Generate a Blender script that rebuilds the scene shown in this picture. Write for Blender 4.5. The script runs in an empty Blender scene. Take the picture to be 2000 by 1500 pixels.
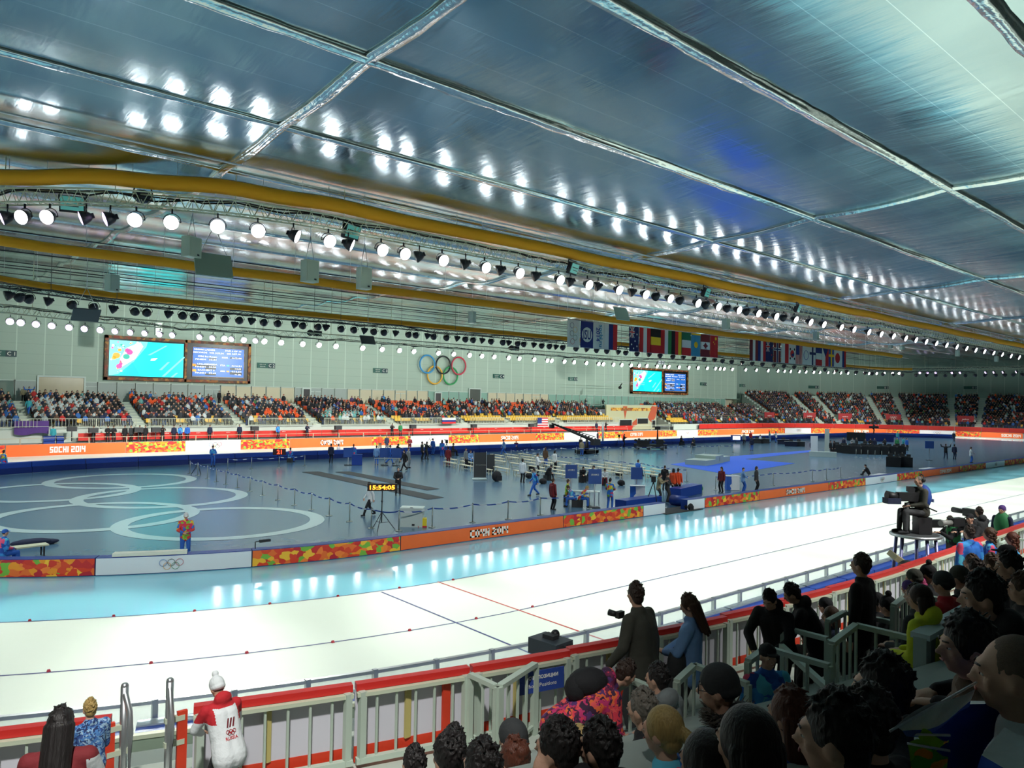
import bpy, bmesh, math, random
import numpy as np
from mathutils import Vector, Matrix, Quaternion
from mathutils.kdtree import KDTree
random.seed(7)
SC = bpy.context.scene
COL = SC.collection
PI = math.pi
# ---------------------------------------------------------------- camera maths
F = 1424.; YAW = .863; PIT = .022; ROLL = .018; H = 6.1
_fw = Vector((math.cos(YAW)*math.cos(PIT), math.sin(YAW)*math.cos(PIT), math.sin(PIT)))
_r0 = Vector((math.sin(YAW), -math.cos(YAW), 0.))
_u0 = _r0.cross(_fw)
_R = _r0*math.cos(ROLL) + _u0*math.sin(ROLL)
_U = -_r0*math.sin(ROLL) + _u0*math.cos(ROLL)
def ray(px, py): return _fw*F + _R*(px-1000) + _U*(750-py)
def onz(px, py, z=0.):
    d = ray(px, py); k = (z-H)/d.z
    return Vector((d.x*k, d.y*k, z))
def ont(px, py, t):
    d = ray(px, py); k = t/d.y
    return Vector((d.x*k, t, H+d.z*k))
def pj(p):
    v = Vector(p)-Vector((0, 0, H)); z = v.dot(_fw)
    return (1000+F*v.dot(_R)/z, 750-F*v.dot(_U)/z, z)
cam = bpy.data.cameras.new('camera'); cam.sensor_width = 36.; cam.lens = 36.*F/2000.
cam.clip_start = .05; cam.clip_end = 1500
co = bpy.data.objects.new('camera', cam); COL.objects.link(co)
m3 = Matrix((_R, _U, -_fw)).transposed()
co.matrix_world = Matrix.Translation((0, 0, H)) @ m3.to_4x4()
SC.camera = co
# ---------------------------------------------------------------- the oval
SA, SB, TC, R0 = 15.2, 142.3, 46.1, 21.06     # bend starts, axis, radius of the inner ice edge
def ov(rad, w, side=-1, z=0.):
    if w < SA:
        a = (SA-w)/21.; return Vector((SA-rad*math.sin(a), TC+side*rad*math.cos(a), z))
    if w > SB:
        a = (w-SB)/21.; return Vector((SB+rad*math.sin(a), TC+side*rad*math.cos(a), z))
    return Vector((w, TC+side*rad, z))
def ovw(p):
    side = 1 if p[1] > TC else -1; dt = abs(p[1]-TC)
    if p[0] < SA: return SA-21*math.atan2(SA-p[0], dt), side
    if p[0] > SB: return SB+21*math.atan2(p[0]-SB, dt), side
    return p[0], side
def wpx(rad, z, px, side=-1, lo=None, hi=None):
    lo = -10. if lo is None else lo; hi = (SB+25 if side < 0 else SB+46) if hi is None else hi
    for _ in range(40):
        m = (lo+hi)/2
        if pj(ov(rad, m, side, z))[0] < px: lo = m
        else: hi = m
    return (lo+hi)/2
def ws(w0, w1, step=1.5):
    """parameters from w0 to w1, dense in the bends"""
    out = []; n = max(1, int(math.ceil((w1-w0)/step)))
    for i in range(n+1):
        w = w0+(w1-w0)*i/n
        if out and SA+1 < w < SB-1 and w < w1 and out[-1] > SA+1 and (i % 4): continue
        out.append(w)
    if w0 < SA < w1: out.append(SA)
    if w0 < SB < w1: out.append(SB)
    return sorted(set(out))
# ---------------------------------------------------------------- colours, materials
def lin(c):
    return tuple((x/12.92 if x <= .04045 else ((x+.055)/1.055)**2.4) for x in c)
def rgb(r, g, b): return lin((r/255., g/255., b/255.))
_M = {}
def mat(name, col, rough=.6, metal=0., emit=None, es=0., bump=None, spec=.5, coat=0., noise=None, alpha=1., trans=0.):
    if name in _M: return _M[name]
    m = bpy.data.materials.new(name); m.use_nodes = True
    nt = m.node_tree; b = nt.nodes['Principled BSDF']
    b.inputs['Base Color'].default_value = (*col, 1); b.inputs['Roughness'].default_value = rough
    b.inputs['Metallic'].default_value = metal; b.inputs['Specular IOR Level'].default_value = spec
    b.inputs['Coat Weight'].default_value = coat; b.inputs['Alpha'].default_value = alpha
    b.inputs['Transmission Weight'].default_value = trans
    if emit: b.inputs['Emission Color'].default_value = (*emit, 1); b.inputs['Emission Strength'].default_value = es
    if noise or bump:
        tc = nt.nodes.new('ShaderNodeTexCoord')
    if noise:      # (scale, amount)
        n = nt.nodes.new('ShaderNodeTexNoise'); n.inputs['Scale'].default_value = noise[0]; n.inputs['Detail'].default_value = 4
        nt.links.new(tc.outputs['Object'], n.inputs['Vector'])
        mx = nt.nodes.new('ShaderNodeMix'); mx.data_type = 'RGBA'
        mx.inputs['A'].default_value = (*[c*(1-noise[1]) for c in col], 1)
        mx.inputs['B'].default_value = (*[min(1, c*(1+noise[1])) for c in col], 1)
        nt.links.new(n.outputs['Fac'], mx.inputs['Factor']); nt.links.new(mx.outputs['Result'], b.inputs['Base Color'])
    if bump:       # (scale, strength)
        n = nt.nodes.new('ShaderNodeTexNoise'); n.inputs['Scale'].default_value = bump[0]; n.inputs['Detail'].default_value = 3
        nt.links.new(tc.outputs['Object'], n.inputs['Vector'])
        bp = nt.nodes.new('ShaderNodeBump'); bp.inputs['Strength'].default_value = bump[1]; bp.inputs['Distance'].default_value = .02
        nt.links.new(n.outputs['Fac'], bp.inputs['Height']); nt.links.new(bp.outputs['Normal'], b.inputs['Normal'])
    _M[name] = m; return m
def patch_mat(name, cols, scale=3., rough=.55, stretch=(1, 1, 1), edge=None, seedv=0.):
    """printed patchwork: voronoi cells coloured from a palette"""
    if name in _M: return _M[name]
    m = mat(name, cols[0], rough); nt = m.node_tree; b = nt.nodes['Principled BSDF']
    tc = nt.nodes.new('ShaderNodeTexCoord'); mp = nt.nodes.new('ShaderNodeMapping')
    mp.inputs['Scale'].default_value = stretch; mp.inputs['Location'].default_value = (seedv, seedv*.7, 0)
    nt.links.new(tc.outputs['Object'], mp.inputs['Vector'])
    n0 = nt.nodes.new('ShaderNodeTexNoise'); n0.inputs['Scale'].default_value = scale*.5
    nt.links.new(mp.outputs['Vector'], n0.inputs['Vector'])
    mxv = nt.nodes.new('ShaderNodeMix'); mxv.data_type = 'VECTOR'; mxv.inputs['Factor'].default_value = .25
    nt.links.new(mp.outputs['Vector'], mxv.inputs['A']); nt.links.new(n0.outputs['Color'], mxv.inputs['B'])
    v = nt.nodes.new('ShaderNodeTexVoronoi'); v.inputs['Scale'].default_value = scale
    nt.links.new(mxv.outputs['Result'], v.inputs['Vector'])
    sp = nt.nodes.new('ShaderNodeSeparateColor'); nt.links.new(v.outputs['Color'], sp.inputs['Color'])
    r = nt.nodes.new('ShaderNodeValToRGB'); r.color_ramp.interpolation = 'CONSTANT'
    el = r.color_ramp.elements
    while len(el) < len(cols): el.new(.5)
    for i, c in enumerate(cols): el[i].position = i/len(cols); el[i].color = (*c, 1)
    nt.links.new(sp.outputs['Red'], r.inputs['Fac'])
    nt.links.new(r.outputs['Color'], b.inputs['Base Color'])
    return m
# ---------------------------------------------------------------- mesh builder
class MB:
    def __init__(s): s.v = []; s.f = []; s.mi = []; s.sm = []
    def add(s, vs, fs, mi=0, smooth=False):
        o = len(s.v); s.v += [tuple(v) for v in vs]
        for f in fs: s.f.append(tuple(o+i for i in f)); s.mi.append(mi); s.sm.append(smooth)
        return s
    def box(s, c, d, rz=0., mi=0, M=None):
        x, y, z = d[0]/2, d[1]/2, d[2]/2
        vs = [Vector((i*x, j*y, k*z)) for i in (-1, 1) for j in (-1, 1) for k in (-1, 1)]
        if M is not None: vs = [M @ v for v in vs]
        elif rz:
            q = Matrix.Rotation(rz, 3, 'Z'); vs = [q @ v for v in vs]
        c = Vector(c)
        return s.add([v+c for v in vs], [(0, 1, 3, 2), (4, 6, 7, 5), (0, 4, 5, 1), (2, 3, 7, 6), (0, 2, 6, 4), (1, 5, 7, 3)], mi)
    def cone(s, a, b, ra, rb=None, n=10, mi=0, cap=True, smooth=True):
        a, b = Vector(a), Vector(b); rb = ra if rb is None else rb
        d = (b-a)
        if d.length < 1e-6: return s
        q = d.to_track_quat('Z', 'Y'); vs = []
        for p, r in ((a, ra), (b, rb)):
            for i in range(n):
                t = 2*PI*i/n; vs.append(p+q @ Vector((r*math.cos(t), r*math.sin(t), 0)))
        s.add(vs, [(i, (i+1) % n, n+(i+1) % n, n+i) for i in range(n)], mi, smooth)
        if cap:
            o = len(s.v)-2*n
            s.f.append(tuple(o+i for i in range(n-1, -1, -1))); s.mi.append(mi); s.sm.append(False)
            s.f.append(tuple(o+n+i for i in range(n))); s.mi.append(mi); s.sm.append(False)
        return s
    def bar(s, a, b, w, h=None, mi=0):
        """square bar from a to b"""
        a, b = Vector(a), Vector(b); h = w if h is None else h; d = b-a
        if d.length < 1e-6: return s
        z = Vector((0, 0, 1)); x = d.normalized()
        y = z.cross(x)
        if y.length < .01: y = Vector((0, 1, 0))
        y.normalize(); u = x.cross(y)
        vs = [p+y*(j*w/2)+u*(k*h/2) for p in (a, b) for j in (-1, 1) for k in (-1, 1)]
        return s.add(vs, [(0, 2, 3, 1), (4, 5, 7, 6), (0, 1, 5, 4), (2, 6, 7, 3), (0, 4, 6, 2), (1, 3, 7, 5)], mi)
    def tube(s, pts, r, n=8, mi=0, close=False, smooth=True, caps=True, radii=None):
        pts = [Vector(p) for p in pts]; m = len(pts); rings = []
        for i, p in enumerate(pts):
            if close: d = pts[(i+1) % m]-pts[i-1]
            else: d = pts[min(i+1, m-1)]-pts[max(i-1, 0)]
            d.normalize(); x = d.cross(Vector((0, 0, 1)))
            if x.length < .05: x = d.cross(Vector((0, 1, 0)))
            x.normalize(); y = x.cross(d); rr = radii[i] if radii else r
            rings.append([p+x*rr*math.cos(2*PI*k/n)+y*rr*math.sin(2*PI*k/n) for k in range(n)])
        vs = [v for rg in rings for v in rg]; fs = []
        for i in range(m if close else m-1):
            a = i*n; b = ((i+1) % m)*n
            for k in range(n): fs.append((a+k, a+(k+1) % n, b+(k+1) % n, b+k))
        s.add(vs, fs, mi, smooth)
        if caps and not close:
            s.add(rings[0], [tuple(range(n))], mi); s.add(rings[-1], [tuple(range(n-1, -1, -1))], mi)
        return s
    def ell(s, c, r, n=12, m=8, mi=0, M=None, smooth=True, z0=-1., z1=1.):
        c = Vector(c)
        if not hasattr(r, '__len__'): r = (r, r, r)
        vs = []; fs = []
        for j in range(m+1):
            zz = z0+(z1-z0)*j/m
            ph = math.asin(max(-1, min(1, math.sin(math.asin(z0)+(math.asin(z1)-math.asin(z0))*j/m))))
            for i in range(n):
                t = 2*PI*i/n
                v = Vector((r[0]*math.cos(ph)*math.cos(t), r[1]*math.cos(ph)*math.sin(t), r[2]*math.sin(ph)))
                vs.append(c+(M @ v if M is not None else v))
        for j in range(m):
            for i in range(n): fs.append((j*n+i, j*n+(i+1) % n, (j+1)*n+(i+1) % n, (j+1)*n+i))
        s.add(vs, fs, mi, smooth); o = len(s.v)-n*(m+1)
        s.f.append(tuple(o+i for i in range(n-1, -1, -1))); s.mi.append(mi); s.sm.append(smooth)
        s.f.append(tuple(o+m*n+i for i in range(n))); s.mi.append(mi); s.sm.append(smooth)
        return s
    def torus(s, c, R, r, M=None, n=32, k=8, mi=0, a0=0., a1=2*PI):
        c = Vector(c); pts = []; full = abs(a1-a0-2*PI) < 1e-6
        for i in range(n if full else n+1):
            t = a0+(a1-a0)*i/n; v = Vector((R*math.cos(t), R*math.sin(t), 0)); pts.append(c+(M @ v if M is not None else v))
        ax = (M @ Vector((0, 0, 1))) if M is not None else Vector((0, 0, 1))
        rings = []
        for p in pts:
            x = (p-c).normalized()
            rings.append([p+x*r*math.cos(2*PI*q/k)+ax*r*math.sin(2*PI*q/k) for q in range(k)])
        m = len(pts); fs = []
        for i in range(m if full else m-1):
            a = i*k; b = ((i+1) % m)*k
            for q in range(k): fs.append((a+q, b+q, b+(q+1) % k, a+(q+1) % k))
        return s.add([v for g in rings for v in g], fs, mi, True)
    def ext(s, prof, w0, w1, side=-1, step=1.5, mi=0, closed=True, caps=True, smooth=False, wl=None):
        """sweep a (radius,z) profile along the oval"""
        W = wl or ws(w0, w1, step); n = len(prof); vs = []
        for w in W:
            for (r, z) in prof: vs.append(ov(r, w, side, z))
        fs = []
        for i in range(len(W)-1):
            for k in range(n if closed else n-1):
                a, b = i*n+k, i*n+(k+1) % n; fs.append((a, b, b+n, a+n))
        s.add(vs, fs, mi, smooth)
        if caps and closed:
            s.add([ov(r, W[0], side, z) for r, z in prof], [tuple(range(n))], mi)
            s.add([ov(r, W[-1], side, z) for r, z in prof], [tuple(range(n-1, -1, -1))], mi)
        return s
    def disc(s, c, r, nrm, n=20, mi=0):
        c = Vector(c); q = Vector(nrm).to_track_quat('Z', 'Y')
        return s.add([c+q @ Vector((r*math.cos(2*PI*i/n), r*math.sin(2*PI*i/n), 0)) for i in range(n)], [tuple(range(n))], mi)
    def mesh(s, name, mats):
        me = bpy.data.meshes.new(name); me.from_pydata(s.v, [], s.f)
        if not isinstance(mats, (list, tuple)): mats = [mats]
        for m in mats: me.materials.append(m)
        me.polygons.foreach_set('material_index', s.mi); me.polygons.foreach_set('use_smooth', s.sm)
        me.update(); return me
    def build(s, name, mats, parent=None, loc=None):
        return link(name, s.mesh(name, mats), parent, loc)
def link(name, me, parent=None, loc=None):
    o = bpy.data.objects.new(name, me); COL.objects.link(o)
    if loc is not None: o.location = loc
    if parent is not None: o.parent = parent
    return o
def tag(o, label=None, cat=None, group=None, kind=None):
    if label: o['label'] = label
    if cat: o['category'] = cat
    if group: o['group'] = group
    if kind: o['kind'] = kind
    return o
def empty(name, loc, label, cat, rz=0., group=None):
    o = bpy.data.objects.new(name, None); COL.objects.link(o); o.empty_display_size = .2
    o.location = loc; o.rotation_euler = (0, 0, rz)
    return tag(o, label, cat, group)
def struct(name, mb, mats, **k):
    o = mb.build(name, mats); o['kind'] = 'structure'; return o
def copy_tree(o, parent=None):
    c = o.copy(); COL.objects.link(c)
    if parent is not None: c.parent = parent
    for ch in [x for x in _kids.get(o.name, o.children)]: copy_tree(ch, c)
    return c
_kids = {}
def setmat(o, mats):
    """give a copy its own colours while sharing the mesh"""
    for i, m in enumerate(mats):
        if m is None: continue
        o.material_slots[i].link = 'OBJECT'; o.material_slots[i].material = m
_FC = {}
def text_mb(txt, h, M, ext=.004, bold=.0, mi=0, width=None):
    """flat lettering as a mesh builder: text of cap height h set into frame M (x right, y up, z out)"""
    key = (txt, bold)
    if key not in _FC:
        cu = bpy.data.curves.new('t', 'FONT'); cu.body = txt; cu.size = 1.; cu.offset = bold; cu.extrude = 0; cu.resolution_u = 2
        ob = bpy.data.objects.new('t', cu); COL.objects.link(ob)
        dg = bpy.context.evaluated_depsgraph_get(); me = bpy.data.meshes.new_from_object(ob.evaluated_get(dg))
        v = [tuple(x.co) for x in me.vertices]; f = [tuple(p.vertices) for p in me.polygons]
        bpy.data.objects.remove(ob); bpy.data.curves.remove(cu); bpy.data.meshes.remove(me)
        _FC[key] = (v, f)
    v, f = _FC[key]
    if not v: return MB()
    x0 = min(a[0] for a in v); x1 = max(a[0] for a in v); y0 = min(a[1] for a in v); y1 = max(a[1] for a in v)
    k = h/(y1-y0); kx = k if width is None else width/(x1-x0)
    mb = MB(); mb.add([M @ Vector(((a[0]-(x0+x1)/2)*kx, (a[1]-(y0+y1)/2)*k, ext)) for a in v], f, mi)
    return mb
def frame(c, xdir, up=(0, 0, 1)):
    x = Vector(xdir).normalized(); u = Vector(up); z = x.cross(u).normalized(); u = z.cross(x)
    M = Matrix((x, u, z)).transposed().to_4x4(); return Matrix.Translation(Vector(c)) @ M
def join(mb, o, mi=None):
    off = len(mb.v); mb.v += o.v
    for f, m, sm in zip(o.f, o.mi, o.sm): mb.f.append(tuple(off+i for i in f)); mb.mi.append(m if mi is None else mi); mb.sm.append(sm)
    return mb
ordn = ['first', 'second', 'third', 'fourth', 'fifth', 'sixth', 'seventh', 'eighth', 'ninth', 'tenth', 'eleventh', 'twelfth', 'thirteenth', 'fourteenth', 'fifteenth', 'sixteenth', 'seventeenth', 'eighteenth', 'nineteenth', 'twentieth']
def words(n):
    if n <= 20: return ordn[n-1]
    tens = {2: 'twenty', 3: 'thirty', 4: 'forty', 5: 'fifty', 6: 'sixty', 7: 'seventy', 8: 'eighty', 9: 'ninety'}
    if n >= 100: return 'hundred-and-'+words(n-100) if n > 100 else 'hundredth'
    return (tens[n//10]+('-'+ordn[n % 10-1] if n % 10 else 'ieth').replace('yieth', 'ieth'))
def block_text(txt, h, width):
    """square bold sign-writer letters made of strokes, centred, x right and y up"""
    s = .28; H_, W_ = 1., .78; st = dict(L=(0, 0, s, H_), R=(W_-s, 0, W_, H_), T=(0, H_-.22, W_, H_), B=(0, 0, W_, .22), M=(0, .39, W_, .61), l=(0, .39, s, H_), r=(W_-s, .39, W_, H_), k=(0, 0, s, .61), q=(W_-s, 0, W_, .61))
    G = {'С': 'LTB', 'C': 'LTB', 'О': 'LRTB', 'O': 'LRTB', '0': 'LRTB', 'Ч': 'lMR', '4': 'lMR', 'S': 'TlMqB', 'H': 'LRM', '2': 'TrMkB', 'И': 'LR'}
    x = 0.; mb = MB()
    for ch in txt:
        if ch == ' ': x += .4; continue
        if ch in 'I1': mb.add([(x, 0, 0), (x+s, 0, 0), (x+s, H_, 0), (x, H_, 0)], [(0, 1, 2, 3)]); x += s+.14; continue
        for k in G[ch]:
            a, b, c, d = st[k]; mb.add([(x+a, b, 0), (x+c, b, 0), (x+c, d, 0), (x+a, d, 0)], [(0, 1, 2, 3)])
        if ch == 'И': mb.add([(x, .1, 0), (x+.2, .1, 0), (x+W_, .9, 0), (x+W_-.2, .9, 0)], [(0, 1, 2, 3)])
        x += W_+.14
    x -= .14; mb.v = [((v[0]-x/2)*width/x, (v[1]-.5)*h, 0) for v in mb.v]
    return mb
# ================================================================ materials of the hall
def foil_mat():
    m = mat('roof_foil', (.5, .58, .6), .2, 1.0); nt = m.node_tree; b = nt.nodes['Principled BSDF']
    tc = nt.nodes.new('ShaderNodeTexCoord')
    def noise(sc, stretch, det=3):
        mp = nt.nodes.new('ShaderNodeMapping'); mp.inputs['Scale'].default_value = stretch
        nt.links.new(tc.outputs['Object'], mp.inputs['Vector'])
        n = nt.nodes.new('ShaderNodeTexNoise'); n.inputs['Scale'].default_value = sc; n.inputs['Detail'].default_value = det
        nt.links.new(mp.outputs['Vector'], n.inputs['Vector']); return n
    n1 = noise(1., (.28, .10, 0), 4); n2 = noise(1., (5., .7, 0), 4); n3 = noise(1., (1.6, .35, 0), 3)
    r = nt.nodes.new('ShaderNodeMapRange'); r.inputs['From Min'].default_value = .3; r.inputs['From Max'].default_value = .7
    r.inputs['To Min'].default_value = .13; r.inputs['To Max'].default_value = .26
    nt.links.new(n1.outputs['Fac'], r.inputs['Value']); nt.links.new(r.outputs['Result'], b.inputs['Roughness'])
    # seams between foil strips: thin raised welts every 1.55 m
    sx = nt.nodes.new('ShaderNodeSeparateXYZ'); nt.links.new(tc.outputs['Object'], sx.inputs['Vector'])
    md = nt.nodes.new('ShaderNodeMath'); md.operation = 'PINGPONG'; md.inputs[1].default_value = .78
    nt.links.new(sx.outputs['Y'], md.inputs[0])
    lt = nt.nodes.new('ShaderNodeMath'); lt.operation = 'LESS_THAN'; lt.inputs[1].default_value = .012
    nt.links.new(md.outputs[0], lt.inputs[0])
    a = nt.nodes.new('ShaderNodeMath'); a.operation = 'MULTIPLY_ADD'; a.inputs[1].default_value = .35
    nt.links.new(n2.outputs['Fac'], a.inputs[0]); nt.links.new(n3.outputs['Fac'], a.inputs[2])
    bp = nt.nodes.new('ShaderNodeBump'); bp.inputs['Strength'].default_value = .5; bp.inputs['Distance'].default_value = .032
    nt.links.new(a.outputs[0], bp.inputs['Height'])
    nt.links.new(bp.outputs['Normal'], b.inputs['Normal'])
    mx = nt.nodes.new('ShaderNodeMix'); mx.data_type = 'RGBA'; mx.inputs['A'].default_value = (.46, .585, .61, 1); mx.inputs['B'].default_value = (.75, .85, .86, 1)
    nt.links.new(lt.outputs[0], mx.inputs['Factor']); nt.links.new(mx.outputs['Result'], b.inputs['Base Color'])
    return m
FOIL = foil_mat()
WRAP = mat('wrapped_foil', (.82, .88, .88), .2, 1., bump=(2.5, .5))
_b = WRAP.node_tree.nodes
for n in _b:
    if n.type == 'BUMP': n.inputs['Distance'].default_value = .1
WHITE_STEEL = mat('white_painted_steel', rgb(205, 214, 196), .45)
ALU = mat('brushed_aluminium', (.62, .64, .66), .35, .9)
BLACK = mat('black_paint', (.012, .012, .014), .5)
DARK = mat('dark_grey', (.03, .032, .036), .6)
CABLE = mat('cable_black', (.01, .01, .01), .7)
YEL_DUCT = mat('yellow_duct_fabric', rgb(236, 160, 12), .75, bump=(3, .4))
ICE = mat('white_ice', (.80, .87, .78), .42, spec=.25, bump=(1.2, .02))
ICEB = mat('blue_ice', rgb(146, 222, 244), .11, spec=.6, bump=(1.2, .012))
ICEF = mat('apron_ice', (.86, .80, .76), .15, spec=.5)
FLOORM = mat('infield_floor', rgb(80, 112, 136), .22, noise=(1.5, .08), spec=.6, bump=(.8, .03))
FLOORW = mat('infield_floor_rings', rgb(176, 198, 198), .25, spec=.6)
BLUEPAD = mat('blue_vinyl', rgb(24, 62, 150), .4, bump=(4, .2))
NAVYPAD = mat('dark_blue_vinyl', rgb(14, 38, 105), .4, bump=(4, .2))
ORANGE = mat('orange_print', rgb(240, 108, 44), .5, noise=(.8, .12))
WHITEP = mat('white_print', rgb(226, 230, 236), .5)
PATCHM = patch_mat('patchwork_print', [rgb(226, 62, 30), rgb(246, 150, 30), rgb(250, 190, 50), rgb(205, 40, 40), rgb(238, 110, 40), rgb(120, 180, 60), rgb(190, 30, 50), rgb(250, 130, 50), rgb(214, 50, 30), rgb(226, 70, 34)], 5., stretch=(1, 1, 1.4))
LETTER = mat('white_lettering', rgb(244, 242, 232), .5)
REDPANEL = mat('red_panel', rgb(206, 40, 30), .5, noise=(.7, .12))
WALLM = None
def wall_mat():
    m = mat('wall_cladding', rgb(178, 194, 178), .55); nt = m.node_tree; b = nt.nodes['Principled BSDF']
    tc = nt.nodes.new('ShaderNodeTexCoord'); sx = nt.nodes.new('ShaderNodeSeparateXYZ'); nt.links.new(tc.outputs['Object'], sx.inputs['Vector'])
    def line(out, per, wid):
        p = nt.nodes.new('ShaderNodeMath'); p.operation = 'PINGPONG'; p.inputs[1].default_value = per/2; nt.links.new(out, p.inputs[0])
        l = nt.nodes.new('ShaderNodeMath'); l.operation = 'LESS_THAN'; l.inputs[1].default_value = wid/2; nt.links.new(p.outputs[0], l.inputs[0]); return l
    lx = line(sx.outputs['X'], 2.7, .10); lz = line(sx.outputs['Z'], 1.15, .03)
    m1 = nt.nodes.new('ShaderNodeMix'); m1.data_type = 'RGBA'; m1.inputs['A'].default_value = (*rgb(172, 188, 172), 1); m1.inputs['B'].default_value = (*rgb(150, 166, 152), 1)
    nt.links.new(lz.outputs[0], m1.inputs['Factor'])
    m2 = nt.nodes.new('ShaderNodeMix'); m2.data_type = 'RGBA'; m2.inputs['B'].default_value = (*rgb(204, 218, 202), 1)
    nt.links.new(m1.outputs['Result'], m2.inputs['A']); nt.links.new(lx.outputs[0], m2.inputs['Factor'])
    nt.links.new(m2.outputs['Result'], b.inputs['Base Color']); return m
WALLM = wall_mat()
WALLC = mat('wall_cladding_plain', rgb(160, 180, 166), .55)
# ================================================================ ceiling
SEAM_T = [6.2, 12.5, 19.1, 25.3, 31.4, 37.6, 43.8, 50., 56.2, 62.4, 68.6, 74.8, 81., 87.2, 93.4]
SEAM_S = [-16.2, 10.5, 37.2, 63.9, 90.6, 117.3, 144., 170.7, 197.4]
def zc0(t):
    xs = [-20, 6, 12.5, 19.1, 25.3, 31.4, 60, 110]; zs = [16.5, 16.5, 16.35, 16.15, 15.85, 15.7, 16.5, 17.7]
    return float(np.interp(t, xs, zs))
def zc(s, t):
    e = [-.1]+SEAM_T+[99.6]
    for a, b in zip(e, e[1:]):
        if a <= t <= b:
            u = (t-a)/(b-a); return zc0(t)-(.17 if t < 31.5 else .38)*math.sin(PI*u)**1.0*(.8+.2*math.sin(s*.23+a))
    return zc0(t)
mb = MB(); S = [-40+2.2*i for i in range(int(260/2.2))]
T = [-14., -7.]+[(-.1+i*.775) for i in range(129)]; nT = len(T)
vs = [(s, t, zc(s, t)) for s in S for t in T]
fs = [(i*nT+j, (i+1)*nT+j, (i+1)*nT+j+1, i*nT+j+1) for i in range(len(S)-1) for j in range(nT-1)]
mb.add(vs, fs, 0, True)
zt = 19.
struct('ceiling', mb, [FOIL])
def seam_tube(name, pts, r, label):
    mb = MB(); P2 = []; R2 = []
    for i in range(len(pts)-1):
        a, b = Vector(pts[i]), Vector(pts[i+1]); n = max(1, int((b-a).length/.6))
        for k in range(n):
            P2.append(a.lerp(b, k/n)); R2.append(r*random.uniform(.88, 1.1))
    P2.append(Vector(pts[-1])); R2.append(r)
    n = 22; m = len(P2); rj = random.Random(m); ph = 0.
    for i, p in enumerate(P2):
        d = (P2[min(i+1, m-1)]-P2[max(i-1, 0)]).normalized(); x = d.cross(Vector((0, 0, 1))).normalized(); y = x.cross(d); ph += rj.uniform(.02, .3)
        for k in range(n):
            a = 2*PI*k/n; rr = R2[i]*(1+.16*math.sin(5*a+ph)+.10*math.sin(9*a-ph*1.7+1)+rj.uniform(-.03, .03)); mb.v.append(tuple(p+x*rr*1.25*math.cos(a)+y*rr*.8*math.sin(a)))
    for i in range(m-1):
        for k in range(n): mb.f.append((i*n+k, i*n+(k+1) % n, (i+1)*n+(k+1) % n, (i+1)*n+k)); mb.mi.append(0); mb.sm.append(True)
    o = mb.build(name, WRAP); tag(o, label, 'foil wrap', 'foil wrapped seams under the roof'); return o
ordn = ['first', 'second', 'third', 'fourth', 'fifth', 'sixth', 'seventh', 'eighth', 'ninth', 'tenth', 'eleventh', 'twelfth', 'thirteenth', 'fourteenth', 'fifteenth', 'sixteenth', 'seventeenth', 'eighteenth', 'nineteenth', 'twentieth']
for i, t in enumerate(SEAM_T[:9]):
    seam_tube('roof_seam_wrap', [(s, t, zc0(t)-.02) for s in (-35, 10.5, 60, 120, 200)], .2 if i < 3 else .15,
              f'crinkled silver foil wrap along the roof, {ordn[i]} long seam counted from the near stands')
for i, s in enumerate(SEAM_S[1:6]):
    seam_tube('roof_cross_wrap', [(s, t, zc(s, t)-.04) for t in np.arange(-5, 97, 1.03)], .15,
              f'crinkled silver foil wrap crossing the roof, {ordn[i]} cross seam from the left')
# ================================================================ ground
mb = MB(); mb.add([(-40, -16, -.3), (220, -16, -.3), (220, 120, -.3), (-40, 120, -.3)], [(0, 1, 2, 3)])
struct('floor', mb, mat('concrete_base', rgb(120, 124, 122), .7))
def ring_mesh(ra, rb, z, m, name, kind='structure', w0=-42., w1=None):
    """closed oval band between two radii"""
    def loop(r):
        pts = [ov(r, SA+(SB-SA)*i/40, -1, z) for i in range(41)]
        pts += [Vector((SB+r*math.sin(a*PI/48), TC-r*math.cos(a*PI/48), z)) for a in range(1, 48)]
        pts += [ov(r, SB-(SB-SA)*i/40, 1, z) for i in range(41)]
        pts += [Vector((SA-r*math.sin(a*PI/48), TC+r*math.cos(a*PI/48), z)) for a in range(1, 48)]
        return pts
    mb = MB()
    if ra <= 0:
        l = loop(rb); mb.add(l, [tuple(range(len(l)))])
    else:
        a, b = loop(ra), loop(rb); n = len(a)
        mb.add(a+b, [(i, n+i, n+(i+1) % n, (i+1) % n) for i in range(n)])
    return struct(name, mb, m)
ring_mesh(0, R0-.02, 0., FLOORM, 'floor_infield')
ring_mesh(R0-.02, R0+5.02, 0., ICEB, 'floor_warm_up_lane')
ring_mesh(R0+5.02, R0+14.77, 0., ICE, 'floor_ice_lanes')
ring_mesh(R0+14.77, 39.3, -.02, mat('apron_grey', rgb(120, 130, 132), .5), 'floor_outer_apron')
LINEB = mat('lane_line_blue', rgb(60, 70, 130), .3); LINER = mat('lane_line_red', rgb(200, 60, 60), .3)
for r, nm, lb in ((R0+5.02, 'lane_line', 'thin dark line between the blue warm-up lane and the white inner lane'), (R0+9.08, 'lane_line', 'thin dark line between the two white lanes')):
    mb = MB(); W = ws(SA-21*PI, SB+21*PI*.5, 1.0)
    for side, w0, w1 in ((-1, SA-21*PI, SB+21*PI*.999),):
        mb.ext([(r-.03, .004), (r+.03, .004)], SA-21*PI, SB+21*PI*.99, -1, 1., closed=False)
        mb.ext([(r-.03, .004), (r+.03, .004)], SA, SB, 1, 1., closed=False)
    tag(mb.build(nm, LINEB), lb, 'lane marking')
mb = MB(); mb.box((11.95, 15.6, .005), (.06, 9.0, .004)); tag(mb.build('start_line', LINEB), 'straight blue line painted across the near white lanes', 'line marking')
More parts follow.
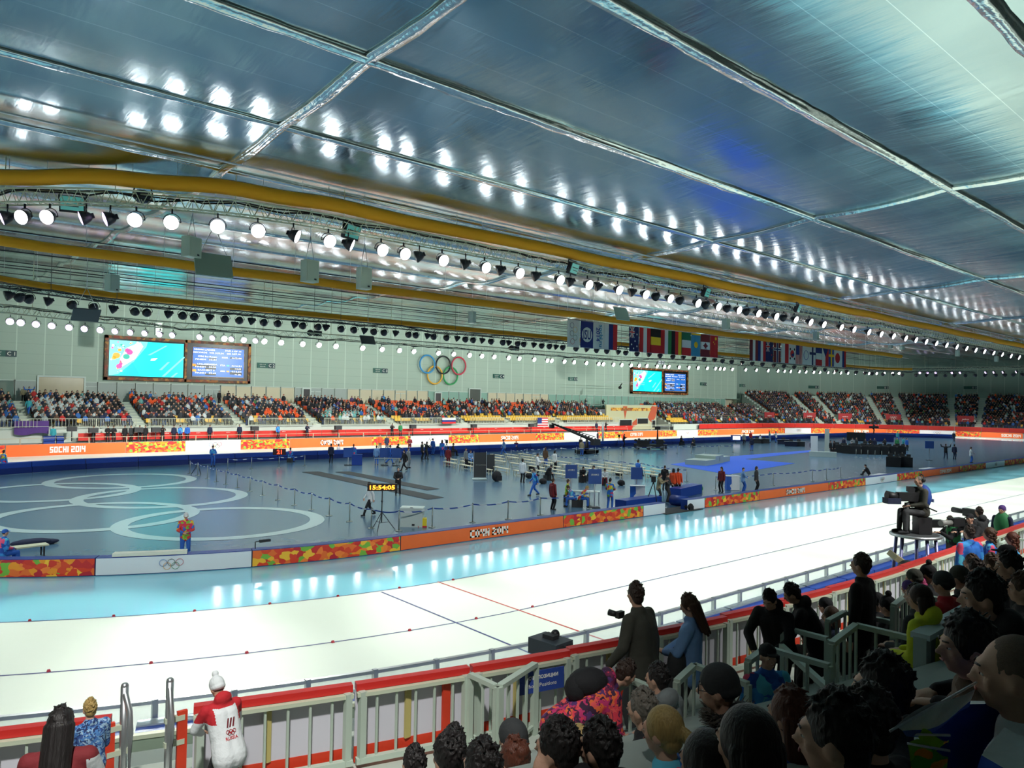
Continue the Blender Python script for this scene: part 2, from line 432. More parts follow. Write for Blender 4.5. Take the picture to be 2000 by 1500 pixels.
mb = MB(); mb.box((14.1, 15.6, .005), (.06, 9.0, .004)); tag(mb.build('finish_line', LINER), 'straight red line painted across the near white lanes', 'line marking')
# little red track blocks standing on the lines
blk = MB(); blk.add([(-.04, -.03, 0), (.04, -.03, 0), (.04, .03, 0), (-.04, .03, 0), (-.025, -.02, .05), (.025, -.02, .05), (.025, .02, .05), (-.025, .02, .05)], [(3, 2, 1, 0), (4, 5, 6, 7), (0, 1, 5, 4), (1, 2, 6, 5), (2, 3, 7, 6), (3, 0, 4, 7)])
bm_ = blk.mesh('track_block', mat('red_rubber', rgb(170, 40, 60), .5))
for px, py, nm in ((58, 1213, 'first from the left'), (222, 1204, 'second from the left'), (380, 1194, 'third from the left'), (527, 1180, 'fourth from the left'), (660, 1165, 'fifth from the left'), (780, 1149, 'at the blue cross line'), (885, 1133, 'at the red cross line')):
    tag(link('track_block', bm_, loc=onz(px, py)), f'small red block on the edge of the blue lane, {nm}', 'track marker', 'red blocks along the blue lane edge')
for px, py, nm in ((95, 1312, 'first from the left'), (295, 1296, 'second from the left'), (482, 1276, 'third from the left'), (650, 1255, 'fourth from the left'), (800, 1232, 'fifth from the left'), (930, 1209, 'at the blue cross line'), (1040, 1186, 'at the red cross line')):
    tag(link('track_block', bm_, loc=onz(px, py)), f'small red block on the line between the white lanes, {nm}', 'track marker', 'red blocks between the white lanes')
# olympic style rings painted on the infield
for i, (cx, cy, lb) in enumerate(((12.6, 56.3, 'farthest of the right-hand column'), (12.55, 46.3, 'middle, above the stanchions'), (12.4, 35.7, 'nearest, right behind the barrier'), (8.0, 40.9, 'second nearest, lying to the left'), (7.9, 52.0, 'second farthest, lying to the left'))):
    mb = MB(); n = 72; z = .006+.0015*i
    mb.add([(cx+(4.75 if k else 4.05)*math.cos(2*PI*j/n), cy+(4.75 if k else 4.05)*math.sin(2*PI*j/n), z) for j in range(n) for k in (0, 1)],
           [(2*j, 2*j+1, (2*j+3) % (2*n), (2*j+2) % (2*n)) for j in range(n)])
    tag(mb.build('painted_floor_ring', FLOORW), f'large pale ring painted on the infield floor, {lb}', 'floor marking', 'five pale rings on the infield floor')
MATD = mat('dark_floor_mat', rgb(58, 60, 60), .8)
for c4, lb in ((((590, 922), (622, 921), (867, 972), (836, 976)), 'long dark floor mat on the infield, the nearer and longer one'), (((655, 922), (682, 921), (858, 955), (835, 958)), 'long dark floor mat on the infield, the farther one behind the standing person')):
    P4 = [onz(*p) for p in c4]; mb = MB()
    mb.add([p+Vector((0, 0, .02)) for p in P4]+P4, [(0, 1, 2, 3), (4, 5, 1, 0), (5, 6, 2, 1), (6, 7, 3, 2), (7, 4, 0, 3)])
    tag(mb.build('floor_mat', MATD), lb, 'floor mat')
mb = MB(); P5 = [onz(*p) for p in ((1310, 907), (1423, 927), (1552, 905), (1455, 897), (1590, 882), (1588, 879), (1420, 892))]
mb.add([p+Vector((0, 0, .015)) for p in P5]+[p for p in P5], [tuple(range(7))]+[(7+i, 7+(i+1) % 7, (i+1) % 7, i) for i in range(7)])
tag(mb.build('blue_carpet', mat('blue_carpet', rgb(28, 88, 205), .7)), 'bright blue carpet laid on the infield under the podium', 'carpet')
# podium
pe = empty('medal_podium', onz(1385, 904), 'pale grey three-step podium on the blue carpet', 'podium', rz=.25)
GREYB = mat('pale_grey_box', rgb(150, 168, 160), .5)
for nm, x, y, w, h in (('centre_step', 0, 0, 2.4, .8), ('side_step', -2.6, -.1, 2.8, .5), ('side_step', 2.5, .2, 2.6, .55)):
    mb = MB(); mb.box((x, y, h/2+.016), (w, 2.2, h)); mb.build(nm, GREYB, pe)
mb = text_mb('1', .4, frame((0, -1.11, .45), (1, 0, 0)), bold=.02); mb.build('numeral', DARK, pe)
# ================================================================ printed barriers
def rings_mb(c, xdir, r, mats_one=True, th=.012, up=(0, 0, 1)):
    M = frame(c, xdir, up); out = []
    for i, (x, y) in enumerate(((-2.3, .45), (0, .45), (2.3, .45), (-1.15, -.55), (1.15, -.55))):
        b = MB(); Mr = M.to_3x3(); b.torus(M @ Vector((x*r*.98, y*r, .012)), r, th, Mr, n=28, k=5, mi=i); out.append(b)
    return out
RINGC = [mat('ring_blue', rgb(40, 120, 190), .4), mat('ring_black', rgb(20, 20, 24), .4), mat('ring_red', rgb(205, 40, 60), .4), mat('ring_yellow', rgb(235, 165, 40), .4), mat('ring_green', rgb(30, 140, 70), .4)]
def wdir(rad, w, side):
    a = ov(rad, w-.2, side); b = ov(rad, w+.2, side); d = (b-a).normalized(); return d
def section(kind, x0, x1, rad, h, side, tx=None, txt=None, back=.45, idx='', name='padded_barrier', hl=.30, tw=20):
    z = h*.5; w0, w1 = wpx(rad, z, x0, side), wpx(rad, z, x1, side); w0, w1 = min(w0, w1), max(w0, w1)
    f = {'white': WHITEP, 'orange': ORANGE, 'patch': PATCHM}[kind]
    what = {'white': 'white', 'orange': 'plain orange', 'patch': 'orange patchwork'}[kind]
    g = 0.012*(1 if side < 0 else -1)
    mid = ov(rad, (w0+w1)/2, side)
    e = empty(name, mid, f'{what} {"padded barrier" if side < 0 else "perimeter board"} {idx}', 'barrier')
    inv = Matrix.Translation(-mid)
    def put(mb, nm, m): 
        mb.v = [tuple(inv @ Vector(v)) for v in mb.v]; return mb.build(nm, m, e)
    W = ws(w0+.02, w1-.02, .5)
    if side < 0:   # we look at the outer face of the near inner edge
        mb = MB(); mb.ext([(rad, .01), (rad, h), (rad-back, h), (rad-back, .01)], 0, 0, side, wl=W); put(mb, 'pad', BLUEPAD)
        mb = MB(); mb.ext([(rad+.004, .03), (rad+.02, .03), (rad+.02, h-.02), (rad+.004, h-.02)], 0, 0, side, wl=W); put(mb, 'printed_cover', f)
        rf = rad+.045
    else:
        mb = MB(); mb.ext([(rad, .01), (rad, h), (rad+.3, h), (rad+.3, .01)], 0, 0, side, wl=W); put(mb, 'pad', WHITEP)
        mb = MB(); mb.ext([(rad-.004, .0), (rad-.02, .0), (rad-.02, h), (rad-.004, h)], 0, 0, side, wl=W); put(mb, 'printed_cover', f)
        rf = rad-.06
    if txt:
        wt = wpx(rad, z, tx, side); ww = abs(wpx(rad, z, tx+tw, side)-wpx(rad, z, tx-tw, side))
        kb = 21/rad if (wt < SA or wt > SB) else 1.
        mb = block_text(txt, h*.54, ww/kb)
        mb.v = [tuple(ov(rf, wt+v[0]*kb, side, h*.5+v[1])) for v in mb.v]
        put(mb, 'lettering', LETTER)
    elif kind == 'white' and tx:
        wt = wpx(rad, z, tx, side); d = wdir(rad, wt, side)
        mb = MB()
        for b in rings_mb(ov(rf, wt, side, h*.52), d, h*.19, th=h*.012): join(mb, b)
        put(mb, 'ring_emblem', RINGC)
    return e
near = [('patch', -40, 186), ('white', 186, 492, 335), ('patch', 492, 782), ('orange', 782, 1100, 955, 'СОЧИ 2014'), ('patch', 1100, 1256), ('white', 1256, 1299),
        ('white', 1342, 1376), ('patch', 1376, 1482), ('orange', 1482, 1618, 1553, 'SOCHI 2014'), ('patch', 1618, 1690), ('white', 1690, 1752, 1722), ('patch', 1752, 1800), ('orange', 1800, 1872, 1846, 'СОЧИ 2014'), ('patch', 1872, 1925), ('white', 1925, 1962, 1944), ('patch', 1962, 2040)]
nm = {'patch': 0, 'white': 0, 'orange': 0}
for a in near:
    nm[a[0]] += 1
    section(a[0], a[1], a[2], R0, .6, -1, *(a[3:5] if len(a) > 3 else ()), idx=f'of the near infield edge, {ordn[nm[a[0]]-1]} such from left', tw={955: 37, 1553: 18, 1846: 11}.get(a[3] if len(a) > 3 else 0, 20))
far = [('patch', -60, 10), ('orange', 10, 246, 132, 'SOCHI 2014'), ('patch', 246, 362), ('white', 362, 470, 420), ('patch', 470, 566), ('orange', 566, 726, 648, 'СОЧИ 2014'), ('patch', 726, 802), ('white', 802, 876, 841),
       ('patch', 876, 936), ('orange', 936, 1046, 995, 'SOCHI 2014'), ('patch', 1046, 1102), ('white', 1102, 1168), ('patch', 1168, 1216), ('orange', 1216, 1290, 1243, 'СОЧИ 2014'), ('patch', 1290, 1322), ('white', 1322, 1363, 1342),
       ('patch', 1363, 1402), ('orange', 1402, 1500, 1460, 'SOCHI 2014'), ('patch', 1500, 1533), ('white', 1533, 1584, 1560), ('patch', 1584, 1622), ('orange', 1622, 1732, 1682, 'СОЧИ 2014'), ('patch', 1732, 1796), ('white', 1796, 1866, 1830), ('patch', 1866, 1916), ('orange', 1916, 1998, 1975, 'SOCHI 2014')]
nm = {'patch': 0, 'white': 0, 'orange': 0}
for a in far:
    nm[a[0]] += 1
    section(a[0], a[1], a[2], 35.83, 1.1, 1, *(a[3:5] if len(a) > 3 else ()), idx=f'beyond the far ice, {ordn[nm[a[0]]-1]} such from left', name='perimeter_board', tw={132: 35, 648: 22, 995: 17, 1243: 12, 1460: 12, 1682: 14, 1975: 19}.get(a[3] if len(a) > 3 else 0, 20))
# far inner edge: blue crash pads in separate lengths
Wp = [-14.]+[x for x in np.arange(-8, SB+26, 4.0)]
k = 0
for a, b in zip(Wp, Wp[1:]):
    k += 1; mid = ov(R0-.4, (a+b)/2, 1)
    e = empty('crash_pad', mid, f'dark blue crash pad along the far infield edge, number {k} of the row from the left' if k > 20 else f'dark blue crash pad along the far infield edge, {ordn[k-1]} from the left', 'crash pad', group='blue crash pads of the far infield edge')
    e['label'] = 'dark blue vinyl crash pad along the far infield edge, one of the identical row'
    for nm_, pr, m in (('lower_pad', [(R0-.9, .01), (R0-.9, .42), (R0-.1, .42), (R0-.1, .01)], NAVYPAD), ('upper_pad', [(R0-.78, .43), (R0-.78, .8), (R0-.1, .8), (R0-.1, .43)], BLUEPAD)):
        mb = MB(); mb.ext(pr, 0, 0, 1, wl=ws(a+.03, b-.03, 1.5)); mb.v = [tuple(Vector(v)-mid) for v in mb.v]; mb.build(nm_, m, e)
# ================================================================ far side: apron, red panels, railings, terraces
mb = MB(); mb.ext([(36.2, .85), (36.2, .95), (40.6, .95), (40.6, .85)], -14, SB+36, 1); struct('floor_far_gallery', mb, mat('gallery_grey', rgb(150, 158, 156), .6))
mb = MB(); mb.ext([(36.14, .0), (36.14, .95), (36.2, .95), (36.2, 0.)], -14, SB+36, 1); struct('wall_gallery_front', mb, mat('gallery_front', rgb(156, 164, 164), .6))
mb = MB(); mb.ext([(40.6, .9), (40.6, 2.5), (40.75, 2.5), (40.75, .9)], -14, 99.5, 1); mb.ext([(40.6, .9), (40.6, 2.), (40.75, 2.), (40.75, .9)], 115.5, SB+36, 1)
struct('wall_stand_front', mb, mat('stand_front', rgb(196, 206, 196), .6))
w_red0 = wpx(39.4, 1.5, 152, 1); w_red1 = wpx(39.4, 1.5, 1235, 1)
n = 26
for i in range(n):
    a, b = w_red0+(w_red1-w_red0)*i/n, w_red0+(w_red1-w_red0)*(i+1)/n; mid = ov(39.4, (a+b)/2, 1, 1.)
    mb = MB(); mb.ext([(39.4, 1.15), (39.4, 1.9), (39.46, 1.9), (39.46, 1.15)], a+.02, b-.02, 1)
    mb.v = [tuple(Vector(v)-mid) for v in mb.v]; e = empty('gallery_banner', mid, 'red fabric length on the gallery below the far straight stand', 'banner', group='red gallery panels of the straight')
    mb.build('fabric', REDPANEL, e)
    mb = text_mb('sochi.ru', .1, frame(Vector((0, -.04, .78)), (1, 0, 0)), .0, .01); mb.build('lettering', LETTER, e)
w0 = wpx(40., 1.6, 1366, 1); n = 20; w1 = SB+34
for i in range(n):
    a, b = w0+(w1-w0)*i/n, w0+(w1-w0)*(i+1)/n; mid = ov(40., (a+b)/2, 1, 1.)
    mb = MB(); mb.ext([(40., 1.05), (40., 2.0), (40.06, 2.0), (40.06, 1.05)], 0, 0, 1, wl=ws(a+.02, b-.02, 1.5)); mb.v = [tuple(Vector(v)-mid) for v in mb.v]
    e = empty('gallery_banner', mid, 'red fabric length below the curved stand', 'banner', group='red gallery panels of the bend'); mb.build('fabric', REDPANEL, e)
# low grey gallery railing in bays
def railing(name, rad, side, w0, w1, z0, z1, n_bal, m, label, group, post=.05, bal=.02, mid_bars=1):
    mid = ov(rad, (w0+w1)/2, side, z0); e = empty(name, mid, label, 'railing', group=group)
    W = ws(w0, w1, 2.)
    mb = MB(); mb.ext([(rad-post/2, z1-post), (rad-post/2, z1), (rad+post/2, z1), (rad+post/2, z1-post)], 0, 0, side, wl=W)
    mb.v = [tuple(Vector(v)-mid) for v in mb.v]; mb.build('top_rail', m, e)
    for w in (w0, w1):
        p = ov(rad, w, side); b = MB(); b.box(Vector((p.x, p.y, (z0+z1)/2))-mid, (post, post, z1-z0)); b.build('post', m, e)
    if n_bal:
        b = MB()
        for i in range(1, n_bal):
            p = ov(rad, w0+(w1-w0)*i/n_bal, side); b.box(Vector((p.x, p.y, (z0+z1)/2))-mid, (bal, bal, z1-z0-.06))
        b.ext([(rad-.015, z0+.08), (rad-.015, z0+.12), (rad+.015, z0+.12), (rad+.015, z0+.08)], 0, 0, side, wl=W) if 0 else None
        q = MB(); q.ext([(rad-.015, z0+.08), (rad-.015, z0+.12), (rad+.015, z0+.12), (rad+.015, z0+.08)], 0, 0, side, wl=W)
        q.v = [tuple(Vector(v)-mid) for v in q.v]; join(b, q)
        b.build('balusters', m, e)
    return e
aisles = [10.8, 21.1, 32.0, 41.7, 53.0, 65.1, 74.0, 85.2, 99.6]
STEELC = mat('cream_steel', rgb(196, 200, 178), .5)
prev = -14.
for i, a in enumerate(aisles):
    x = prev
    m_ = 0
    while x < a-1:
        x1 = min(x+5.2, a-.6); m_ += 1
        railing('stand_railing', 39.95, 1, x, x1, 2.5, 3.4, max(3, int((x1-x)/.16)), STEELC, f'cream railing bay before the far stand, {ordn[m_-1]} bay of the {ordn[i]} block', 'cream railings of the far straight stand', bal=.03)
        x = x1+.05
    prev = a+.6
x = -12.; m_ = 0
while x < 98:
    m_ += 1; railing('gallery_rail', 37.6, 1, x, x+3.4, .95, 1.6, 0, mat('sand_steel', rgb(190, 180, 150), .5), 'thin sand-coloured rail frame before the red gallery fabric', 'thin gallery rail frames', post=.045); x += 3.45
# terraces
TERR = mat('terrace_concrete', rgb(176, 186, 176), .7)
def terrace(name, w0, w1, n, r0, dr, z0, dz, side=1):
    mb = MB(); prof = [(r0-.6, z0-.4)]
    for j in range(n): prof += [(r0-.6+dr*j, z0+dz*j), (r0-.6+dr*(j+1), z0+dz*j)]
    prof += [(r0-.6+dr*n, z0-.4)]
    mb.ext(prof, w0, w1, side, 2.); return struct(name, mb, TERR)
terrace('floor_terrace_straight', -14, 99.6, 9, 41.3, .95, 2.5, .3)
terrace('floor_terrace_corner', 115.2, SB+6, 9, 41.3, .95, 2.0, .38)
terrace('floor_terrace_bend', SB+6, SB+36, 16, 41.3, .85, 2.0, .42)
# ================================================================ far wall
mb = MB(); mb.add([(-40, 98, 7.35), (155, 98, 7.35), (155, 98, 18.5), (-40, 98, 18.5), (-40, 98.3, 7.35), (155, 98.3, 7.35), (155, 98.3, 18.5), (-40, 98.3, 18.5)], [(0, 1, 2, 3), (7, 6, 5, 4), (0, 4, 5, 1), (1, 5, 6, 2), (0, 3, 7, 4)])
struct('wall_far', mb, WALLM)
W = [SB+21*a for a in np.arange(.2, 2.3, .05)]; mb = MB()
P_ = [Vector((155, 98, 0)), Vector((157, 103, 0))]+[ov(61., w, 1) for w in W]
for h0, h1 in ((0., 18.6),):
    n = len(P_); mb.add([p+Vector((0, 0, h0)) for p in P_]+[p+Vector((0, 0, h1)) for p in P_], [(i, i+1, n+i+1, n+i) for i in range(n-1)])
struct('wall_right', mb, WALLC)
# thin pale joints on the curved wall
mb = MB()
for w in np.arange(SB+4, SB+44, .95):
    p = ov(60.95, w, 1); mb.box((p.x, p.y, 12.5), (.1, .1, 11.))
struct('trim_wall_joints', mb, mat('joint_pale', rgb(196, 210, 196), .6))
mb = MB(); mb.box((90, -14.2, 8), (260, .3, 18)); mb.box((-40.2, 50, 8), (.3, 132, 21)); struct('wall_back', mb, mat('wall_back', rgb(100, 112, 106), .7))
# glazed band under the cladding
mb = MB(); mb.box((57.5, 99.6, 6.1), (197, .2, 3.0)); struct('wall_corridor', mb, mat('corridor_wall', rgb(205, 196, 172), .7))
mb = MB(); mb.box((57.5, 97, 4.85), (197, 5.4, .1)); struct('floor_upper_walk', mb, TERR)
mb = MB(); mb.box((57.5, 98.8, 7.3), (197, 1.6, .1)); struct('ceiling_corridor', mb, WALLC)
GLASSM = mat('band_glass', rgb(170, 196, 186), .12, spec=.6, alpha=.35)
GLASSW = mat('band_panel_warm', rgb(214, 200, 170), .5)
GLASSG = mat('band_panel_green', rgb(140, 176, 160), .5)
GLASSL = mat('band_panel_grey', rgb(168, 176, 170), .5)
FRAMEW = mat('white_frame', rgb(206, 214, 206), .5)
x = -20.; i = 0; wi = 0
while x < 150:
    w = 2.05; zone = 0 if x < 13 else (1 if x < 32 else (2 if x < 42 else (1 if x < 50 else (2 if x < 66 else (3 if x < 78 else (2 if x < 92 else 3))))))
    m = [GLASSL, GLASSL, GLASSW, GLASSG][zone]
    isdoor = (i % 7 == 4)
    wi += 1
    e = bpy.data.objects.new(f'window_{wi}', None); COL.objects.link(e); e.location = (x, 98., 4.9); e['kind'] = 'structure'
    mb = MB()
    for xx in (0, w): mb.box((xx, 0, 1.22), (.08 if i % 2 else .16, .12, 2.45))
    mb.box((w/2, 0, 2.42), (w, .12, .08)); mb.box((w/2, 0, .05), (w, .12, .1))
    if isdoor: mb.box((w/2, 0, 1.9), (w, .1, .07)); mb.box((w*.5, 0, 1.), (.07, .1, 2.))
    mb.build('window_frame', FRAMEW, e)
    mb = MB(); mb.box((w/2, .03, 1.22), (w-.1, .03, 2.35)); mb.build('pane', GLASSM if (zone == 0 and i % 3) else m, e)
    x += w; i += 1
# dark openings and the lit window at the left
def opening(name, px0, px1, py0, py1, m, lbl=None, t=97.9, frame_m=FRAMEW):
    a = ont(px0, py0, t); b = ont(px1, py1, t); e = bpy.data.objects.new(name, None); COL.objects.link(e); e['kind'] = 'structure'
    e.location = (a.x, t, b.z); w = b.x-a.x; h = a.z-b.z; f = .18
    mb = MB(); mb.box((w/2, 0, h/2), (w, .04, h)); mb.build('pane', m, e)
    mb = MB(); mb.box((w/2, -.06, h+f/2), (w+2*f, .2, f)); mb.box((-f/2, -.06, h/2), (f, .2, h)); mb.box((w+f/2, -.06, h/2), (f, .2, h)); mb.box((w/2, -.1, -f/2), (w+2*f, .3, f)); mb.build('window_frame', frame_m, e)
    return e
opening('window_201', 76, 163, 736, 772, mat('amber_window', rgb(176, 160, 128), .25, noise=(.4, .25)))
opening('window_202', 917, 937, 760, 784, mat('dark_window', rgb(84, 88, 82), .3))
for k, (a, b, c, d) in enumerate(((592, 604, 760, 788), (850, 860, 768, 790))): opening(f'door_{k+1}', a, b, c, d, mat('dark_doorway', rgb(74, 70, 72), .6))
# ================================================================ wall rings
cr = ont(866, 723, 97.4); ex = 1.95
RG = [mat('big_ring_blue', rgb(60, 150, 210), .35), mat('big_ring_black', rgb(24, 28, 34), .35), mat('big_ring_red', rgb(206, 60, 80), .35), mat('big_ring_yellow', rgb(236, 176, 60), .35), mat('big_ring_green', rgb(50, 160, 90), .35)]
e = empty('olympic_rings_sign', cr, 'set of five large interlocking coloured rings hung on the far wall', 'sign')
Mr = Matrix.Rotation(PI/2, 3, 'X')
pos = [(845, 719), (866.5, 723), (895, 727)]
for i, (px, py, nm_) in enumerate(((845, 711.5, 'blue_ring'), (877, 715, 'black_ring'), (902, 718.5, 'red_ring'), (858, 733.5, 'yellow_ring'), (886, 734.5, 'green_ring'))):
    p = ont(px if i else 838, py, 97.4)
    if i == 1: p = ont(869, 715, 97.4)
    if i == 3: p = ont(851.5, 731, 97.4)
    p = Vector(((cr.x-3.15+3.15*(i if i < 3 else i-2.5)), 97.4+(.04*i), cr.z+(.85 if i < 3 else -.85)))
    mb = MB(); mb.torus(p-cr, 1.42, .13, Mr, n=48, k=10); mb.build(nm_, RG[i], e)
# wall signs C1..
SIGNG = mat('sign_green', rgb(36, 92, 80), .5); SIGND = mat('sign_dark', rgb(26, 60, 66), .5)
for (px, py, tx, w), where_ in zip(((5, 690, 'C 1', 2.6), (520, 714, 'C 2', 2.5), (743, 724, 'C 3', 2.5), (974, 735, 'C 4', 2.5), (1119, 740, 'C 5', 2.4), (1374, 750, 'C 6', 2.4), (1450, 753, 'C 7', 2.4)), ('cut by the left picture edge', 'right of the big scoreboard', 'left of the large rings', 'right of the large rings', 'left of the distant scoreboard', 'right of the distant scoreboard', 'last before the wall curves')):
    p = ont(px, py, 97.9); e = empty('sector_sign', p, f'small green sector sign on the far wall, {where_}', 'sign')
    mb = MB(); mb.box((-w*.2, 0, 0), (w*.6, .08, .7)); mb.build('green_field', SIGNG, e)
    mb = MB(); mb.box((w*.3, 0, 0), (w*.4, .08, .7)); mb.build('dark_field', SIGND, e)
    mb = text_mb(tx, .42, frame((w*.3, -.06, 0), (1, 0, 0)), .0, .01); join(mb, text_mb('СЕКТОР', .16, frame((-w*.2, -.06, .13), (1, 0, 0)), .0)); join(mb, text_mb('SECTOR', .14, frame((-w*.2, -.06, -.16), (1, 0, 0)), .0)); mb.build('lettering', LETTER, e)
for px, py, tx, where_ in ((1589, 756, 'D 1', 'left'), (1724, 757, 'D 2', 'middle'), (1895, 757, 'D 3', 'right')):
    w_ = wpx(60.8, 10., px, 1); d = wdir(60.8, w_, 1); p = ov(60.8, w_, 1, ont(px, py, 98).z)
    dd = math.hypot(p.x, p.y); r_ = ray(px, py); kk = p.x/r_.x if abs(r_.x) > 1 else 1; p.z = H+r_.z*(dd/math.hypot(r_.x, r_.y))
    e = empty('sector_sign', p, f'small green sector sign on the curved wall, the {where_} one of three', 'sign', rz=math.atan2(d.y, d.x))
    mb = MB(); mb.box((-.5, 0, 0), (1.7, .08, .7)); mb.build('green_field', SIGNG, e); mb = MB(); mb.box((.85, 0, 0), (1., .08, .7)); mb.build('dark_field', SIGND, e)
    mb = text_mb(tx, .42, frame((.85, -.06, 0), (1, 0, 0)), .0, .01); mb.build('lettering', LETTER, e)
# ================================================================ portal in the far stand
ps0, ps1 = 100.3, 114.9; tP = 90.6
mb = MB(); mb.box(((ps0+ps1)/2, tP, 3.2), (ps1-ps0, .3, 4.6)); struct('wall_portal', mb, mat('portal_cream', rgb(206, 200, 160), .6))
mb = MB(); mb.box(((ps0+ps1)/2, tP+2.9, 5.55), (ps1-ps0, 6, .12)); struct('floor_portal_roof', mb, TERR)
for k, (a, b, z0, z1) in enumerate(((103.9, 107.4, 1.2, 2.75), (109.1, 112.2, 2., 3.0), (113.5, 114.5, 1.2, 2.6))):
    e = bpy.data.objects.new(f'door_{10+k}', None); COL.objects.link(e); e.location = (a, tP-.16, z0); e['kind'] = 'structure'
    mb = MB(); mb.box(((b-a)/2, 0, (z1-z0)/2), (b-a, .06, z1-z0)); mb.build('opening', mat('dark_opening', rgb(30, 30, 32), .7), e)
    mb = MB(); mb.box(((b-a)/2, -.05, z1-z0+.06), (b-a+.3, .12, .12)); mb.box((-.06, -.05, (z1-z0)/2), (.12, .12, z1-z0)); mb.box((b-a+.06, -.05, (z1-z0)/2), (.12, .12, z1-z0)); mb.build('door_frame', FRAMEW, e)
TERRA = mat('terracotta_print', rgb(206, 92, 58), .6)
for pts, lb in (([(104.9, 5.3), (106.1, 5.3), (105.9, 4.2), (105.5, 2.9), (105.2, 4.2)], 'small terracotta wedge printed above the left opening'), ([(112.2, 3.0), (113.4, 5.4), (115.2, 5.3), (114.6, 3.3), (113.6, 2.1)], 'big terracotta fan shape printed right of the openings'), ([(107.6, 2.2), (109., 3.0), (109., 1.8), (107.6, 1.2)], 'terracotta blade shape between the two openings'), ):
    e = MB(); y = tP-.17; n = len(pts); e.add([(a, y-.02, z) for a, z in pts]+[(a, y, z) for a, z in pts], [tuple(range(n-1, -1, -1))]+[(i, (i+1) % n, n+(i+1) % n, n+i) for i in range(n)])
    tag(e.build('portal_graphic', TERRA), lb, 'wall graphic')
mb = MB(); mb.box((107.3, tP-.18, 4.75), (11.5, .05, .55)); tag(mb.build('ornament_band', patch_mat('ornament_print', [rgb(180, 110, 50), rgb(226, 160, 60), rgb(160, 90, 50), rgb(240, 190, 90)], 2.6)), 'ornamented brown and gold band over the portal in the far stand', 'wall graphic')
railing('portal_railing', 38.6, 1, 101.2, 106.2, .95, 2.0, 22, WHITE_STEEL, 'white baluster railing in front of the left portal opening', 'portal railings')
railing('portal_railing', 38.6, 1, 106.3, 111.6, .95, 2.0, 22, WHITE_STEEL, 'white baluster railing in front of the middle portal opening', 'portal railings')
# ================================================================ scoreboards
SFR = patch_mat('scoreboard_frame_print', [rgb(120, 70, 36), rgb(168, 100, 44), rgb(90, 50, 34), rgb(150, 60, 40), rgb(190, 130, 60), rgb(110, 84, 50)], 3.4)
SCY = mat('screen_cyan', (.0, .2, .22), .3, emit=rgb(20, 226, 226), es=1.25)
SCYL = mat('screen_cyan_light', (.0, .2, .22), .3, emit=rgb(130, 244, 240), es=1.3)
SCW = mat('screen_white', (.3, .3, .3), .3, emit=rgb(232, 250, 250), es=1.3)
SCD = mat('screen_cyan_deep', (.0, .2, .22), .3, emit=rgb(10, 200, 208), es=1.15)
SBLU = mat('screen_blue', (0, .02, .1), .3, emit=rgb(44, 110, 196), es=1.1)
SBLK = mat('screen_black', rgb(26, 20, 18), .3)
SPNK = mat('screen_pink', (.2, 0, .1), .3, emit=rgb(236, 90, 170), es=1.1)
SORG = mat('screen_orange', (.2, .1, 0), .3, emit=rgb(250, 170, 50), es=1.2)
SGRN = mat('screen_teal', (0, .1, .1), .3, emit=rgb(60, 200, 170), es=1.)
STXT = mat('screen_text', (.3, .3, .3), .3, emit=rgb(240, 240, 250), es=1.3)
SFT = mat('screen_footer', (.1, .1, .1), .3, emit=rgb(120, 120, 130), es=.6)
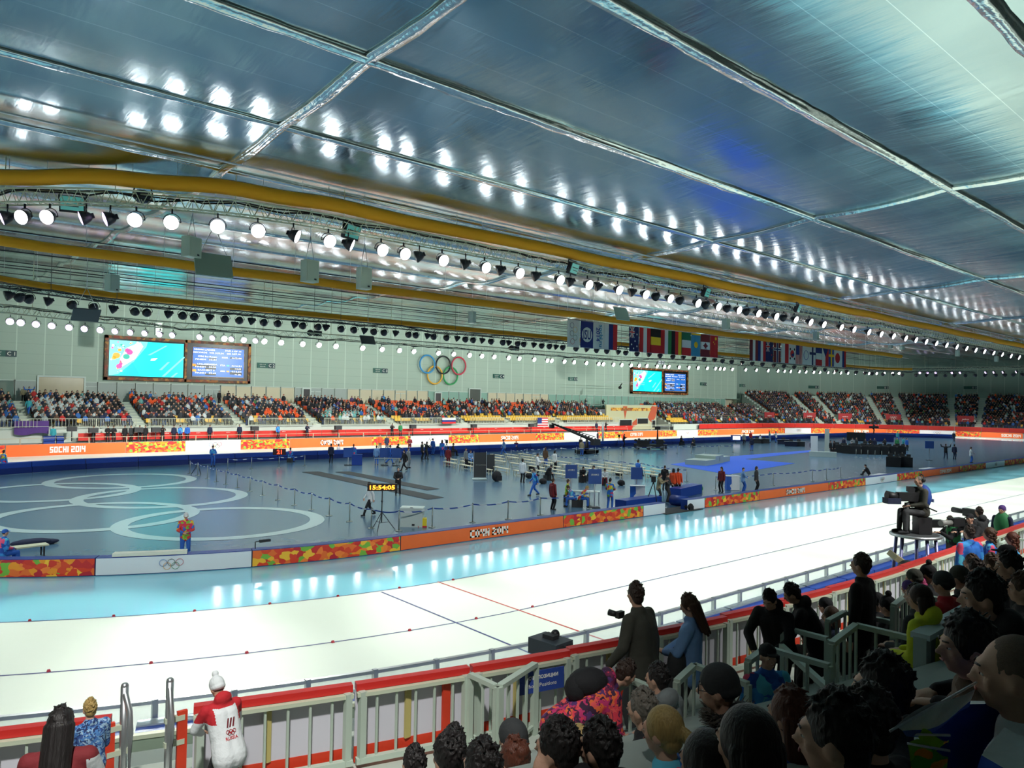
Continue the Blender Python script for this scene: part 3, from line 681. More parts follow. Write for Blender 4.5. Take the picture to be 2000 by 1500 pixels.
def scoreboard(s0, s1, z0, z1, lb, tt, split=.525):
    w = s1-s0; h = z1-z0; e = empty('scoreboard', ((s0+s1)/2, tt, z0), lb, 'scoreboard'); fr = h*.065
    def b(x0, x1, y0, y1, d, dep=.05):
        m = MB(); m.box(((x0+x1)/2-w/2, -d, (y0+y1)/2), (x1-x0, dep, y1-y0)); return m
    m = MB()
    for q in (b(0, w, 0, fr, 0, .5), b(0, w, h-fr, h, 0, .5), b(0, fr, 0, h, 0, .5), b(w-fr, w, 0, h, 0, .5), b(split*w-fr*.4, split*w+fr*.4, 0, h, 0, .5)): join(m, q)
    m.build('frame', SFR, e)
    b(fr, w-fr, fr, h-fr, -.05, .3).build('back_panel', SBLK, e)
    x0, x1, y0, y1 = fr*1.4, split*w-fr*.8, fr*1.5, h-fr*1.6; sw = x1-x0; sh = y1-y0
    def poly(pts, d, mi): # pts in 0..1 of the screen
        q = MB(); q.add([(x0+sw*u-w/2, -d, y0+sh*v) for u, v in pts], [tuple(range(len(pts)))], mi); return q
    sc = MB(); join(sc, poly([(0, 0), (1, 0), (1, 1), (0, 1)], .14, 0))
    join(sc, poly([(0, 0), (.12, .05), (.32, .42), (.48, .85), (.5, 1), (0, 1)], .145, 1))
    join(sc, poly([(.14, .0), (.42, .0), (.36, .22), (.3, .4)], .145, 3))
    join(sc, poly([(.14, .22), (.34, .5), (.44, .86), (.4, .98), (.22, .8), (.14, .5)], .15, 2))
    for c in ((.50, .62, .74, .92), (.66, .2, .78, .45), (.7, .02, 1., .62), (.82, .0, .9, .14)):
        join(sc, poly([(c[0], c[1]), (c[0]+.04, c[1]), (c[2]+.03, c[3]), (c[2], c[3])], .15, 1))
    join(sc, poly([(.54, .46), (.60, .47), (.64, .55), (.58, .54), (.55, .52)], .155, 2))
    rnd = random.Random(3)
    for k in range(46):
        u = rnd.uniform(.02, .42); v = rnd.uniform(.08, .98); r = rnd.uniform(.006, .02)
        if u > v*.45+.1: continue
        join(sc, poly([(u+r*math.cos(a), v+r*1.7*math.sin(a)) for a in (0, 1.05, 2.1, 3.14, 4.2, 5.2)], .156, rnd.choice([2, 2, 4, 5, 6])))
    for u, v, r, mi in ((.09, .57, .05, 5), (.06, .5, .03, 5), (.26, .68, .045, 4), (.23, .74, .03, 4), (.13, .27, .04, 4), (.15, .34, .025, 4), (.22, .55, .045, 6), (.13, .73, .025, 5)):
        join(sc, poly([(u+r*math.cos(a), v+r*1.7*math.sin(a)) for a in np.arange(0, 6.2, .6)], .158, mi))
    sc.build('video_screen', [SCY, SCYL, SCW, SCD, SPNK, SORG, SGRN], e)
    X0, X1, Y0, Y1 = split*w+fr*2.4, w-fr*2.6, fr*2.0, h-fr*2.4; TW = X1-X0; TH = Y1-Y0
    q = b(X0-.06, X1+.06, Y0-.06, Y1+.06, .14, .04); q.build('data_screen_border', SFR, e)
    q = MB(); join(q, b(X0, X1, Y0, Y1, .16, .03)); 
    for u0, u1, v0, v1, mi in ((.02, .45, .34, .41, 1), (.02, .45, .52-.1, .55-.07, 0), (.30, .45, .60, .66, 1), (.72, .96, .66, .72, 1), (.72, .96, .27, .36, 1), (.24, .45, .27, .33, 1), (.72, .96, .12, .2, 1), (.24, .45, .07, .13, 1), (0, 1, 0, .03, 2), (.0, .07, .36, .44, 3), (.0, .07, .18, .26, 3)):
        q2 = MB(); q2.box((X0+TW*(u0+u1)/2-w/2, -.18, Y0+TH*(v0+v1)/2), (TW*(u1-u0), .012, TH*(v1-v0)), mi=mi); join(q, q2)
    q.build('data_screen', [SBLU, SBLK, SFT, SORG], e)
    q = MB(); L = TH*.052
    for tx, u, v, wd in (('3000M LADIES', .22, .93, .40), ('PAIR 6 OF 14', .78, .93, .32), ('RECORDS', .14, .83, .26), ('WR 3:53.34', .45, .83, .28), ('OR 3:57.70', .79, .83, .28), ('KIM Bo-Reum', .28, .70, .36), ('KOR', .62, .69, .12), ('4:12.08', .85, .69, .2), ('FINISH', .15, .60, .2), ('33.01', .38, .60, .14),
                          ('LOLLOBRIGIDA', .28, .44, .38), ('ITA', .58, .42, .1), ('4:16.21', .85, .42, .2), ('FINISH', .15, .35, .2), ('34.24', .38, .35, .14), ('+4.62', .88, .32, .13),
                          ('BACHERT S', .26, .24, .32), ('GER', .58, .22, .1), ('4:13.54', .85, .22, .2), ('FINISH', .15, .14, .2), ('33.65', .38, .14, .14), ('+1.86', .88, .12, .13)):
        join(q, text_mb(tx, L, frame((X0+TW*u-w/2, -.2, Y0+TH*v), (1, 0, 0)), .0, .02, width=TW*wd))
    q.build('lettering', STXT, e)
    q = MB()
    for u, v, mi in ((.68, .42, 0), (.68, .22, 1)): q.box((X0+TW*u-w/2, -.19, Y0+TH*v), (TW*.05, .012, TH*.05), mi=mi)
    q.build('flag_icons', [SGRN, SORG], e)
    return e
scoreboard(19.5, 37.0, 7.65, 13.0, 'large double scoreboard with cyan picture and blue results table, left on the far wall', 97.6)
scoreboard(115.6, 134.8, 7.9, 13.3, 'smaller looking distant double scoreboard with cyan picture, right of the hanging flags', 97.6)
# ================================================================ trusses
ov_ = ov
def ring_truss(name, label, rad, side, w0, w1, z0, z1, wd, m, chord=.035, pitch=.75, web=.016, zf=None):
    def ov(r, w, sd, z=0.): return ov_(r, w, sd, z+(zf(w) if zf else 0.))
    mid = ov(rad, (w0+w1)/2, side, z0); e = empty(name, mid, label, 'truss')
    def put(mb, nm_): mb.v = [tuple(Vector(v)-mid) for v in mb.v]; mb.build(nm_, m, e)
    W = ws(w0, w1, 1.5)
    for nm_, zz in (('upper_chord', z1), ('lower_chord', z0)):
        for k in (-1, 1):
            mb = MB(); mb.tube([ov(rad+k*wd/2, w, side, zz) for w in W], chord, 6, smooth=False); put(mb, nm_)
    n = int((w1-w0)/pitch); mb = MB()
    for i in range(n):
        a, b = w0+(w1-w0)*i/n, w0+(w1-w0)*(i+1)/n; h = (a+b)/2
        for k in (-1, 1):
            mb.cone(ov(rad+k*wd/2, a, side, z0), ov(rad+k*wd/2, h, side, z1), web, n=4, cap=False, smooth=False); mb.cone(ov(rad+k*wd/2, h, side, z1), ov(rad+k*wd/2, b, side, z0), web, n=4, cap=False, smooth=False)
        mb.cone(ov(rad-wd/2, a, side, z0), ov(rad+wd/2, h, side, z0), web, n=4, cap=False, smooth=False); mb.cone(ov(rad+wd/2, h, side, z0), ov(rad-wd/2, b, side, z0), web, n=4, cap=False, smooth=False)
    put(mb, 'lattice')
    mb = MB(); rnd = random.Random(int(z0*10)+side); P_ = []; z = z0+.1
    for w in np.arange(w0, w1, .9):
        z = min(z1-.02, max(z0-.12, z+rnd.uniform(-.14, .14))); P_.append(ov(rad+rnd.uniform(-.1, .1), w, side, z))
    mb.tube(P_, .04, 5); mb.tube([p+Vector((0, 0, .09)) for p in P_[::2]], .03, 5)
    mb.v = [tuple(Vector(v)-mid) for v in mb.v]; mb.build('power_cable', CABLE, e)
    mb = MB()
    for w in np.arange(w0+2, w1, 6.5):
        p = ov(rad, w, side, z1); mb = MB(); mb.cone(p, (p.x, p.y, zc(p.x, p.y)+.05), .02, n=4, cap=False); put(mb, 'suspension_rod')
    return e
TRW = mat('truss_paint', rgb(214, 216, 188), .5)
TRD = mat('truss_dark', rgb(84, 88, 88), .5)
ring_truss('lighting_truss', 'pale lattice lighting truss curving over the near infield edge, carrying the brightest lamps', 15.1, -1, -12, SB+14, 13.85, 14.42, .5, TRW)
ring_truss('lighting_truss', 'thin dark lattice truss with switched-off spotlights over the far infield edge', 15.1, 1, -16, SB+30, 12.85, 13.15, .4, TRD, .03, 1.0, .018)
ZFAR = lambda w: float(np.interp(w, [70, 125, SB+20, SB+40], [0, 1.1, 2.1, 2.1]))
ring_truss('lighting_truss', 'pale lattice lighting truss seen before the far wall, its small lit lamps facing us', 17., 1, -16, SB+44, 11.45, 11.95, .45, TRW, .03, .9, zf=ZFAR)
# small straight trusses hung mid hall near the flags
for px0, px1, y0, y1, lb in ((1370, 1600, 620, 663, 'short pale truss hung over the infield just right of the flags group in the middle'),):
    a = ont(px0, y0, 43); b = ont(px1, y1, 43); e = empty('flag_truss', a, lb, 'truss'); z = 14.3; mb = MB()
    L = b.x-a.x
    for dz in (0, .6): mb.bar((0, 0, dz), (L, 0, dz), .06)
    n = int(L/.8)
    for i in range(n): mb.bar((L*i/n, 0, 0), (L*(i+.5)/n, 0, .6), .035); mb.bar((L*(i+.5)/n, 0, .6), (L*(i+1)/n, 0, 0), .035)
    mb.build('lattice', TRW, e)
    mb = MB()
    for x in (0.3, L/2, L-.3): mb.bar((x, 0, .6), (x, 0, zc(a.x+x, 43)-a.z), .03)
    mb.build('suspension_rods', TRW, e)
# ================================================================ ducts
def duct(name, pts, r, label):
    mb = MB(); mid = Vector(pts[len(pts)//2]); P_ = [Vector(p)-mid for p in pts]
    e = empty(name, mid, label, 'air duct'); mb.tube(P_, r, 14); mb.build('fabric_tube', YEL_DUCT, e)
    mb = MB(); mb.tube([p+Vector((0, 0, r+.03)) for p in P_], .02, 5)
    for i in range(1, len(P_)-1, 2): 
        q = mid+P_[i]; mb.cone(P_[i]+Vector((0, 0, r)), P_[i]+Vector((0, 0, zc(q.x, q.y)-q.z+.03)), .012, n=4, cap=False)
    mb.build('support_wire', ALU, e)
duct('air_duct', [ov(15.1, w, -1, 14.95+.05*math.sin(w*.9)) for w in ws(-14, SB+12, 1.2)], .31, 'thick yellow fabric air duct over the near lighting truss, widest of the three')
duct('air_duct', [(s, 45.4+(0 if s > 12 else -.004*(12-s)**2), 13.75+.03*math.sin(s*.7)) for s in np.arange(-22, 118, 2.)], .27, 'yellow fabric air duct running straight down the middle of the hall')
duct('air_duct', [ov(16.6, w, 1, 13.62) for w in ws(-14, SB+16, 1.5)], .24, 'yellow fabric air duct over the dark far truss, the farthest of the three')
# extra pipes under the roof near the first duct
for k, (t, z) in enumerate(((29.2, 15.3), (56.5, 15.4), (58.5, 15.4), (66, 15.8), (50, 15.2), (63., 15.1), (70, 15.9), (74, 16.), (79, 16.2), (84, 16.3))):
    mb = MB(); mb.tube([(s, t, z) for s in np.arange(-20, 150, 6.)], .04, 6); tag(mb.build('roof_pipe', ALU if k < 2 else DARK), f'thin grey pipe running lengthwise under the foil roof, {ordn[k]} from the camera side', 'pipe')
# ================================================================ lamps
LENS_W = mat('lens_lit_white', (.5, .5, .5), .3, emit=(1., .97, 1.), es=17.)
LENS_V = mat('lens_lit_violet', (.4, .3, .5), .3, emit=(.80, .60, 1.), es=3.)
LENS_O = mat('lens_unlit', (.03, .03, .035), .15)
HOUS = mat('lamp_housing', (.016, .014, .022), .45)
def lamp_mesh(r=.29, L=.42):
    tilt = Matrix.Rotation(.38, 3, 'X')  # beam along local -Y, tipped down
    def R_(mb): mb.v = [tuple(tilt @ Vector(v)) for v in mb.v]; return mb
    h = MB(); prof = [(r*1.03, -L*.5), (r*1.05, -L*.44), (r*.98, -L*.2), (r*.7, L*.3), (r*.42, L*.5)]; n = 14; vs = []
    for rr, y in prof:
        for i in range(n): vs.append((rr*math.cos(2*PI*i/n), y, rr*math.sin(2*PI*i/n)))
    h.add(vs, [(j*n+i, j*n+(i+1) % n, (j+1)*n+(i+1) % n, (j+1)*n+i) for j in range(4) for i in range(n)], 0, True); h.add(vs[-n:], [tuple(range(n))]); h.box((0, L*.6, 0), (r*.5, L*.25, r*.7))
    l = MB(); l.add([(r*math.cos(2*PI*i/n), -L*.48, r*math.sin(2*PI*i/n)) for i in range(n)]+[(r*.6*math.cos(2*PI*i/n), -L*.56, r*.6*math.sin(2*PI*i/n)) for i in range(n)], [(i, n+i, n+(i+1) % n, (i+1) % n) for i in range(n)]+[tuple(range(2*n-1, n-1, -1))], 0, True)
    y = MB(); y.torus((0, 0, 0), r*1.18, .018, Matrix.Rotation(PI/2, 3, 'X'), n=16, k=5, a0=0., a1=PI); y.box((0, 0, r*1.18+.09), (.06, .06, .2))
    y.cone((-r*1.2, 0, 0), (-r*1.0, 0, 0), .03, n=6); y.cone((r*1.2, 0, 0), (r*1.0, 0, 0), .03, n=6)
    return R_(h).mesh('housing', HOUS), R_(l).mesh('lens', LENS_W), y.mesh('yoke', HOUS)
LM = lamp_mesh()
truss_now = ['']; LENS_F = mat('lens_lit_far', (.5, .5, .5), .3, emit=(1., .97, 1.), es=34.)
def lamp(p, rz, lit, label, group, sc=1.):
    e = empty('spotlight', p, label, 'spotlight', rz, group); e.scale = (sc, sc, sc)
    a = link('housing', LM[0], e); b = link('lens', LM[1], e); c = link('yoke', LM[2], e)
    setmat(b, [{1: LENS_W, 2: LENS_V, 0: LENS_O}[lit]]) if lit != 1 or 'far wall' not in truss_now[0] else setmat(b, [LENS_F]); return e
def place_lamps(xs, rad, side, z, kind, truss):
    truss_now[0] = truss
    pos = []
    for k, (x, ty) in enumerate(xs):
        w = wpx(rad, z, x, side); p = ov(rad, w, side, z+(ZFAR(w) if kind == 'far' else 0)); pos.append((p, w))
        d = wdir(rad, w, -1 if side < 0 else 1); base = math.atan2(d.y, d.x)
        rz, lit, txt = {'f': (0., 1, 'lit, facing the near ice'), 's': (-1.05, 2, 'lit, turned sideways to the left'), 'r': (1.0, 1, 'lit, turned sideways to the right'), 'd': (PI-.2, 0, 'dark, turned away'), 'e': (PI+1.0, 0, 'dark, turned aside'), 'v': (-.75, 2, 'glowing violet, turned left')}[ty]
        if side > 0 and kind != 'far': pass
        nth = words(k+1)
        lamp(p, base+rz, lit, f'spotlight {txt}, {nth} from the left on the {truss}', f'spotlights of the {truss}', 1. if kind == 'near' else (1.12 if kind == 'dark' else .82))
    return pos
nearx = [(14, 'v'), (48, 'f'), (97, 'f'), (168, 's'), (215, 's'), (266, 'f'), (336, 'f'), (425, 'f'), (503, 'f'), (573, 'r'), (641, 'f'), (680, 'r'), (744, 'f'), (788, 'f'), (819, 'e'), (863, 'f'), (909, 'e'), (946, 'f'), (978, 'e'), (1012, 'f'), (1047, 'e'), (1091, 'f'), (1114, 'e'), (1147, 'f'), (1168, 'e'), (1206, 'f'), (1235, 'e'), (1258, 'f'), (1282, 'd'), (1306, 'f'), (1329, 'd'), (1360, 'f'), (1379, 'd'), (1400, 'f'), (1421, 'd'), (1440, 'f'), (1459, 'd'), (1478, 'f'), (1496, 'd'), (1513, 'f'), (1531, 'd'), (1551, 'f'), (1580, 'f'), (1606, 'f'), (1640, 'f'), (1665, 'f'), (1694, 'f'), (1718, 'f'), (1742, 'f'), (1766, 'f'), (1786, 'f'), (1806, 'f'), (1826, 'f'), (1846, 'f'), (1866, 'f'), (1885, 'f'), (1903, 'f'), (1920, 'f'), (1938, 'f'), (1955, 'f'), (1972, 'f'), (1988, 'f')]
NP = place_lamps(nearx, 15.1, -1, 13.3, 'near', 'near lighting truss')
darkx = [18, 40, 58, 95, 142, 184, 222, 264, 287, 330, 357, 380, 410, 440, 468, 492, 516, 543, 576, 592, 622, 637, 667, 692, 712, 731, 751, 773, 799, 813, 835, 848, 873, 893, 910, 925, 942, 960, 983, 994, 1012, 1024, 1043, 1059, 1074, 1086, 1100, 1126, 1146, 1166, 1186, 1208, 1223, 1245, 1268, 1290, 1315, 1335, 1356, 1376, 1396, 1412, 1430, 1450, 1470, 1490, 1512, 1532, 1552, 1572, 1592, 1612, 1634, 1654, 1673, 1690, 1704, 1725, 1745, 1763, 1790, 1810, 1828, 1846, 1865, 1885, 1904, 1925, 1944, 1962, 1980, 1996]
place_lamps([(x, 'd' if i % 3 else 'e') for i, x in enumerate(darkx)], 15.1, 1, 12.42, 'dark', 'dark far truss')
farx = [(20, 'v'), (41, 'v'), (71, 'v'), (102, 'v'), (136, 'v'), (166, 'v'), (197, 'v'), (226, 'v'), (256, 'v'), (284, 'v'), (313, 'v'), (338, 'v'), (391, 'v'), (416, 'v'), (437, 'f'), (453, 'v'), (475, 'f'), (500, 'v')]+[(x, 'f') for x in (515, 548, 590, 622, 655, 707, 745, 779, 807, 855, 885, 916, 940, 964, 992, 1013, 1042, 1068, 1076, 1101, 1120, 1144, 1168, 1177, 1197, 1213, 1231, 1247, 1262, 1282, 1296, 1305, 1325, 1344, 1362, 1380, 1396, 1405, 1413, 1429, 1455, 1476, 1499, 1518, 1531, 1543, 1560, 1573, 1588, 1600, 1616, 1628, 1641, 1655, 1670, 1696, 1711, 1726, 1742, 1755)]+[(x, 'v') for x in (1797, 1812, 1828, 1860, 1876, 1926, 1942, 1960, 1986)]
place_lamps(farx, 17., 1, 10.92, 'far', 'far wall truss')
# big floodlights clamped on the near truss, speakers and panels
def flood(px, py, z, lb, rz, lit=True):
    p = onz(px, py, z); e = empty('floodlight', p, lb, 'floodlight', rz); T_ = Matrix.Rotation(.35, 3, 'X')
    mb = MB(); mb.box((0, .08, 0), (.95, .22, .68), M=T_); mb.box((0, .24, .0), (.6, .2, .4), M=T_); mb.build('housing', HOUS, e)
    mb = MB(); mb.box((0, -.05, -.0), (.84, .03, .57), M=T_); mb.build('glass', mat('flood_glass', rgb(120, 196, 190), .1, spec=.8, emit=rgb(90, 180, 170), es=.25), e)
    mb = MB(); mb.box((0, -.075, .05), (.7, .02, .05), M=T_); mb.box((0, -.075, -.12), (.5, .02, .04), M=T_); mb.build('lamp_tube', DARK, e)
    mb = MB(); mb.bar((-.5, .1, 0), (-.5, .1, .5), .05); mb.bar((.5, .1, 0), (.5, .1, .5), .05); mb.bar((-.5, .1, .5), (.5, .1, .5), .05); mb.build('bracket', HOUS, e)
flood(141, 398, 14.0, 'rectangular floodlight with teal glass clamped on the near truss, leftmost', -.3)
flood(688, 453, 14.0, 'rectangular floodlight with teal glass on the near truss above the hanging white speakers', .3)
flood(1121, 525, 14.0, 'rectangular floodlight with teal glass on the near truss, middle of the picture', .3)
flood(1381, 572, 14.0, 'rectangular floodlight with teal glass on the near truss above the flags', .3)
flood(1560, 603, 14.0, 'rectangular floodlight with teal glass on the near truss, rightmost', .3)
p = onz(279, 384, 14.4); e = empty('ball_projector', p, 'dark faceted effect projector hanging at the near truss beside the yellow duct', 'projector')
mb = MB(); mb.ell((0, 0, 0), (.42, .32, .3), 8, 5, smooth=False); mb.build('body', mat('projector_navy', (.015, .02, .05), .3), e)
mb = MB(); mb.bar((-.38, 0, .1), (-.3, 0, .45), .05); mb.bar((.38, 0, .1), (.3, 0, .45), .05); mb.bar((-.3, 0, .45), (.3, 0, .45), .05); mb.build('bracket', BLACK, e)
SPKW = mat('speaker_white', rgb(206, 218, 202), .5)
def speaker(px, py, t, w, h, lb, d=.5, rz=0., tilt=0., m=SPKW, hang=True, panel=False):
    p = ont(px, py, t); e = empty('acoustic_reflector' if panel else 'hanging_speaker', p, lb, 'acoustic panel' if panel else 'loudspeaker', rz)
    T_ = Matrix.Rotation(tilt, 3, 'X')
    mb = MB(); mb.box((0, 0, 0), (w, d, h), M=T_); mb.build('cabinet', m, e)
    if not panel:
        mb = MB(); mb.box((0, -d/2-.012, 0), (w*.86, .02, h*.9), M=T_); mb.build('grille', mat('speaker_grille', rgb(186, 200, 184), .7), e)
        mb = MB(); mb.box((w*.2, -d/2-.03, -h*.38), (.12, .02, .08), M=T_); mb.build('badge', DARK, e)
    zt_ = zc(p.x, p.y)-p.z; mb = MB()
    for x in (-w*.35, w*.35): mb.cone((x, 0, h*.45), (0, 0, min(zt_, h*1.6)), .018, n=4)
    mb.cone((0, 0, min(zt_, h*1.6)), (0, 0, zt_), .018, n=4); mb.build('cable', ALU, e)
speaker(605, 530, 33, .7, 1.05, 'white loudspeaker box hung left of two under the near truss', rz=.15)
speaker(711, 544, 33, .62, 1.1, 'white loudspeaker box hung right of two under the near truss')
speaker(374, 483, 36, .75, .95, 'white loudspeaker box hung beside the tilted square panel', rz=.5)
speaker(417, 518, 36, 1.75, 1.2, 'large tilted square grey panel hung left of the middle, over the infield', d=.1, tilt=-.35, m=mat('panel_grey_green', rgb(140, 160, 146), .6), panel=True)
speaker(1214, 613, 42, 1.7, 1.2, 'tilted square pale panel hung above the gap between the flags', d=.1, tilt=-.35, m=mat('panel_pale', rgb(170, 190, 172), .6), panel=True)
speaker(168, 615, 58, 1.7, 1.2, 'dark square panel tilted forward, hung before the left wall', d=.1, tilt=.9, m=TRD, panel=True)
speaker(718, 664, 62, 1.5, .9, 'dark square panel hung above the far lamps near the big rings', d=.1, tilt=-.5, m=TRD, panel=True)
speaker(219, 553, 52, .7, 1.1, 'pale loudspeaker hung behind the second duct at the left', rz=.5)
speaker(309, 643, 78, .6, 1.2, 'pale loudspeaker hung on the far truss above the big scoreboard')
speaker(860, 683, 78, .6, 1.2, 'slim white loudspeaker on the far truss above the big rings')
speaker(922, 620, 55, .6, 1.1, 'white loudspeaker hung in front of the farthest duct', rz=.4)
speaker(1418, 633, 38, .6, 1.0, 'white loudspeaker hung over the middle of the second flag group')
speaker(1594, 656, 42, .6, .95, 'white loudspeaker hung above the third flag group')
speaker(1739, 675, 50, .6, .9, 'white loudspeaker pair member hung at the right, left one')
speaker(1762, 678, 50, .6, .9, 'white loudspeaker pair member hung at the right, right one', rz=-.3)
speaker(1870, 690, 42, .6, .95, 'white loudspeaker hung low at the right, just above the far lamps')
speaker(1946, 701, 42, .6, .95, 'rightmost white loudspeaker hung above the curved stand')
# cable camera rail before the far wall
p = ont(1180, 744, 90); e = empty('camera_rail', p, 'thin horizontal rail with a small hanging remote camera left of the distant scoreboard', 'camera rig'); mb = MB(); mb.bar((0, 0, 0), (11.5, 0, 0), .06); mb.bar((0, 0, -.35), (11.5, 0, -.35), .06); mb.build('rail', ALU, e)
mb = MB(); mb.bar((1, 0, 0), (1, 0, 6.2), .03); mb.bar((10.5, 0, 0), (10.5, 0, 6.2), .03); mb.build('cable', ALU, e)
mb = MB(); mb.ell((4.4, 0, -1.1), (.35, .3, .3), 8, 6); mb.bar((4.4, 0, -.9), (4.9, 0, -.3), .15); mb.build('remote_camera', BLACK, e)
# pairs of dark horn speakers under the dark truss
for px, py, t in ((613, 651, 66), (1003, 680, 66), (1290, 708, 70)):
    p = ont(px, py, t); e = empty('horn_speaker', p, f'pair of small dark horn loudspeakers hung before the far wall, at the {"left" if px < 700 else ("middle" if px < 1100 else "right")}', 'loudspeaker')
    mb = MB(); mb.cone((-.45, -.2, 0), (-.45, .3, 0), .33, .15); mb.build('horn', DARK, e); mb = MB(); mb.box((.4, 0, 0), (.7, .4, .5)); mb.build('cabinet', DARK, e)
    mb = MB(); mb.cone((0, 0, .1), (0, 0, zc(p.x, p.y)-p.z), .02, n=4); mb.build('cable', CABLE, e)
# ================================================================ flags
FC = dict(W=rgb(222, 230, 228), R=rgb(200, 36, 42), B=rgb(28, 46, 120), N=rgb(26, 34, 90), Y=rgb(245, 205, 40), K=rgb(26, 24, 26), G=rgb(44, 128, 70), g=rgb(20, 110, 80), L=rgb(60, 150, 190), M=rgb(120, 34, 44), O=rgb(226, 90, 40), b=rgb(60, 80, 160), D=rgb(170, 30, 40))
FM = {k: mat('flag_'+{'W': 'white', 'R': 'red', 'B': 'blue', 'N': 'navy', 'Y': 'yellow', 'K': 'black', 'G': 'green', 'g': 'dark_green', 'L': 'light_blue', 'M': 'maroon', 'O': 'orange', 'b': 'mid_blue', 'D': 'crimson'}[k], v, .75) for k, v in FC.items()}
FMK = list(FM); FML = [FM[k] for k in FMK]
def V3(a, b, c): return [('r', 0, 0, 1/3, 1, a), ('r', 1/3, 0, 2/3, 1, b), ('r', 2/3, 0, 1, 1, c)]
def H3(a, b, c): return [('r', 0, 2/3, 1, 1, a), ('r', 0, 1/3, 1, 2/3, b), ('r', 0, 0, 1, 1/3, c)]
def cross(u, v, wu, wv, c): return [('r', u-wu, 0, u+wu, 1, c), ('r', 0, v-wv, 1, v+wv, c)]
def jack(u0, v0, u1, v1):
    w, h = u1-u0, v1-v0
    return [('r', u0, v0, u1, v1, 'N'), ('p', [(u0, v0), (u0+w*.14, v0), (u1, v1), (u1-w*.14, v1)], 'W'), ('p', [(u1, v0), (u0+w*.14, v1), (u0, v1), (u1-w*.14, v0)], 'W'), ('r', u0+w*.36, v0, u0+w*.64, v1, 'W'), ('r', u0, v0+h*.38, u1, v0+h*.62, 'W'), ('r', u0+w*.43, v0, u0+w*.57, v1, 'R'), ('r', u0, v0+h*.44, u1, v0+h*.56, 'R')]
def dots(l, c, r): return [('c', u, v, r, c) for u, v in l]
FL = [
 (1108, 1132, 'white flag with the five outlined rings, first of the left group', 'W', 'rings'),
 (1134, 1158, 'blue flag with a white disc lettered ISU, second of the left group', 'B', [('c', .5, .5, .42, 'W'), ('t', 'ISU', .5, .5, .26, .6, 'B')]),
 (1158.5, 1179, 'white flag with vertical blue lettering, third of the left group', 'W', [('v', 'sochi.ru', .72, .5, 'L'), ('v', '2014', .42, .55, 'b')]),
 (1180, 1205, 'white, blue and red flag at the end of the left group', 'W', V3('W', 'B', 'R')),
 (1229, 1248, 'navy flag with union cross and white stars, first of the middle group', 'N', jack(.0, .55, .5, 1)+dots([(.75, .7), (.2, .28), (.55, .42), (.75, .22), (.4, .12)], 'W', .06)),
 (1249, 1270, 'red, white and red flag in the middle group', 'R', V3('R', 'W', 'R')),
 (1271, 1290, 'black, yellow and red banded flag in the middle group', 'K', H3('K', 'Y', 'R')),
 (1291, 1311, 'red, white and green upright striped flag in the middle group', 'R', V3('R', 'W', 'G')),
 (1312, 1330.5, 'black, red and gold upright striped flag in the middle group', 'K', V3('K', 'R', 'Y')),
 (1331.5, 1349, 'green, white and red banded flag in the middle group', 'g', H3('g', 'W', 'R')),
 (1350, 1368, 'light blue flag with a golden sun in the middle group', 'L', [('c', .5, .5, .2, 'Y'), ('r', 0, .93, 1, 1, 'Y')]),
 (1369, 1386, 'red and white flag with a red leaf in the middle group', 'M', H3('M', 'W', 'M')+[('p', [(.2, .5), (.42, .42), (.4, .3), (.5, .4), (.6, .3), (.58, .42), (.8, .5), (.62, .56), (.5, .66), (.38, .56)], 'M')]),
 (1387, 1402, 'plain red flag with small yellow stars, last of the middle group', 'R', dots([(.7, .86)], 'Y', .12)+dots([(.4, .7), (.55, .62)], 'Y', .05)),
 (1465, 1480, 'maroon, white and maroon flag, first of the right group', 'M', V3('M', 'W', 'M')),
 (1480.5, 1495, 'blue, white and red upright striped flag in the right group', 'B', V3('B', 'W', 'R')),
 (1496, 1510, 'navy flag with union cross and no large star in the right group', 'N', jack(0, .5, .5, 1)+dots([(.8, .7), (.75, .35)], 'R', .06)),
 (1511, 1525, 'maroon flag with white-edged navy cross in the right group', 'M', cross(.5, .66, .14, .07, 'W')+cross(.5, .66, .07, .035, 'N')),
 (1526, 1540, 'white and red half-and-half flag in the right group', 'W', [('r', .5, 0, 1, 1, 'R')]),
 (1540.5, 1554, 'white flag with a red-blue disc and dark bars in the right group', 'W', [('c', .5, .5, .28, 'R'), ('p', [(.5, .36), (.78, .42), (.75, .56), (.5, .5), (.3, .46)], 'B')]+dots([(.2, .74), (.8, .74), (.2, .26), (.8, .26)], 'K', .09)),
 (1554.5, 1567, 'flag with blue canton and thin red and white stripes in the right group', 'W', [('r', i/7+.0, 0, i/7+.07, 1, 'R') for i in range(7)]+[('r', 0, .48, .5, 1, 'B')]),
 (1568, 1580.5, 'white flag with a grey outlined emblem in the right group', 'W', [('o', .5, .5, .36, 'b')]),
 (1581, 1593, 'white flag with a navy cross in the right group', 'W', cross(.5, .62, .12, .07, 'N')),
 (1593.5, 1605, 'blue, white and red banded flag in the right group', 'B', H3('B', 'W', 'R')),
 (1606, 1618, 'white and red flag with a blue wedge in the right group', 'W', [('r', .5, 0, 1, 1, 'R'), ('p', [(0, 1), (.5, .5), (1, 1)], 'B')]),
 (1618.5, 1629, 'blue flag with a yellow cross in the right group', 'b', cross(.5, .6, .12, .07, 'Y')),
 (1629.5, 1645, 'white flag with a red disc in the right group', 'W', [('c', .4, .5, .3, 'R')]),
 (1645.5, 1652, 'narrow visible edge of a blue and red flag, last of the right group', 'B', [('r', .5, 0, 1, 1, 'R')]),
]
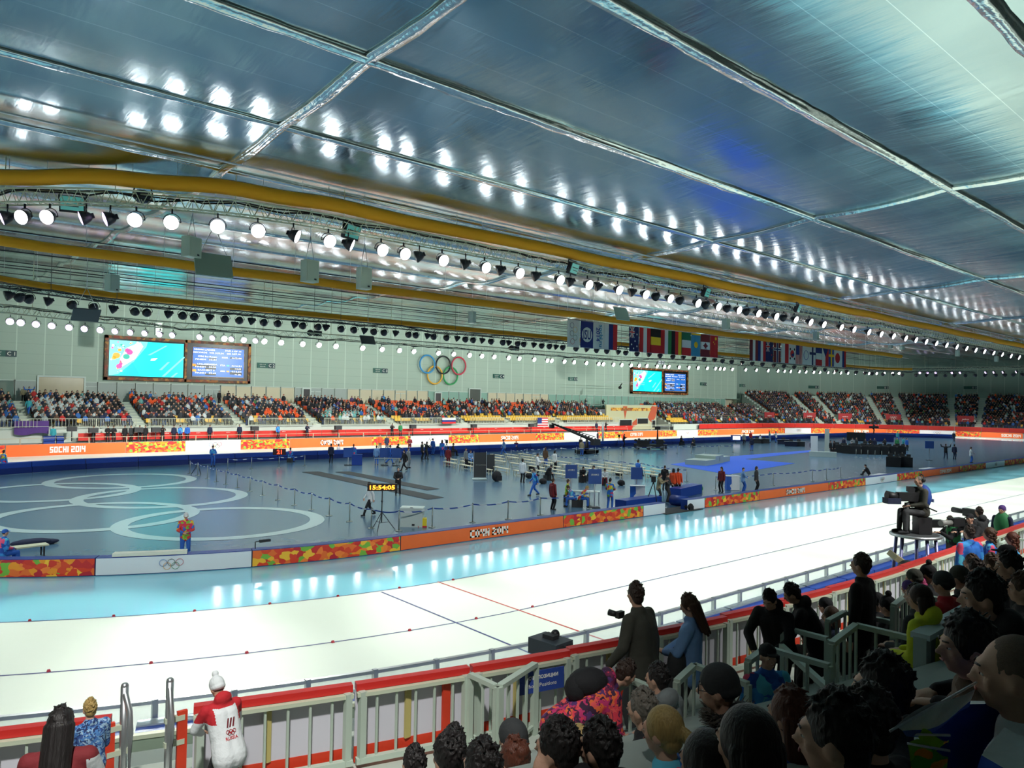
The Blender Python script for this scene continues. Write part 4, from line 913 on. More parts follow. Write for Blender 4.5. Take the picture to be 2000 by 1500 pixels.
for fi, (x0, x1, lb, base, sh) in enumerate(FL):
    a = ont(x0, 660, 46); b = ont(x1, 660, 46); w = b.x-a.x; zt_ = 13.35+.012*(a.x-45)*.6; h = 2.4
    grp = 'left' if x1 < 1210 else ('middle' if x1 < 1410 else 'right')
    e = empty('hanging_flag', (a.x, 46, zt_-h), lb, 'flag', group=f'flags of the {grp} hanging group')
    mb = MB(); n = 6; vs = []
    for y in (-.01, .01):
        for i in range(n+1):
            for j in (0, 1): vs.append((w*i/n, y+.02*math.sin(i*1.7+fi), h*j))
    o = 2*(n+1); mb.add(vs, [(2*i, 2*i+2, 2*i+3, 2*i+1) for i in range(n)]+[(o+2*i+1, o+2*i+3, o+2*i+2, o+2*i) for i in range(n)], FMK.index(base))
    lay = .035
    def P_(pts, c, mbx):
        global lay
        for sgn in (-1, 1):
            q = [(u*w, sgn*lay, v*h) for u, v in pts]
            mbx.add(q if sgn < 0 else q[::-1], [tuple(range(len(pts)))], FMK.index(c))
        lay += .0025
    mk = MB()
    if sh == 'rings':
        for i, (u, v) in enumerate(((.35, .80), (.62, .65), (.35, .5), (.62, .35), (.4, .2))):
            mk.torus((u*w, -lay, v*h), .24, .015, Matrix.Rotation(PI/2, 3, 'X'), n=20, k=4, mi=FMK.index('BYKGR'[i]))
    else:
        for s_ in sh:
            if s_[0] == 'r': P_([(s_[1], s_[2]), (s_[3], s_[2]), (s_[3], s_[4]), (s_[1], s_[4])], s_[5], mk)
            elif s_[0] == 'p': P_(s_[1], s_[2], mk)
            elif s_[0] == 'c': P_([(s_[1]+s_[3]*math.cos(a_), s_[2]+s_[3]*w/h*math.sin(a_)) for a_ in np.arange(0, 6.2, .4)], s_[4], mk)
            elif s_[0] == 'o': mk.torus((s_[1]*w, -lay, s_[2]*h), s_[3]*w, .03, Matrix.Rotation(PI/2, 3, 'X'), n=20, k=4, mi=FMK.index(s_[4]))
            elif s_[0] == 't': join(mk, text_mb(s_[1], .55*w, frame((s_[2]*w, -lay-.01, s_[3]*h), (1, 0, 0)), .0, .02, mi=FMK.index(s_[6]), width=w*.62))
            elif s_[0] == 'v': join(mk, text_mb(s_[1], .34*w, frame((s_[2]*w, -lay-.01, s_[3]*h), (0, 0, -1), up=(1, 0, 0)), .0, .02, mi=FMK.index(s_[4])))
    # fold pattern faces onto the cloth
    mb.build('cloth', FML, e); mk.build('emblem', FML, e)
    
    for z_ in (h+.02, 0.): mb = MB(); mb.cone((0, 0, z_), (w, 0, z_), .025, n=6); mb.build('pole', ALU, e)
for g0, g1 in ((1108, 1205), (1229, 1402), (1465, 1652)):
    a = ont(g0, 640, 46); b = ont(g1, 640, 46); e = empty('flag_bar', (a.x, 46, 13.9+.005*(a.x-45)), f'long thin bar carrying the {"left" if g0 < 1200 else ("middle" if g0 < 1400 else "right")} group of hanging flags', 'flag bar'); L = b.x-a.x
    mb = MB(); mb.bar((0, 0, 0), (L, 0, 0), .06)
    for i in range(5): x = L*i/4; mb.bar((x, 0, 0), (x, 0, zc(a.x+x, 46)-e.location.z), .02)
    for i in range(9): x = L*i/8; mb.bar((x, 0, 0), (x, 0, -.5), .015)
    mb.build('bar', ALU, e)
# ================================================================ people
def caps(mb, a, b, ra, rb=None, n=10):
    rb = ra if rb is None else rb
    a, b = Vector(a), Vector(b); mb.ell(a, ra, n, 6); mb.ell(b, rb, n, 6); mb.cone(a, b, ra, rb, n)
    return mb
def remesh(mb, vox, smooth=4, name='r'):
    me = mb.mesh(name, [WHITEP]); o = bpy.data.objects.new(name, me); COL.objects.link(o)
    m = o.modifiers.new('r', 'REMESH'); m.mode = 'VOXEL'; m.voxel_size = vox; m.use_smooth_shade = True
    if smooth: s = o.modifiers.new('s', 'SMOOTH'); s.iterations = smooth; s.factor = .5
    dg = bpy.context.evaluated_depsgraph_get(); out = bpy.data.meshes.new_from_object(o.evaluated_get(dg)); out.name = name
    bpy.data.objects.remove(o); bpy.data.meshes.remove(me)
    out.materials.clear(); out.polygons.foreach_set('use_smooth', [True]*len(out.polygons)); return out
def ik(a, b, l1, l2, pole):
    a, b = Vector(a), Vector(b); d = b-a; L = min(d.length, (l1+l2)*.995); b2 = a+d.normalized()*L
    x = (l1*l1-l2*l2+L*L)/(2*L); h = math.sqrt(max(0, l1*l1-x*x)); n = d.normalized(); p = Vector(pole); p = (p-n*p.dot(n)).normalized()
    return a+n*x+p*h, b2
HEADR = (.076, .096, .116)
def head_prims(mb):
    """head at origin, facing +Y"""
    mb.ell((0, -.008, .012), (.074, .093, .104), 16, 12); mb.ell((0, .022, -.045), (.055, .066, .072), 14, 10)
    mb.ell((0, .062, -.082), (.026, .022, .024), 10, 8)         # chin
    mb.ell((0, .083, .018), (.052, .018, .02), 10, 6)           # brow
    caps(mb, (0, .094, .005), (0, .112, -.022), .009, .014, 8)  # nose
    mb.ell((0, .086, -.052), (.024, .014, .013), 10, 6)         # lips
    for s in (-1, 1):
        mb.ell((s*.078, -.004, -.014), (.009, .021, .032), 8, 8)
        mb.ell((s*.042, .064, -.022), (.022, .02, .02), 8, 6)
def hand_prims(mb, w, d, up, curl=.5, side=1, k=1.):
    """palm + five fingers; d = direction of fingers, up = back of the hand"""
    d = Vector(d).normalized(); up = Vector(up); up = (up-d*up.dot(d)).normalized(); x = d.cross(up)*side; w = Vector(w)
    for i in (-1, 0, 1): caps(mb, w+x*.018*i*k, w+(d*.085+x*.024*i)*k, .019*k, .018*k, 8)
    for i, L in enumerate((.068, .078, .072, .056)):
        b = w+(d*.09+x*(.033-.022*i))*k; m = b+(d*math.cos(curl*.5)-up*math.sin(curl*.5))*L*.5*k; e = m+(d*math.cos(curl*1.4)-up*math.sin(curl*1.4))*L*.5*k
        caps(mb, b, m, .0095*k, .009*k, 6); caps(mb, m, e, .009*k, .0075*k, 6)
    b = w+(d*.03+x*.032)*k; m = b+(d*.7+x*.7-up*.25)*.038*k; caps(mb, b, m, .013*k, .011*k, 6); caps(mb, m, m+(d*.95+x*.25-up*.3)*.032*k, .011*k, .009*k, 6)
TM = {}
def template(name, vox=.013, pel=(0, 0, .93), lean=0., feet=((-.11, 0, .0), (.11, .0, 0)), hands=((-.26, .05, .80), (.26, .05, .80)), hy=0., hp=0., coat=.10, kneepole=(0, 1, 0), elbow=((-.5, -1, -.1), (.5, -1, -.1)), curl=.6, fat=1., fingers=((0, .1, -1), (0, .1, -1)), hood=False, twist=0., sd=0.):
    pel = Vector(pel); T = Matrix.Rotation(-lean, 3, 'X'); TW_ = Matrix.Rotation(twist, 3, 'Z')
    up = T @ Vector((sd, 0, 1)).normalized()
    chest = pel+up*.36; neck = pel+up*.56; X = TW_ @ Vector((1, 0, 0)); Y = up.cross(X).normalized()*1.
    hc = neck+(T @ Vector((0, .02, .145)) if abs(lean) < .8 else up*.145+Vector((0, .02, 0)))
    HM = Matrix.Rotation(hy, 3, 'Z') @ Matrix.Rotation(-(lean*.5+hp), 3, 'X')
    body = MB(); hd = MB(); head_prims(hd); hd.v = [tuple(hc+HM @ Vector(v)) for v in hd.v]; join(body, hd)
    caps(body, neck-up*.05, hc-HM @ Vector((0, .012, .06)), .058, .052, 12)
    caps(body, pel, chest, .115, .125, 12); jac = MB(); tro = MB(); sh = MB()
    for s in (-1, 1): caps(jac, chest+X*s*.05+up*.02, pel+X*s*.045+up*.10, .135*fat, .13*fat, 12)
    caps(jac, pel+up*.12-X*.05, pel+up*.12+X*.05, .125*fat, .125*fat); 
    for s in (-1, 1): caps(jac, pel+up*.08+X*s*.05, pel-up*coat+X*s*.055, .13*fat, .14*fat, 12)
    caps(jac, neck-up*.09-X*.12, neck-up*.09+X*.12, .078, .078); jac.ell(neck-up*.02, (.088, .085, .06), 12, 8)
    if hood: jac.ell(neck-Y*.085-up*.0, (.115, .075, .09), 12, 8)
    for i, s in enumerate((-1, 1)):
        shd = neck-up*.085+X*s*.185; el, wr = ik(shd, hands[i], .29, .26, elbow[i])
        caps(body, shd, el, .05, .042); caps(body, el, wr, .042, .028); caps(jac, shd, el, .074, .062, 10); caps(jac, el, wr, .062, .046, 10)
        fd = Vector(fingers[i]); hand_prims(body, wr+(fd.normalized())*.02, fd, (s*.9, -.2, .4) if abs(fd.z) > .7 else (0, 0, 1), curl, -s if abs(fd.z) > .7 else -s)
    for i, s in enumerate((-1, 1)):
        hip = pel+Vector((s*.09, 0, -.02)); an = Vector(feet[i])+Vector((0, 0, .09)); kn, an = ik(hip, an, .44, .42, kneepole)
        caps(body, hip, kn, .08, .055); caps(body, kn, an, .055, .04); caps(tro, hip, kn, .098, .072, 12); caps(tro, kn, an+Vector((0, 0, .02)), .072, .058, 12)
        f = Vector((0, 1, 0)); caps(sh, an+Vector((0, -.03, -.04)), an+Vector((0, .14, -.05)), .048, .042, 10); caps(body, an+Vector((0, -.02, -.04)), an+Vector((0, .1, -.05)), .035, .03, 8)
    tro.ell(pel-up*.02, (.155, .125, .12), 12, 8)
    TM[name] = dict(body=remesh(body, vox, 2, name+'_body'), jacket=remesh(jac, vox*1.25, 5, name+'_jacket'), trousers=remesh(tro, vox*1.4, 4, name+'_trousers'), shoes=remesh(sh, vox*1.3, 2, name+'_shoes'), hc=hc, HM=HM, neck=neck, up=up, chest=chest)
    for k_, n_ in (('body', 1), ('jacket', 1), ('trousers', 1), ('shoes', 1)): TM[name][k_].materials.append(WHITEP)
    return TM[name]
SKIN = [mat('skin_light', rgb(206, 160, 136), .55, bump=(60, .1)), mat('skin_mid', rgb(180, 128, 100), .55, bump=(60, .1)), mat('skin_tan', rgb(150, 104, 80), .55)]
def hair_mat(n, c):
    m = mat('hair_'+n, c, .5, spec=.35); nt = m.node_tree; b = nt.nodes['Principled BSDF']; tc = nt.nodes.new('ShaderNodeTexCoord'); mp = nt.nodes.new('ShaderNodeMapping'); mp.inputs['Scale'].default_value = (120, 120, 14)
    nt.links.new(tc.outputs['Object'], mp.inputs['Vector']); nz = nt.nodes.new('ShaderNodeTexNoise'); nz.inputs['Scale'].default_value = 1.; nt.links.new(mp.outputs['Vector'], nz.inputs['Vector'])
    bp = nt.nodes.new('ShaderNodeBump'); bp.inputs['Strength'].default_value = .9; bp.inputs['Distance'].default_value = .006; nt.links.new(nz.outputs['Fac'], bp.inputs['Height']); nt.links.new(bp.outputs['Normal'], b.inputs['Normal'])
    r = nt.nodes.new('ShaderNodeMix'); r.data_type = 'RGBA'; r.inputs['A'].default_value = (*[x*.55 for x in c], 1); r.inputs['B'].default_value = (*[min(1, x*1.5) for x in c], 1); nt.links.new(nz.outputs['Fac'], r.inputs['Factor']); nt.links.new(r.outputs['Result'], b.inputs['Base Color'])
    return m
HM_ = dict(black=hair_mat('black', rgb(34, 30, 30)), dark=hair_mat('dark_brown', rgb(56, 42, 36)), brown=hair_mat('brown', rgb(74, 52, 38)), red=hair_mat('auburn', rgb(88, 46, 32)), blond=hair_mat('blond', rgb(164, 138, 84)), grey=hair_mat('grey', rgb(104, 98, 90)), stub=mat('hair_stubble', rgb(122, 100, 84), .75, bump=(260, .5)))
HR = {}
def hairs():  # head coverings
    def R_(n, f, vox=.0055, sm=2):
        mb = MB(); f(mb); HR[n] = remesh(mb, vox, sm, 'hair_'+n); HR[n].materials.append(HM_['dark'])
    def cap(mb, g=0.): mb.ell((0, -.016, .024), (.082+g, .096+g, .104+g), 16, 12); mb.ell((0, -.05, -.035), (.066+g, .05+g, .062), 12, 8)
    def messy(mb, n, r, seed, L=.03):
        rd = random.Random(seed)
        for _ in range(n):
            th = rd.uniform(0, 2*PI); ph = rd.uniform(-.25, 1.5); d = Vector((math.cos(ph)*math.cos(th), math.cos(ph)*math.sin(th)*1.1, math.sin(ph)*1.15))
            if d.y > .5 and d.z < .55: continue
            a = Vector((0, -.016, .024))+Vector((d.x*.08, d.y*.092, d.z*.101)); t = Vector((rd.uniform(-.5, .5), rd.uniform(-.3, .8), -.5+rd.uniform(-.4, .3))); t = (t-d*t.dot(d)).normalized()
            b = a+t*rd.uniform(.6, 1)*L+d*rd.uniform(-.004, .1*L); caps(mb, a, b, r, r*.6, 6)
    R_('short', lambda mb: (cap(mb), messy(mb, 150, .006, 1, .03)))
    R_('tousled', lambda mb: (cap(mb, .004), messy(mb, 260, .006, 2, .034)))
    def lng(mb):
        cap(mb, .006); messy(mb, 60, .008, 5, .03)
        for i in range(9):
            a = -PI/2+(i-4)*.34; x = .075*math.cos(a); y = -.02+.082*math.sin(a); caps(mb, (x, y, .0), (x*1.15, y*.9-.03, -.3-.03*((i*7) % 3)), .03, .018, 8)
    R_('long', lng)
    def bob(mb):
        cap(mb, .008); 
        for i in range(9):
            a = -PI/2+(i-4)*.38; x = .078*math.cos(a); y = -.015+.085*math.sin(a); caps(mb, (x, y, .0), (x*1.12, y*.95-.01, -.12), .03, .022, 8)
    R_('bob', bob)
    def curly(mb):
        rd = random.Random(4); cap(mb, .01)
        for _ in range(150):
            t = rd.uniform(0, 1); a = -PI/2+rd.uniform(-1.7, 1.7); mb.ell((.085*math.cos(a)*rd.uniform(.8, 1.25), -.02+.08*math.sin(a)*rd.uniform(.9, 1.3), .06-.38*t), rd.uniform(.016, .03), 6, 4)
    R_('curly', curly)
    def pony(mb):
        cap(mb, .004); mb.ell((0, -.1, .02), .028, 8, 6); caps(mb, (0, -.11, .02), (.01, -.165, -.03), .03, .042); caps(mb, (.01, -.165, -.03), (.02, -.17, -.12), .042, .03); caps(mb, (.02, -.17, -.12), (.02, -.155, -.2), .03, .012)
    R_('pony', pony)
    def bun(mb): cap(mb, .006); mb.ell((0, -.085, .075), (.05, .042, .042), 10, 8); messy(mb, 90, .008, 9, .03)
    R_('bun', bun)
    R_('shaved', lambda mb: (mb.ell((0, -.014, .018), (.0765, .0915, .1015), 18, 14),))
    def beanie(mb): mb.ell((0, -.01, .042), (.09, .108, .1), 16, 12); mb.ell((0, -.03, .005), (.088, .098, .055), 16, 8)
    R_('beanie', beanie, .008, 3)
    def pom(mb): beanie(mb); mb.ell((0, -.02, .165), .042, 10, 8)
    R_('pompom', pom, .008, 1)
    def capb(mb): mb.ell((0, -.01, .05), (.086, .102, .08), 16, 10); mb.ell((0, .1, .045), (.065, .07, .012), 12, 6); mb.ell((0, -.02, .01), (.082, .09, .04), 12, 6)
    R_('peaked', capb, .008, 1)
hairs()
def mk_small():
    ey = MB()
    for s in (-1, 1): ey.ell((s*.030, .0795, .002), (.013, .009, .0075), 8, 6, mi=0); ey.ell((s*.030, .0865, .002), (.005, .004, .005), 8, 6, mi=1)
    br = MB()
    for s in (-1, 1): caps(br, (s*.016, .097, .026), (s*.045, .088, .028), .004, .003, 6)
    mo = MB(); mo.ell((0, .099, -.053), (.021, .004, .0045), 10, 6)
    gl = MB()
    for s in (-1, 1): gl.torus((s*.033, .104, .0), .024, .002, Matrix.Rotation(PI/2, 3, 'X'), n=16, k=4); gl.cone((s*.057, .1, .004), (s*.082, .0, .002), .002, n=4)
    return ey.mesh('eyes', [mat('eye_white', rgb(220, 214, 206), .3), mat('iris', rgb(50, 36, 26), .2)]), br.mesh('eyebrows', HM_['dark']), mo.mesh('mouth', mat('lips', rgb(160, 84, 78), .5)), gl.mesh('glasses', BLACK)
EYE, BROW, MOUTH, GLASSES = mk_small()
# garment colours
def cl(n, r, g, b, **k): return mat('cloth_'+n, rgb(r, g, b), k.pop('rough', .85), bump=(14, .5), **k)
C_ = dict(black=cl('black', 26, 26, 30), char=cl('charcoal', 52, 54, 56), olive=cl('olive_grey', 62, 62, 54), navy=cl('navy', 30, 38, 66), blue=cl('blue', 44, 100, 190), lblue=cl('light_blue', 120, 160, 210), white=cl('white', 222, 226, 228), grey=cl('grey', 130, 136, 138), red=cl('red', 190, 34, 44), dred=cl('dark_red', 120, 34, 40), orange=cl('orange', 236, 84, 40), yellow=cl('yellow', 206, 208, 40), green=cl('green', 50, 130, 80), teal=cl('teal', 60, 160, 170), brown=cl('brown', 92, 68, 50), pink=cl('pink', 216, 90, 140), khaki=cl('khaki', 150, 140, 110), purple=cl('purple', 90, 60, 130), maroon=cl('maroon', 110, 30, 40))
C_['vol'] = patch_mat('volunteer_print_blue', [rgb(40, 110, 200), rgb(30, 80, 170), rgb(60, 150, 220), rgb(40, 110, 200), rgb(90, 190, 220), rgb(50, 120, 210), rgb(230, 80, 120), rgb(40, 100, 190)], 9., .8)
C_['volr'] = patch_mat('volunteer_print_warm', [rgb(40, 110, 200), rgb(220, 70, 60), rgb(60, 150, 220), rgb(230, 200, 60), rgb(210, 50, 90), rgb(50, 120, 210), rgb(130, 190, 60)], 10., .8)
C_['floral'] = patch_mat('floral_print', [rgb(226, 60, 80), rgb(110, 30, 70), rgb(236, 110, 60), rgb(60, 30, 60), rgb(200, 50, 110), rgb(90, 50, 110), rgb(240, 90, 90)], 22., .85)
C_['camo'] = patch_mat('blue_camouflage_print', [rgb(50, 80, 140), rgb(120, 160, 200), rgb(28, 44, 90), rgb(70, 120, 180), rgb(150, 180, 205)], 26., .85)
C_['lime'] = patch_mat('lime_print', [rgb(150, 200, 50), rgb(200, 220, 70), rgb(90, 170, 60), rgb(240, 160, 50), rgb(120, 190, 80)], 12., .8)
def person(tm, head=None, loc=None, rz=0., sc=1., hair='short', hm='dark', jk='black', tr='black', skin=0, shoe='black', label='', group=None, face=True, extra=(), glasses=False, nojacket=False, hatm=None, name='person', cat='person'):
    T = TM[tm]; Rz = Matrix.Rotation(rz, 3, 'Z')
    if head is not None: loc = Vector(head)-Rz @ (T['hc']*sc)
    e = empty(name, loc, label, cat, rz, group); e.scale = (sc, sc, sc)
    def part(nm, me, ms, M=None):
        o = link(nm, me, e)
        if M is not None: o.matrix_local = M
        setmat(o, ms if isinstance(ms, (list, tuple)) else [ms]); return o
    part('body', T['body'], SKIN[skin]); part('jacket', T['jacket'], C_[jk] if isinstance(jk, str) else jk); part('trousers', T['trousers'], C_[tr]); part('shoes', T['shoes'], C_[shoe])
    HMx = Matrix.Translation(T['hc']) @ T['HM'].to_4x4()
    ishat = hair in ('beanie', 'pompom', 'peaked')
    if ishat:
        part('hat', HR[hair], hatm or C_['char'], HMx); part('hair', HR['shaved'], HM_[hm], HMx)
    elif hair: part('hair', HR[hair], HM_[hm], HMx)
    if face:
        o = link('eyes', EYE, e); o.matrix_local = HMx; o = link('eyebrows', BROW, e); o.matrix_local = HMx; o = link('mouth', MOUTH, e); o.matrix_local = HMx
    if glasses: o = link('glasses', GLASSES, e); o.matrix_local = HMx
    for nm, mb, ms in extra: mb.build(nm, ms, e)
    return e
template('stand', feet=((-.12, .02, 0), (.12, -.02, 0)), hands=((-.27, .04, .82), (.27, .04, .82)))
template('stand_front', feet=((-.13, .0, 0), (.12, .04, 0)), hands=((-.06, .28, 1.08), (.08, .28, 1.06)), fingers=((.6, .8, 0), (-.6, .8, 0)), hp=.35, elbow=((-1, -.3, -.6), (1, -.3, -.6)))
template('stand_rail', feet=((-.14, -.02, 0), (.15, -.1, 0)), hands=((-.30, .22, .93), (.27, .02, .86)), lean=.12, hy=-.35, fat=1.12, hood=False)
template('walk', feet=((-.08, .34, .0), (.08, -.3, .04)), hands=((-.25, -.12, .86), (.25, .22, .9)), lean=.08, pel=(0, 0, .9))
template('operate', feet=((-.15, -.05, 0), (.14, .1, 0)), hands=((-.1, .42, 1.35), (.14, .4, 1.3)), fingers=((0, 1, .1), (0, 1, .1)), lean=.1, elbow=((-.8, -.2, -1), (.8, -.2, -1)), hood=True)
template('armsup', feet=((-.16, 0, 0), (.16, 0, 0)), hands=((-.52, .02, 1.72), (.52, .02, 1.7)), fingers=((-.4, 0, 1), (.4, 0, 1)), elbow=((-1, 0, -.6), (1, 0, -.6)))
template('sit', pel=(0, 0, .52), feet=((-.14, .46, 0), (.14, .46, 0)), hands=((-.1, .3, .66), (.1, .3, .66)), fingers=((.5, .8, -.2), (-.5, .8, -.2)), lean=.08, kneepole=(0, 1, 1), coat=.02)
template('sit_fwd', pel=(0, 0, .5), feet=((-.16, .48, 0), (.16, .44, 0)), hands=((-.05, .42, .62), (.07, .42, .62)), fingers=((.4, .8, -.4), (-.4, .8, -.4)), lean=.55, hp=.2, kneepole=(0, 1, 1), coat=.02)
template('sit_chin', pel=(0, 0, .52), feet=((-.14, .46, 0), (.14, .46, 0)), hands=((-.09, .17, 1.04), (.1, .3, .66)), fingers=((0, -.1, 1), (-.5, .8, -.2)), lean=.15, elbow=((-.6, .6, -1), (.8, -.4, -1)), kneepole=(0, 1, 1), coat=.02, curl=.9, hood=True)
template('sit_hood', pel=(0, 0, .52), feet=((-.14, .46, 0), (.14, .46, 0)), hands=((-.1, .3, .66), (.1, .3, .66)), fingers=((.5, .8, -.2), (-.5, .8, -.2)), lean=.12, kneepole=(0, 1, 1), coat=.02, hood=True, fat=1.1, hy=.25)
template('bend', pel=(0, -.1, .9), lean=1.0, feet=((-.15, .0, 0), (.15, .05, 0)), hands=((-.18, .42, .62), (.2, .45, .66)), fingers=((0, .3, -1), (0, .3, -1)), fat=1.15, hood=True)
template('leanrail', pel=(0, -.08, .9), lean=.45, feet=((-.14, .0, 0), (.14, -.1, 0)), hands=((-.10, .42, .95), (.12, .40, .93)), fingers=((.5, .9, -.2), (-.5, .9, -.2)), fat=1.1, hood=True, elbow=((-1, -.2, -.4), (1, -.2, -.4)), hp=.25)
template('floor_sit', pel=(0, 0, .16), feet=((-.16, .5, 0), (.16, .5, 0)), hands=((-.1, .38, .42), (.1, .38, .42)), fingers=((.5, .8, -.2), (-.5, .8, -.2)), lean=.4, kneepole=(0, .6, 1), coat=.0)
# ================================================================ far spectators
ps = MB()   # low seated spectator, facing -Y (towards the ice), hip on a seat at z .42
caps_ = caps
ps.ell((0, .05, .76), (.25, .17, .34), 8, 6, mi=0); ps.ell((-.21, -.04, .72), (.06, .08, .22), 6, 4, mi=0); ps.ell((.21, -.04, .72), (.06, .08, .22), 6, 4, mi=0)
ps.cone((-.2, -.06, .56), (-.08, -.28, .56), .055, .045, 5, 0); ps.cone((.2, -.06, .56), (.08, -.28, .56), .055, .045, 5, 0)
ps.ell((0, .02, 1.16), (.085, .1, .12), 8, 6, mi=1); ps.ell((0, .04, 1.19), (.1, .11, .12), 8, 6, mi=2)
ps.cone((-.1, .02, .48), (-.11, -.42, .5), .09, .075, 6, 3); ps.cone((.1, .02, .48), (.11, -.42, .5), .09, .075, 6, 3)
ps.cone((-.11, -.42, .5), (-.11, -.44, .05), .10, .08, 6, 3); ps.cone((.11, -.42, .5), (.11, -.44, .05), .10, .08, 6, 3)
st = MB(); st.box((0, .02, .4), (.44, .42, .05)); st.box((0, .24, .62), (.44, .05, .42)); st.box((0, .1, .2), (.06, .3, .38), mi=1)
cw = lambda n, r, g, b: mat('crowd_'+n, rgb(r, g, b), .85)
JK = [('black', cw('black', 34, 34, 38)), ('dark grey', cw('dark_grey', 62, 64, 68)), ('navy', cw('navy', 40, 50, 80)), ('brown', cw('brown', 92, 70, 56)), ('white', cw('white', 206, 212, 212)), ('pale grey', cw('pale_grey', 150, 158, 160)), ('orange', cw('orange', 240, 92, 40)), ('red', cw('red', 190, 50, 48)), ('blue', cw('blue', 60, 110, 180)), ('green', cw('green', 80, 130, 80)), ('teal', cw('teal', 120, 180, 176)), ('purple', cw('purple', 96, 70, 110))]
JW = [36, 26, 14, 9, 7, 6, 3, 4, 4, 1.5, 2, 2]
HRs = [cw('hair_black', 32, 28, 28), cw('hair_brown', 76, 56, 42), cw('hair_blond', 170, 140, 90), cw('hat_white', 200, 204, 206), cw('hat_red', 170, 50, 50)]
HW = [50, 26, 8, 9, 7]
SKc = cw('skin', 206, 160, 136); TRc = [cw('trousers_dark', 36, 38, 46), cw('trousers_blue', 60, 76, 110)]
STO, STY = mat('seat_orange', rgb(236, 92, 36), .5), mat('seat_yellow', rgb(224, 182, 70), .5); STG = mat('seat_leg', rgb(120, 120, 116), .6)
psm = ps.mesh('seated_person', [JK[0][1], SKc, HRs[0], TRc[0]]); stm = st.mesh('stadium_seat', [STO, STG])
rc = random.Random(21)
seatpos = []   # (pos, rz, row, block, yellow)
bl = [-14.]+[a for a in aisles]
for j in range(9):
    for bi in range(len(bl)-1):
        x = bl[bi]+.9
        while x < bl[bi+1]-.7:
            if not (bi == 0 and x < -8):
                seatpos.append((Vector((x, TC+41.3-.6+.95*j+.62, 2.5+.3*j)), 0., j, bi, j < 2 or (j == 2 and bi > 5)))
            x += .52
gap = [(1345, 1471), (1471, 1524), (1524, 1603), (1603, 1639), (1639, 1725), (1725, 1771), (1771, 1860), (1860, 1911), (1911, 2060)]
def bend_seats(w0, w1, n, dr, z0, dz, yel):
    for j in range(n):
        r = 41.3-.6+dr*j+.55; w = w0
        while w < w1:
            p = ov(r, w, 1, z0+dz*j); px = pj(ov(41, w, 1, 2))[0]
            isl = any(abs(px-a) < 6.5 for a in (1471, 1524, 1603, 1639, 1725, 1771, 1860, 1911))
            if not isl:
                a = (w-SB)/21. if w > SB else 0.; bi = 8+sum(px > g[0] for g in gap)
                seatpos.append((p, -a, j, bi, yel(j)))
            w += .52*(21./r if w > SB else 1.)
bend_seats(115.8, SB+5.6, 9, .95, 2.0, .38, lambda j: j < 3)
bend_seats(SB+6.4, SB+35, 16, .85, 2.0, .42, lambda j: j < 2)
def occ(p, j, bi):
    if bi in (0, 1): return .95
    if bi in (2, 3): return .9 if j > 1 else .7
    if bi == 4: return .82
    if bi in (5, 6, 7, 8): return 0. if j < 2 and bi > 5 else (.62 if j < 6 else .45) if bi == 5 else (.0 if j < 2 else .66)
    return .9
people = []
for p, rz, j, bi, yl in seatpos:
    hole = math.sin(p.x*.9+j*.5)*math.sin(p.x*.31+2) > .55 and 3 <= bi <= 8 and j > 2
    o = rc.random() < occ(p, j, bi) and not hole
    wts = list(JW)
    if bi == 3 and j in (0, 1, 2, 3) and p.x > 36: wts[6] += 60
    if bi == 1 and j in (4, 5, 6) and p.x < 18: wts[4] += 120
    if bi == 2 and j in (6, 7): wts[7] += 30; wts[6] += 20
    if bi == 4 and j < 3: wts[10] += 40; wts[4] += 30
    ji = rc.choices(range(12), wts)[0]; hi = rc.choices(range(5), HW)[0]
    people.append((p, rz, j, bi, yl, o, ji, hi, rc.uniform(1., 1.14), rc.uniform(-.5, .5), rc.randrange(2)))
rown = ['front', 'second', 'third', 'fourth', 'fifth', 'sixth', 'seventh', 'eighth', 'top']
cand = sorted([q for q in people if q[5]], key=lambda q: (q[0]-Vector((0, 0, H))).length)
cand = [q for q in cand if -20 < pj(q[0]+Vector((0, 0, 1)))[0] < 2010]
NI = 190
indiv = set(id(q) for q in cand[:NI])
for q in cand[:NI]:
    p, rz, j, bi, yl, o, ji, hi, s, tw, ti = q
    ob = link('person', psm); ob.location = p; ob.rotation_euler = (0, 0, rz+tw*.6); ob.scale = (s, s, s)
    setmat(ob, [JK[ji][1], SKc, HRs[hi], TRc[ti]])
    hw = ['black hair', 'brown hair', 'blond hair', 'a white hat', 'a red hat'][hi]
    tag(ob, f'seated spectator, {JK[ji][0]} jacket, {hw}, {rown[j]} row, {ordn[bi]} far block from left', 'person', f'spectators: {JK[ji][0]} jacket, {hw}, {rown[j]} row, block {bi+1}')
sc_ = sorted([q for q in people if -20 < pj(q[0]+Vector((0, 0, .4)))[0] < 2010], key=lambda q: ((not (not q[5])), (q[0]-Vector((0, 0, H))).length))
sin = sc_[:300]; sset = set(id(q) for q in sin)
for q in sin:
    ob = link('stadium_seat', stm); ob.location = q[0]; ob.rotation_euler = (0, 0, q[1]); c = 'yellow' if q[4] else 'orange'
    setmat(ob, [STY if q[4] else STO, STG])
    where = f'{rown[min(q[2], 8)]} row' if q[3] < 8 or q[2] < 9 else 'one of the upper rows'
    tag(ob, f'{"empty" if not q[5] else "occupied"} {c} plastic seat, {where}, {ordn[min(q[3],19)]} far seating block from the left', 'seat', f'{"empty" if not q[5] else "occupied"} {c} seats, {where}, block {q[3]+1}')
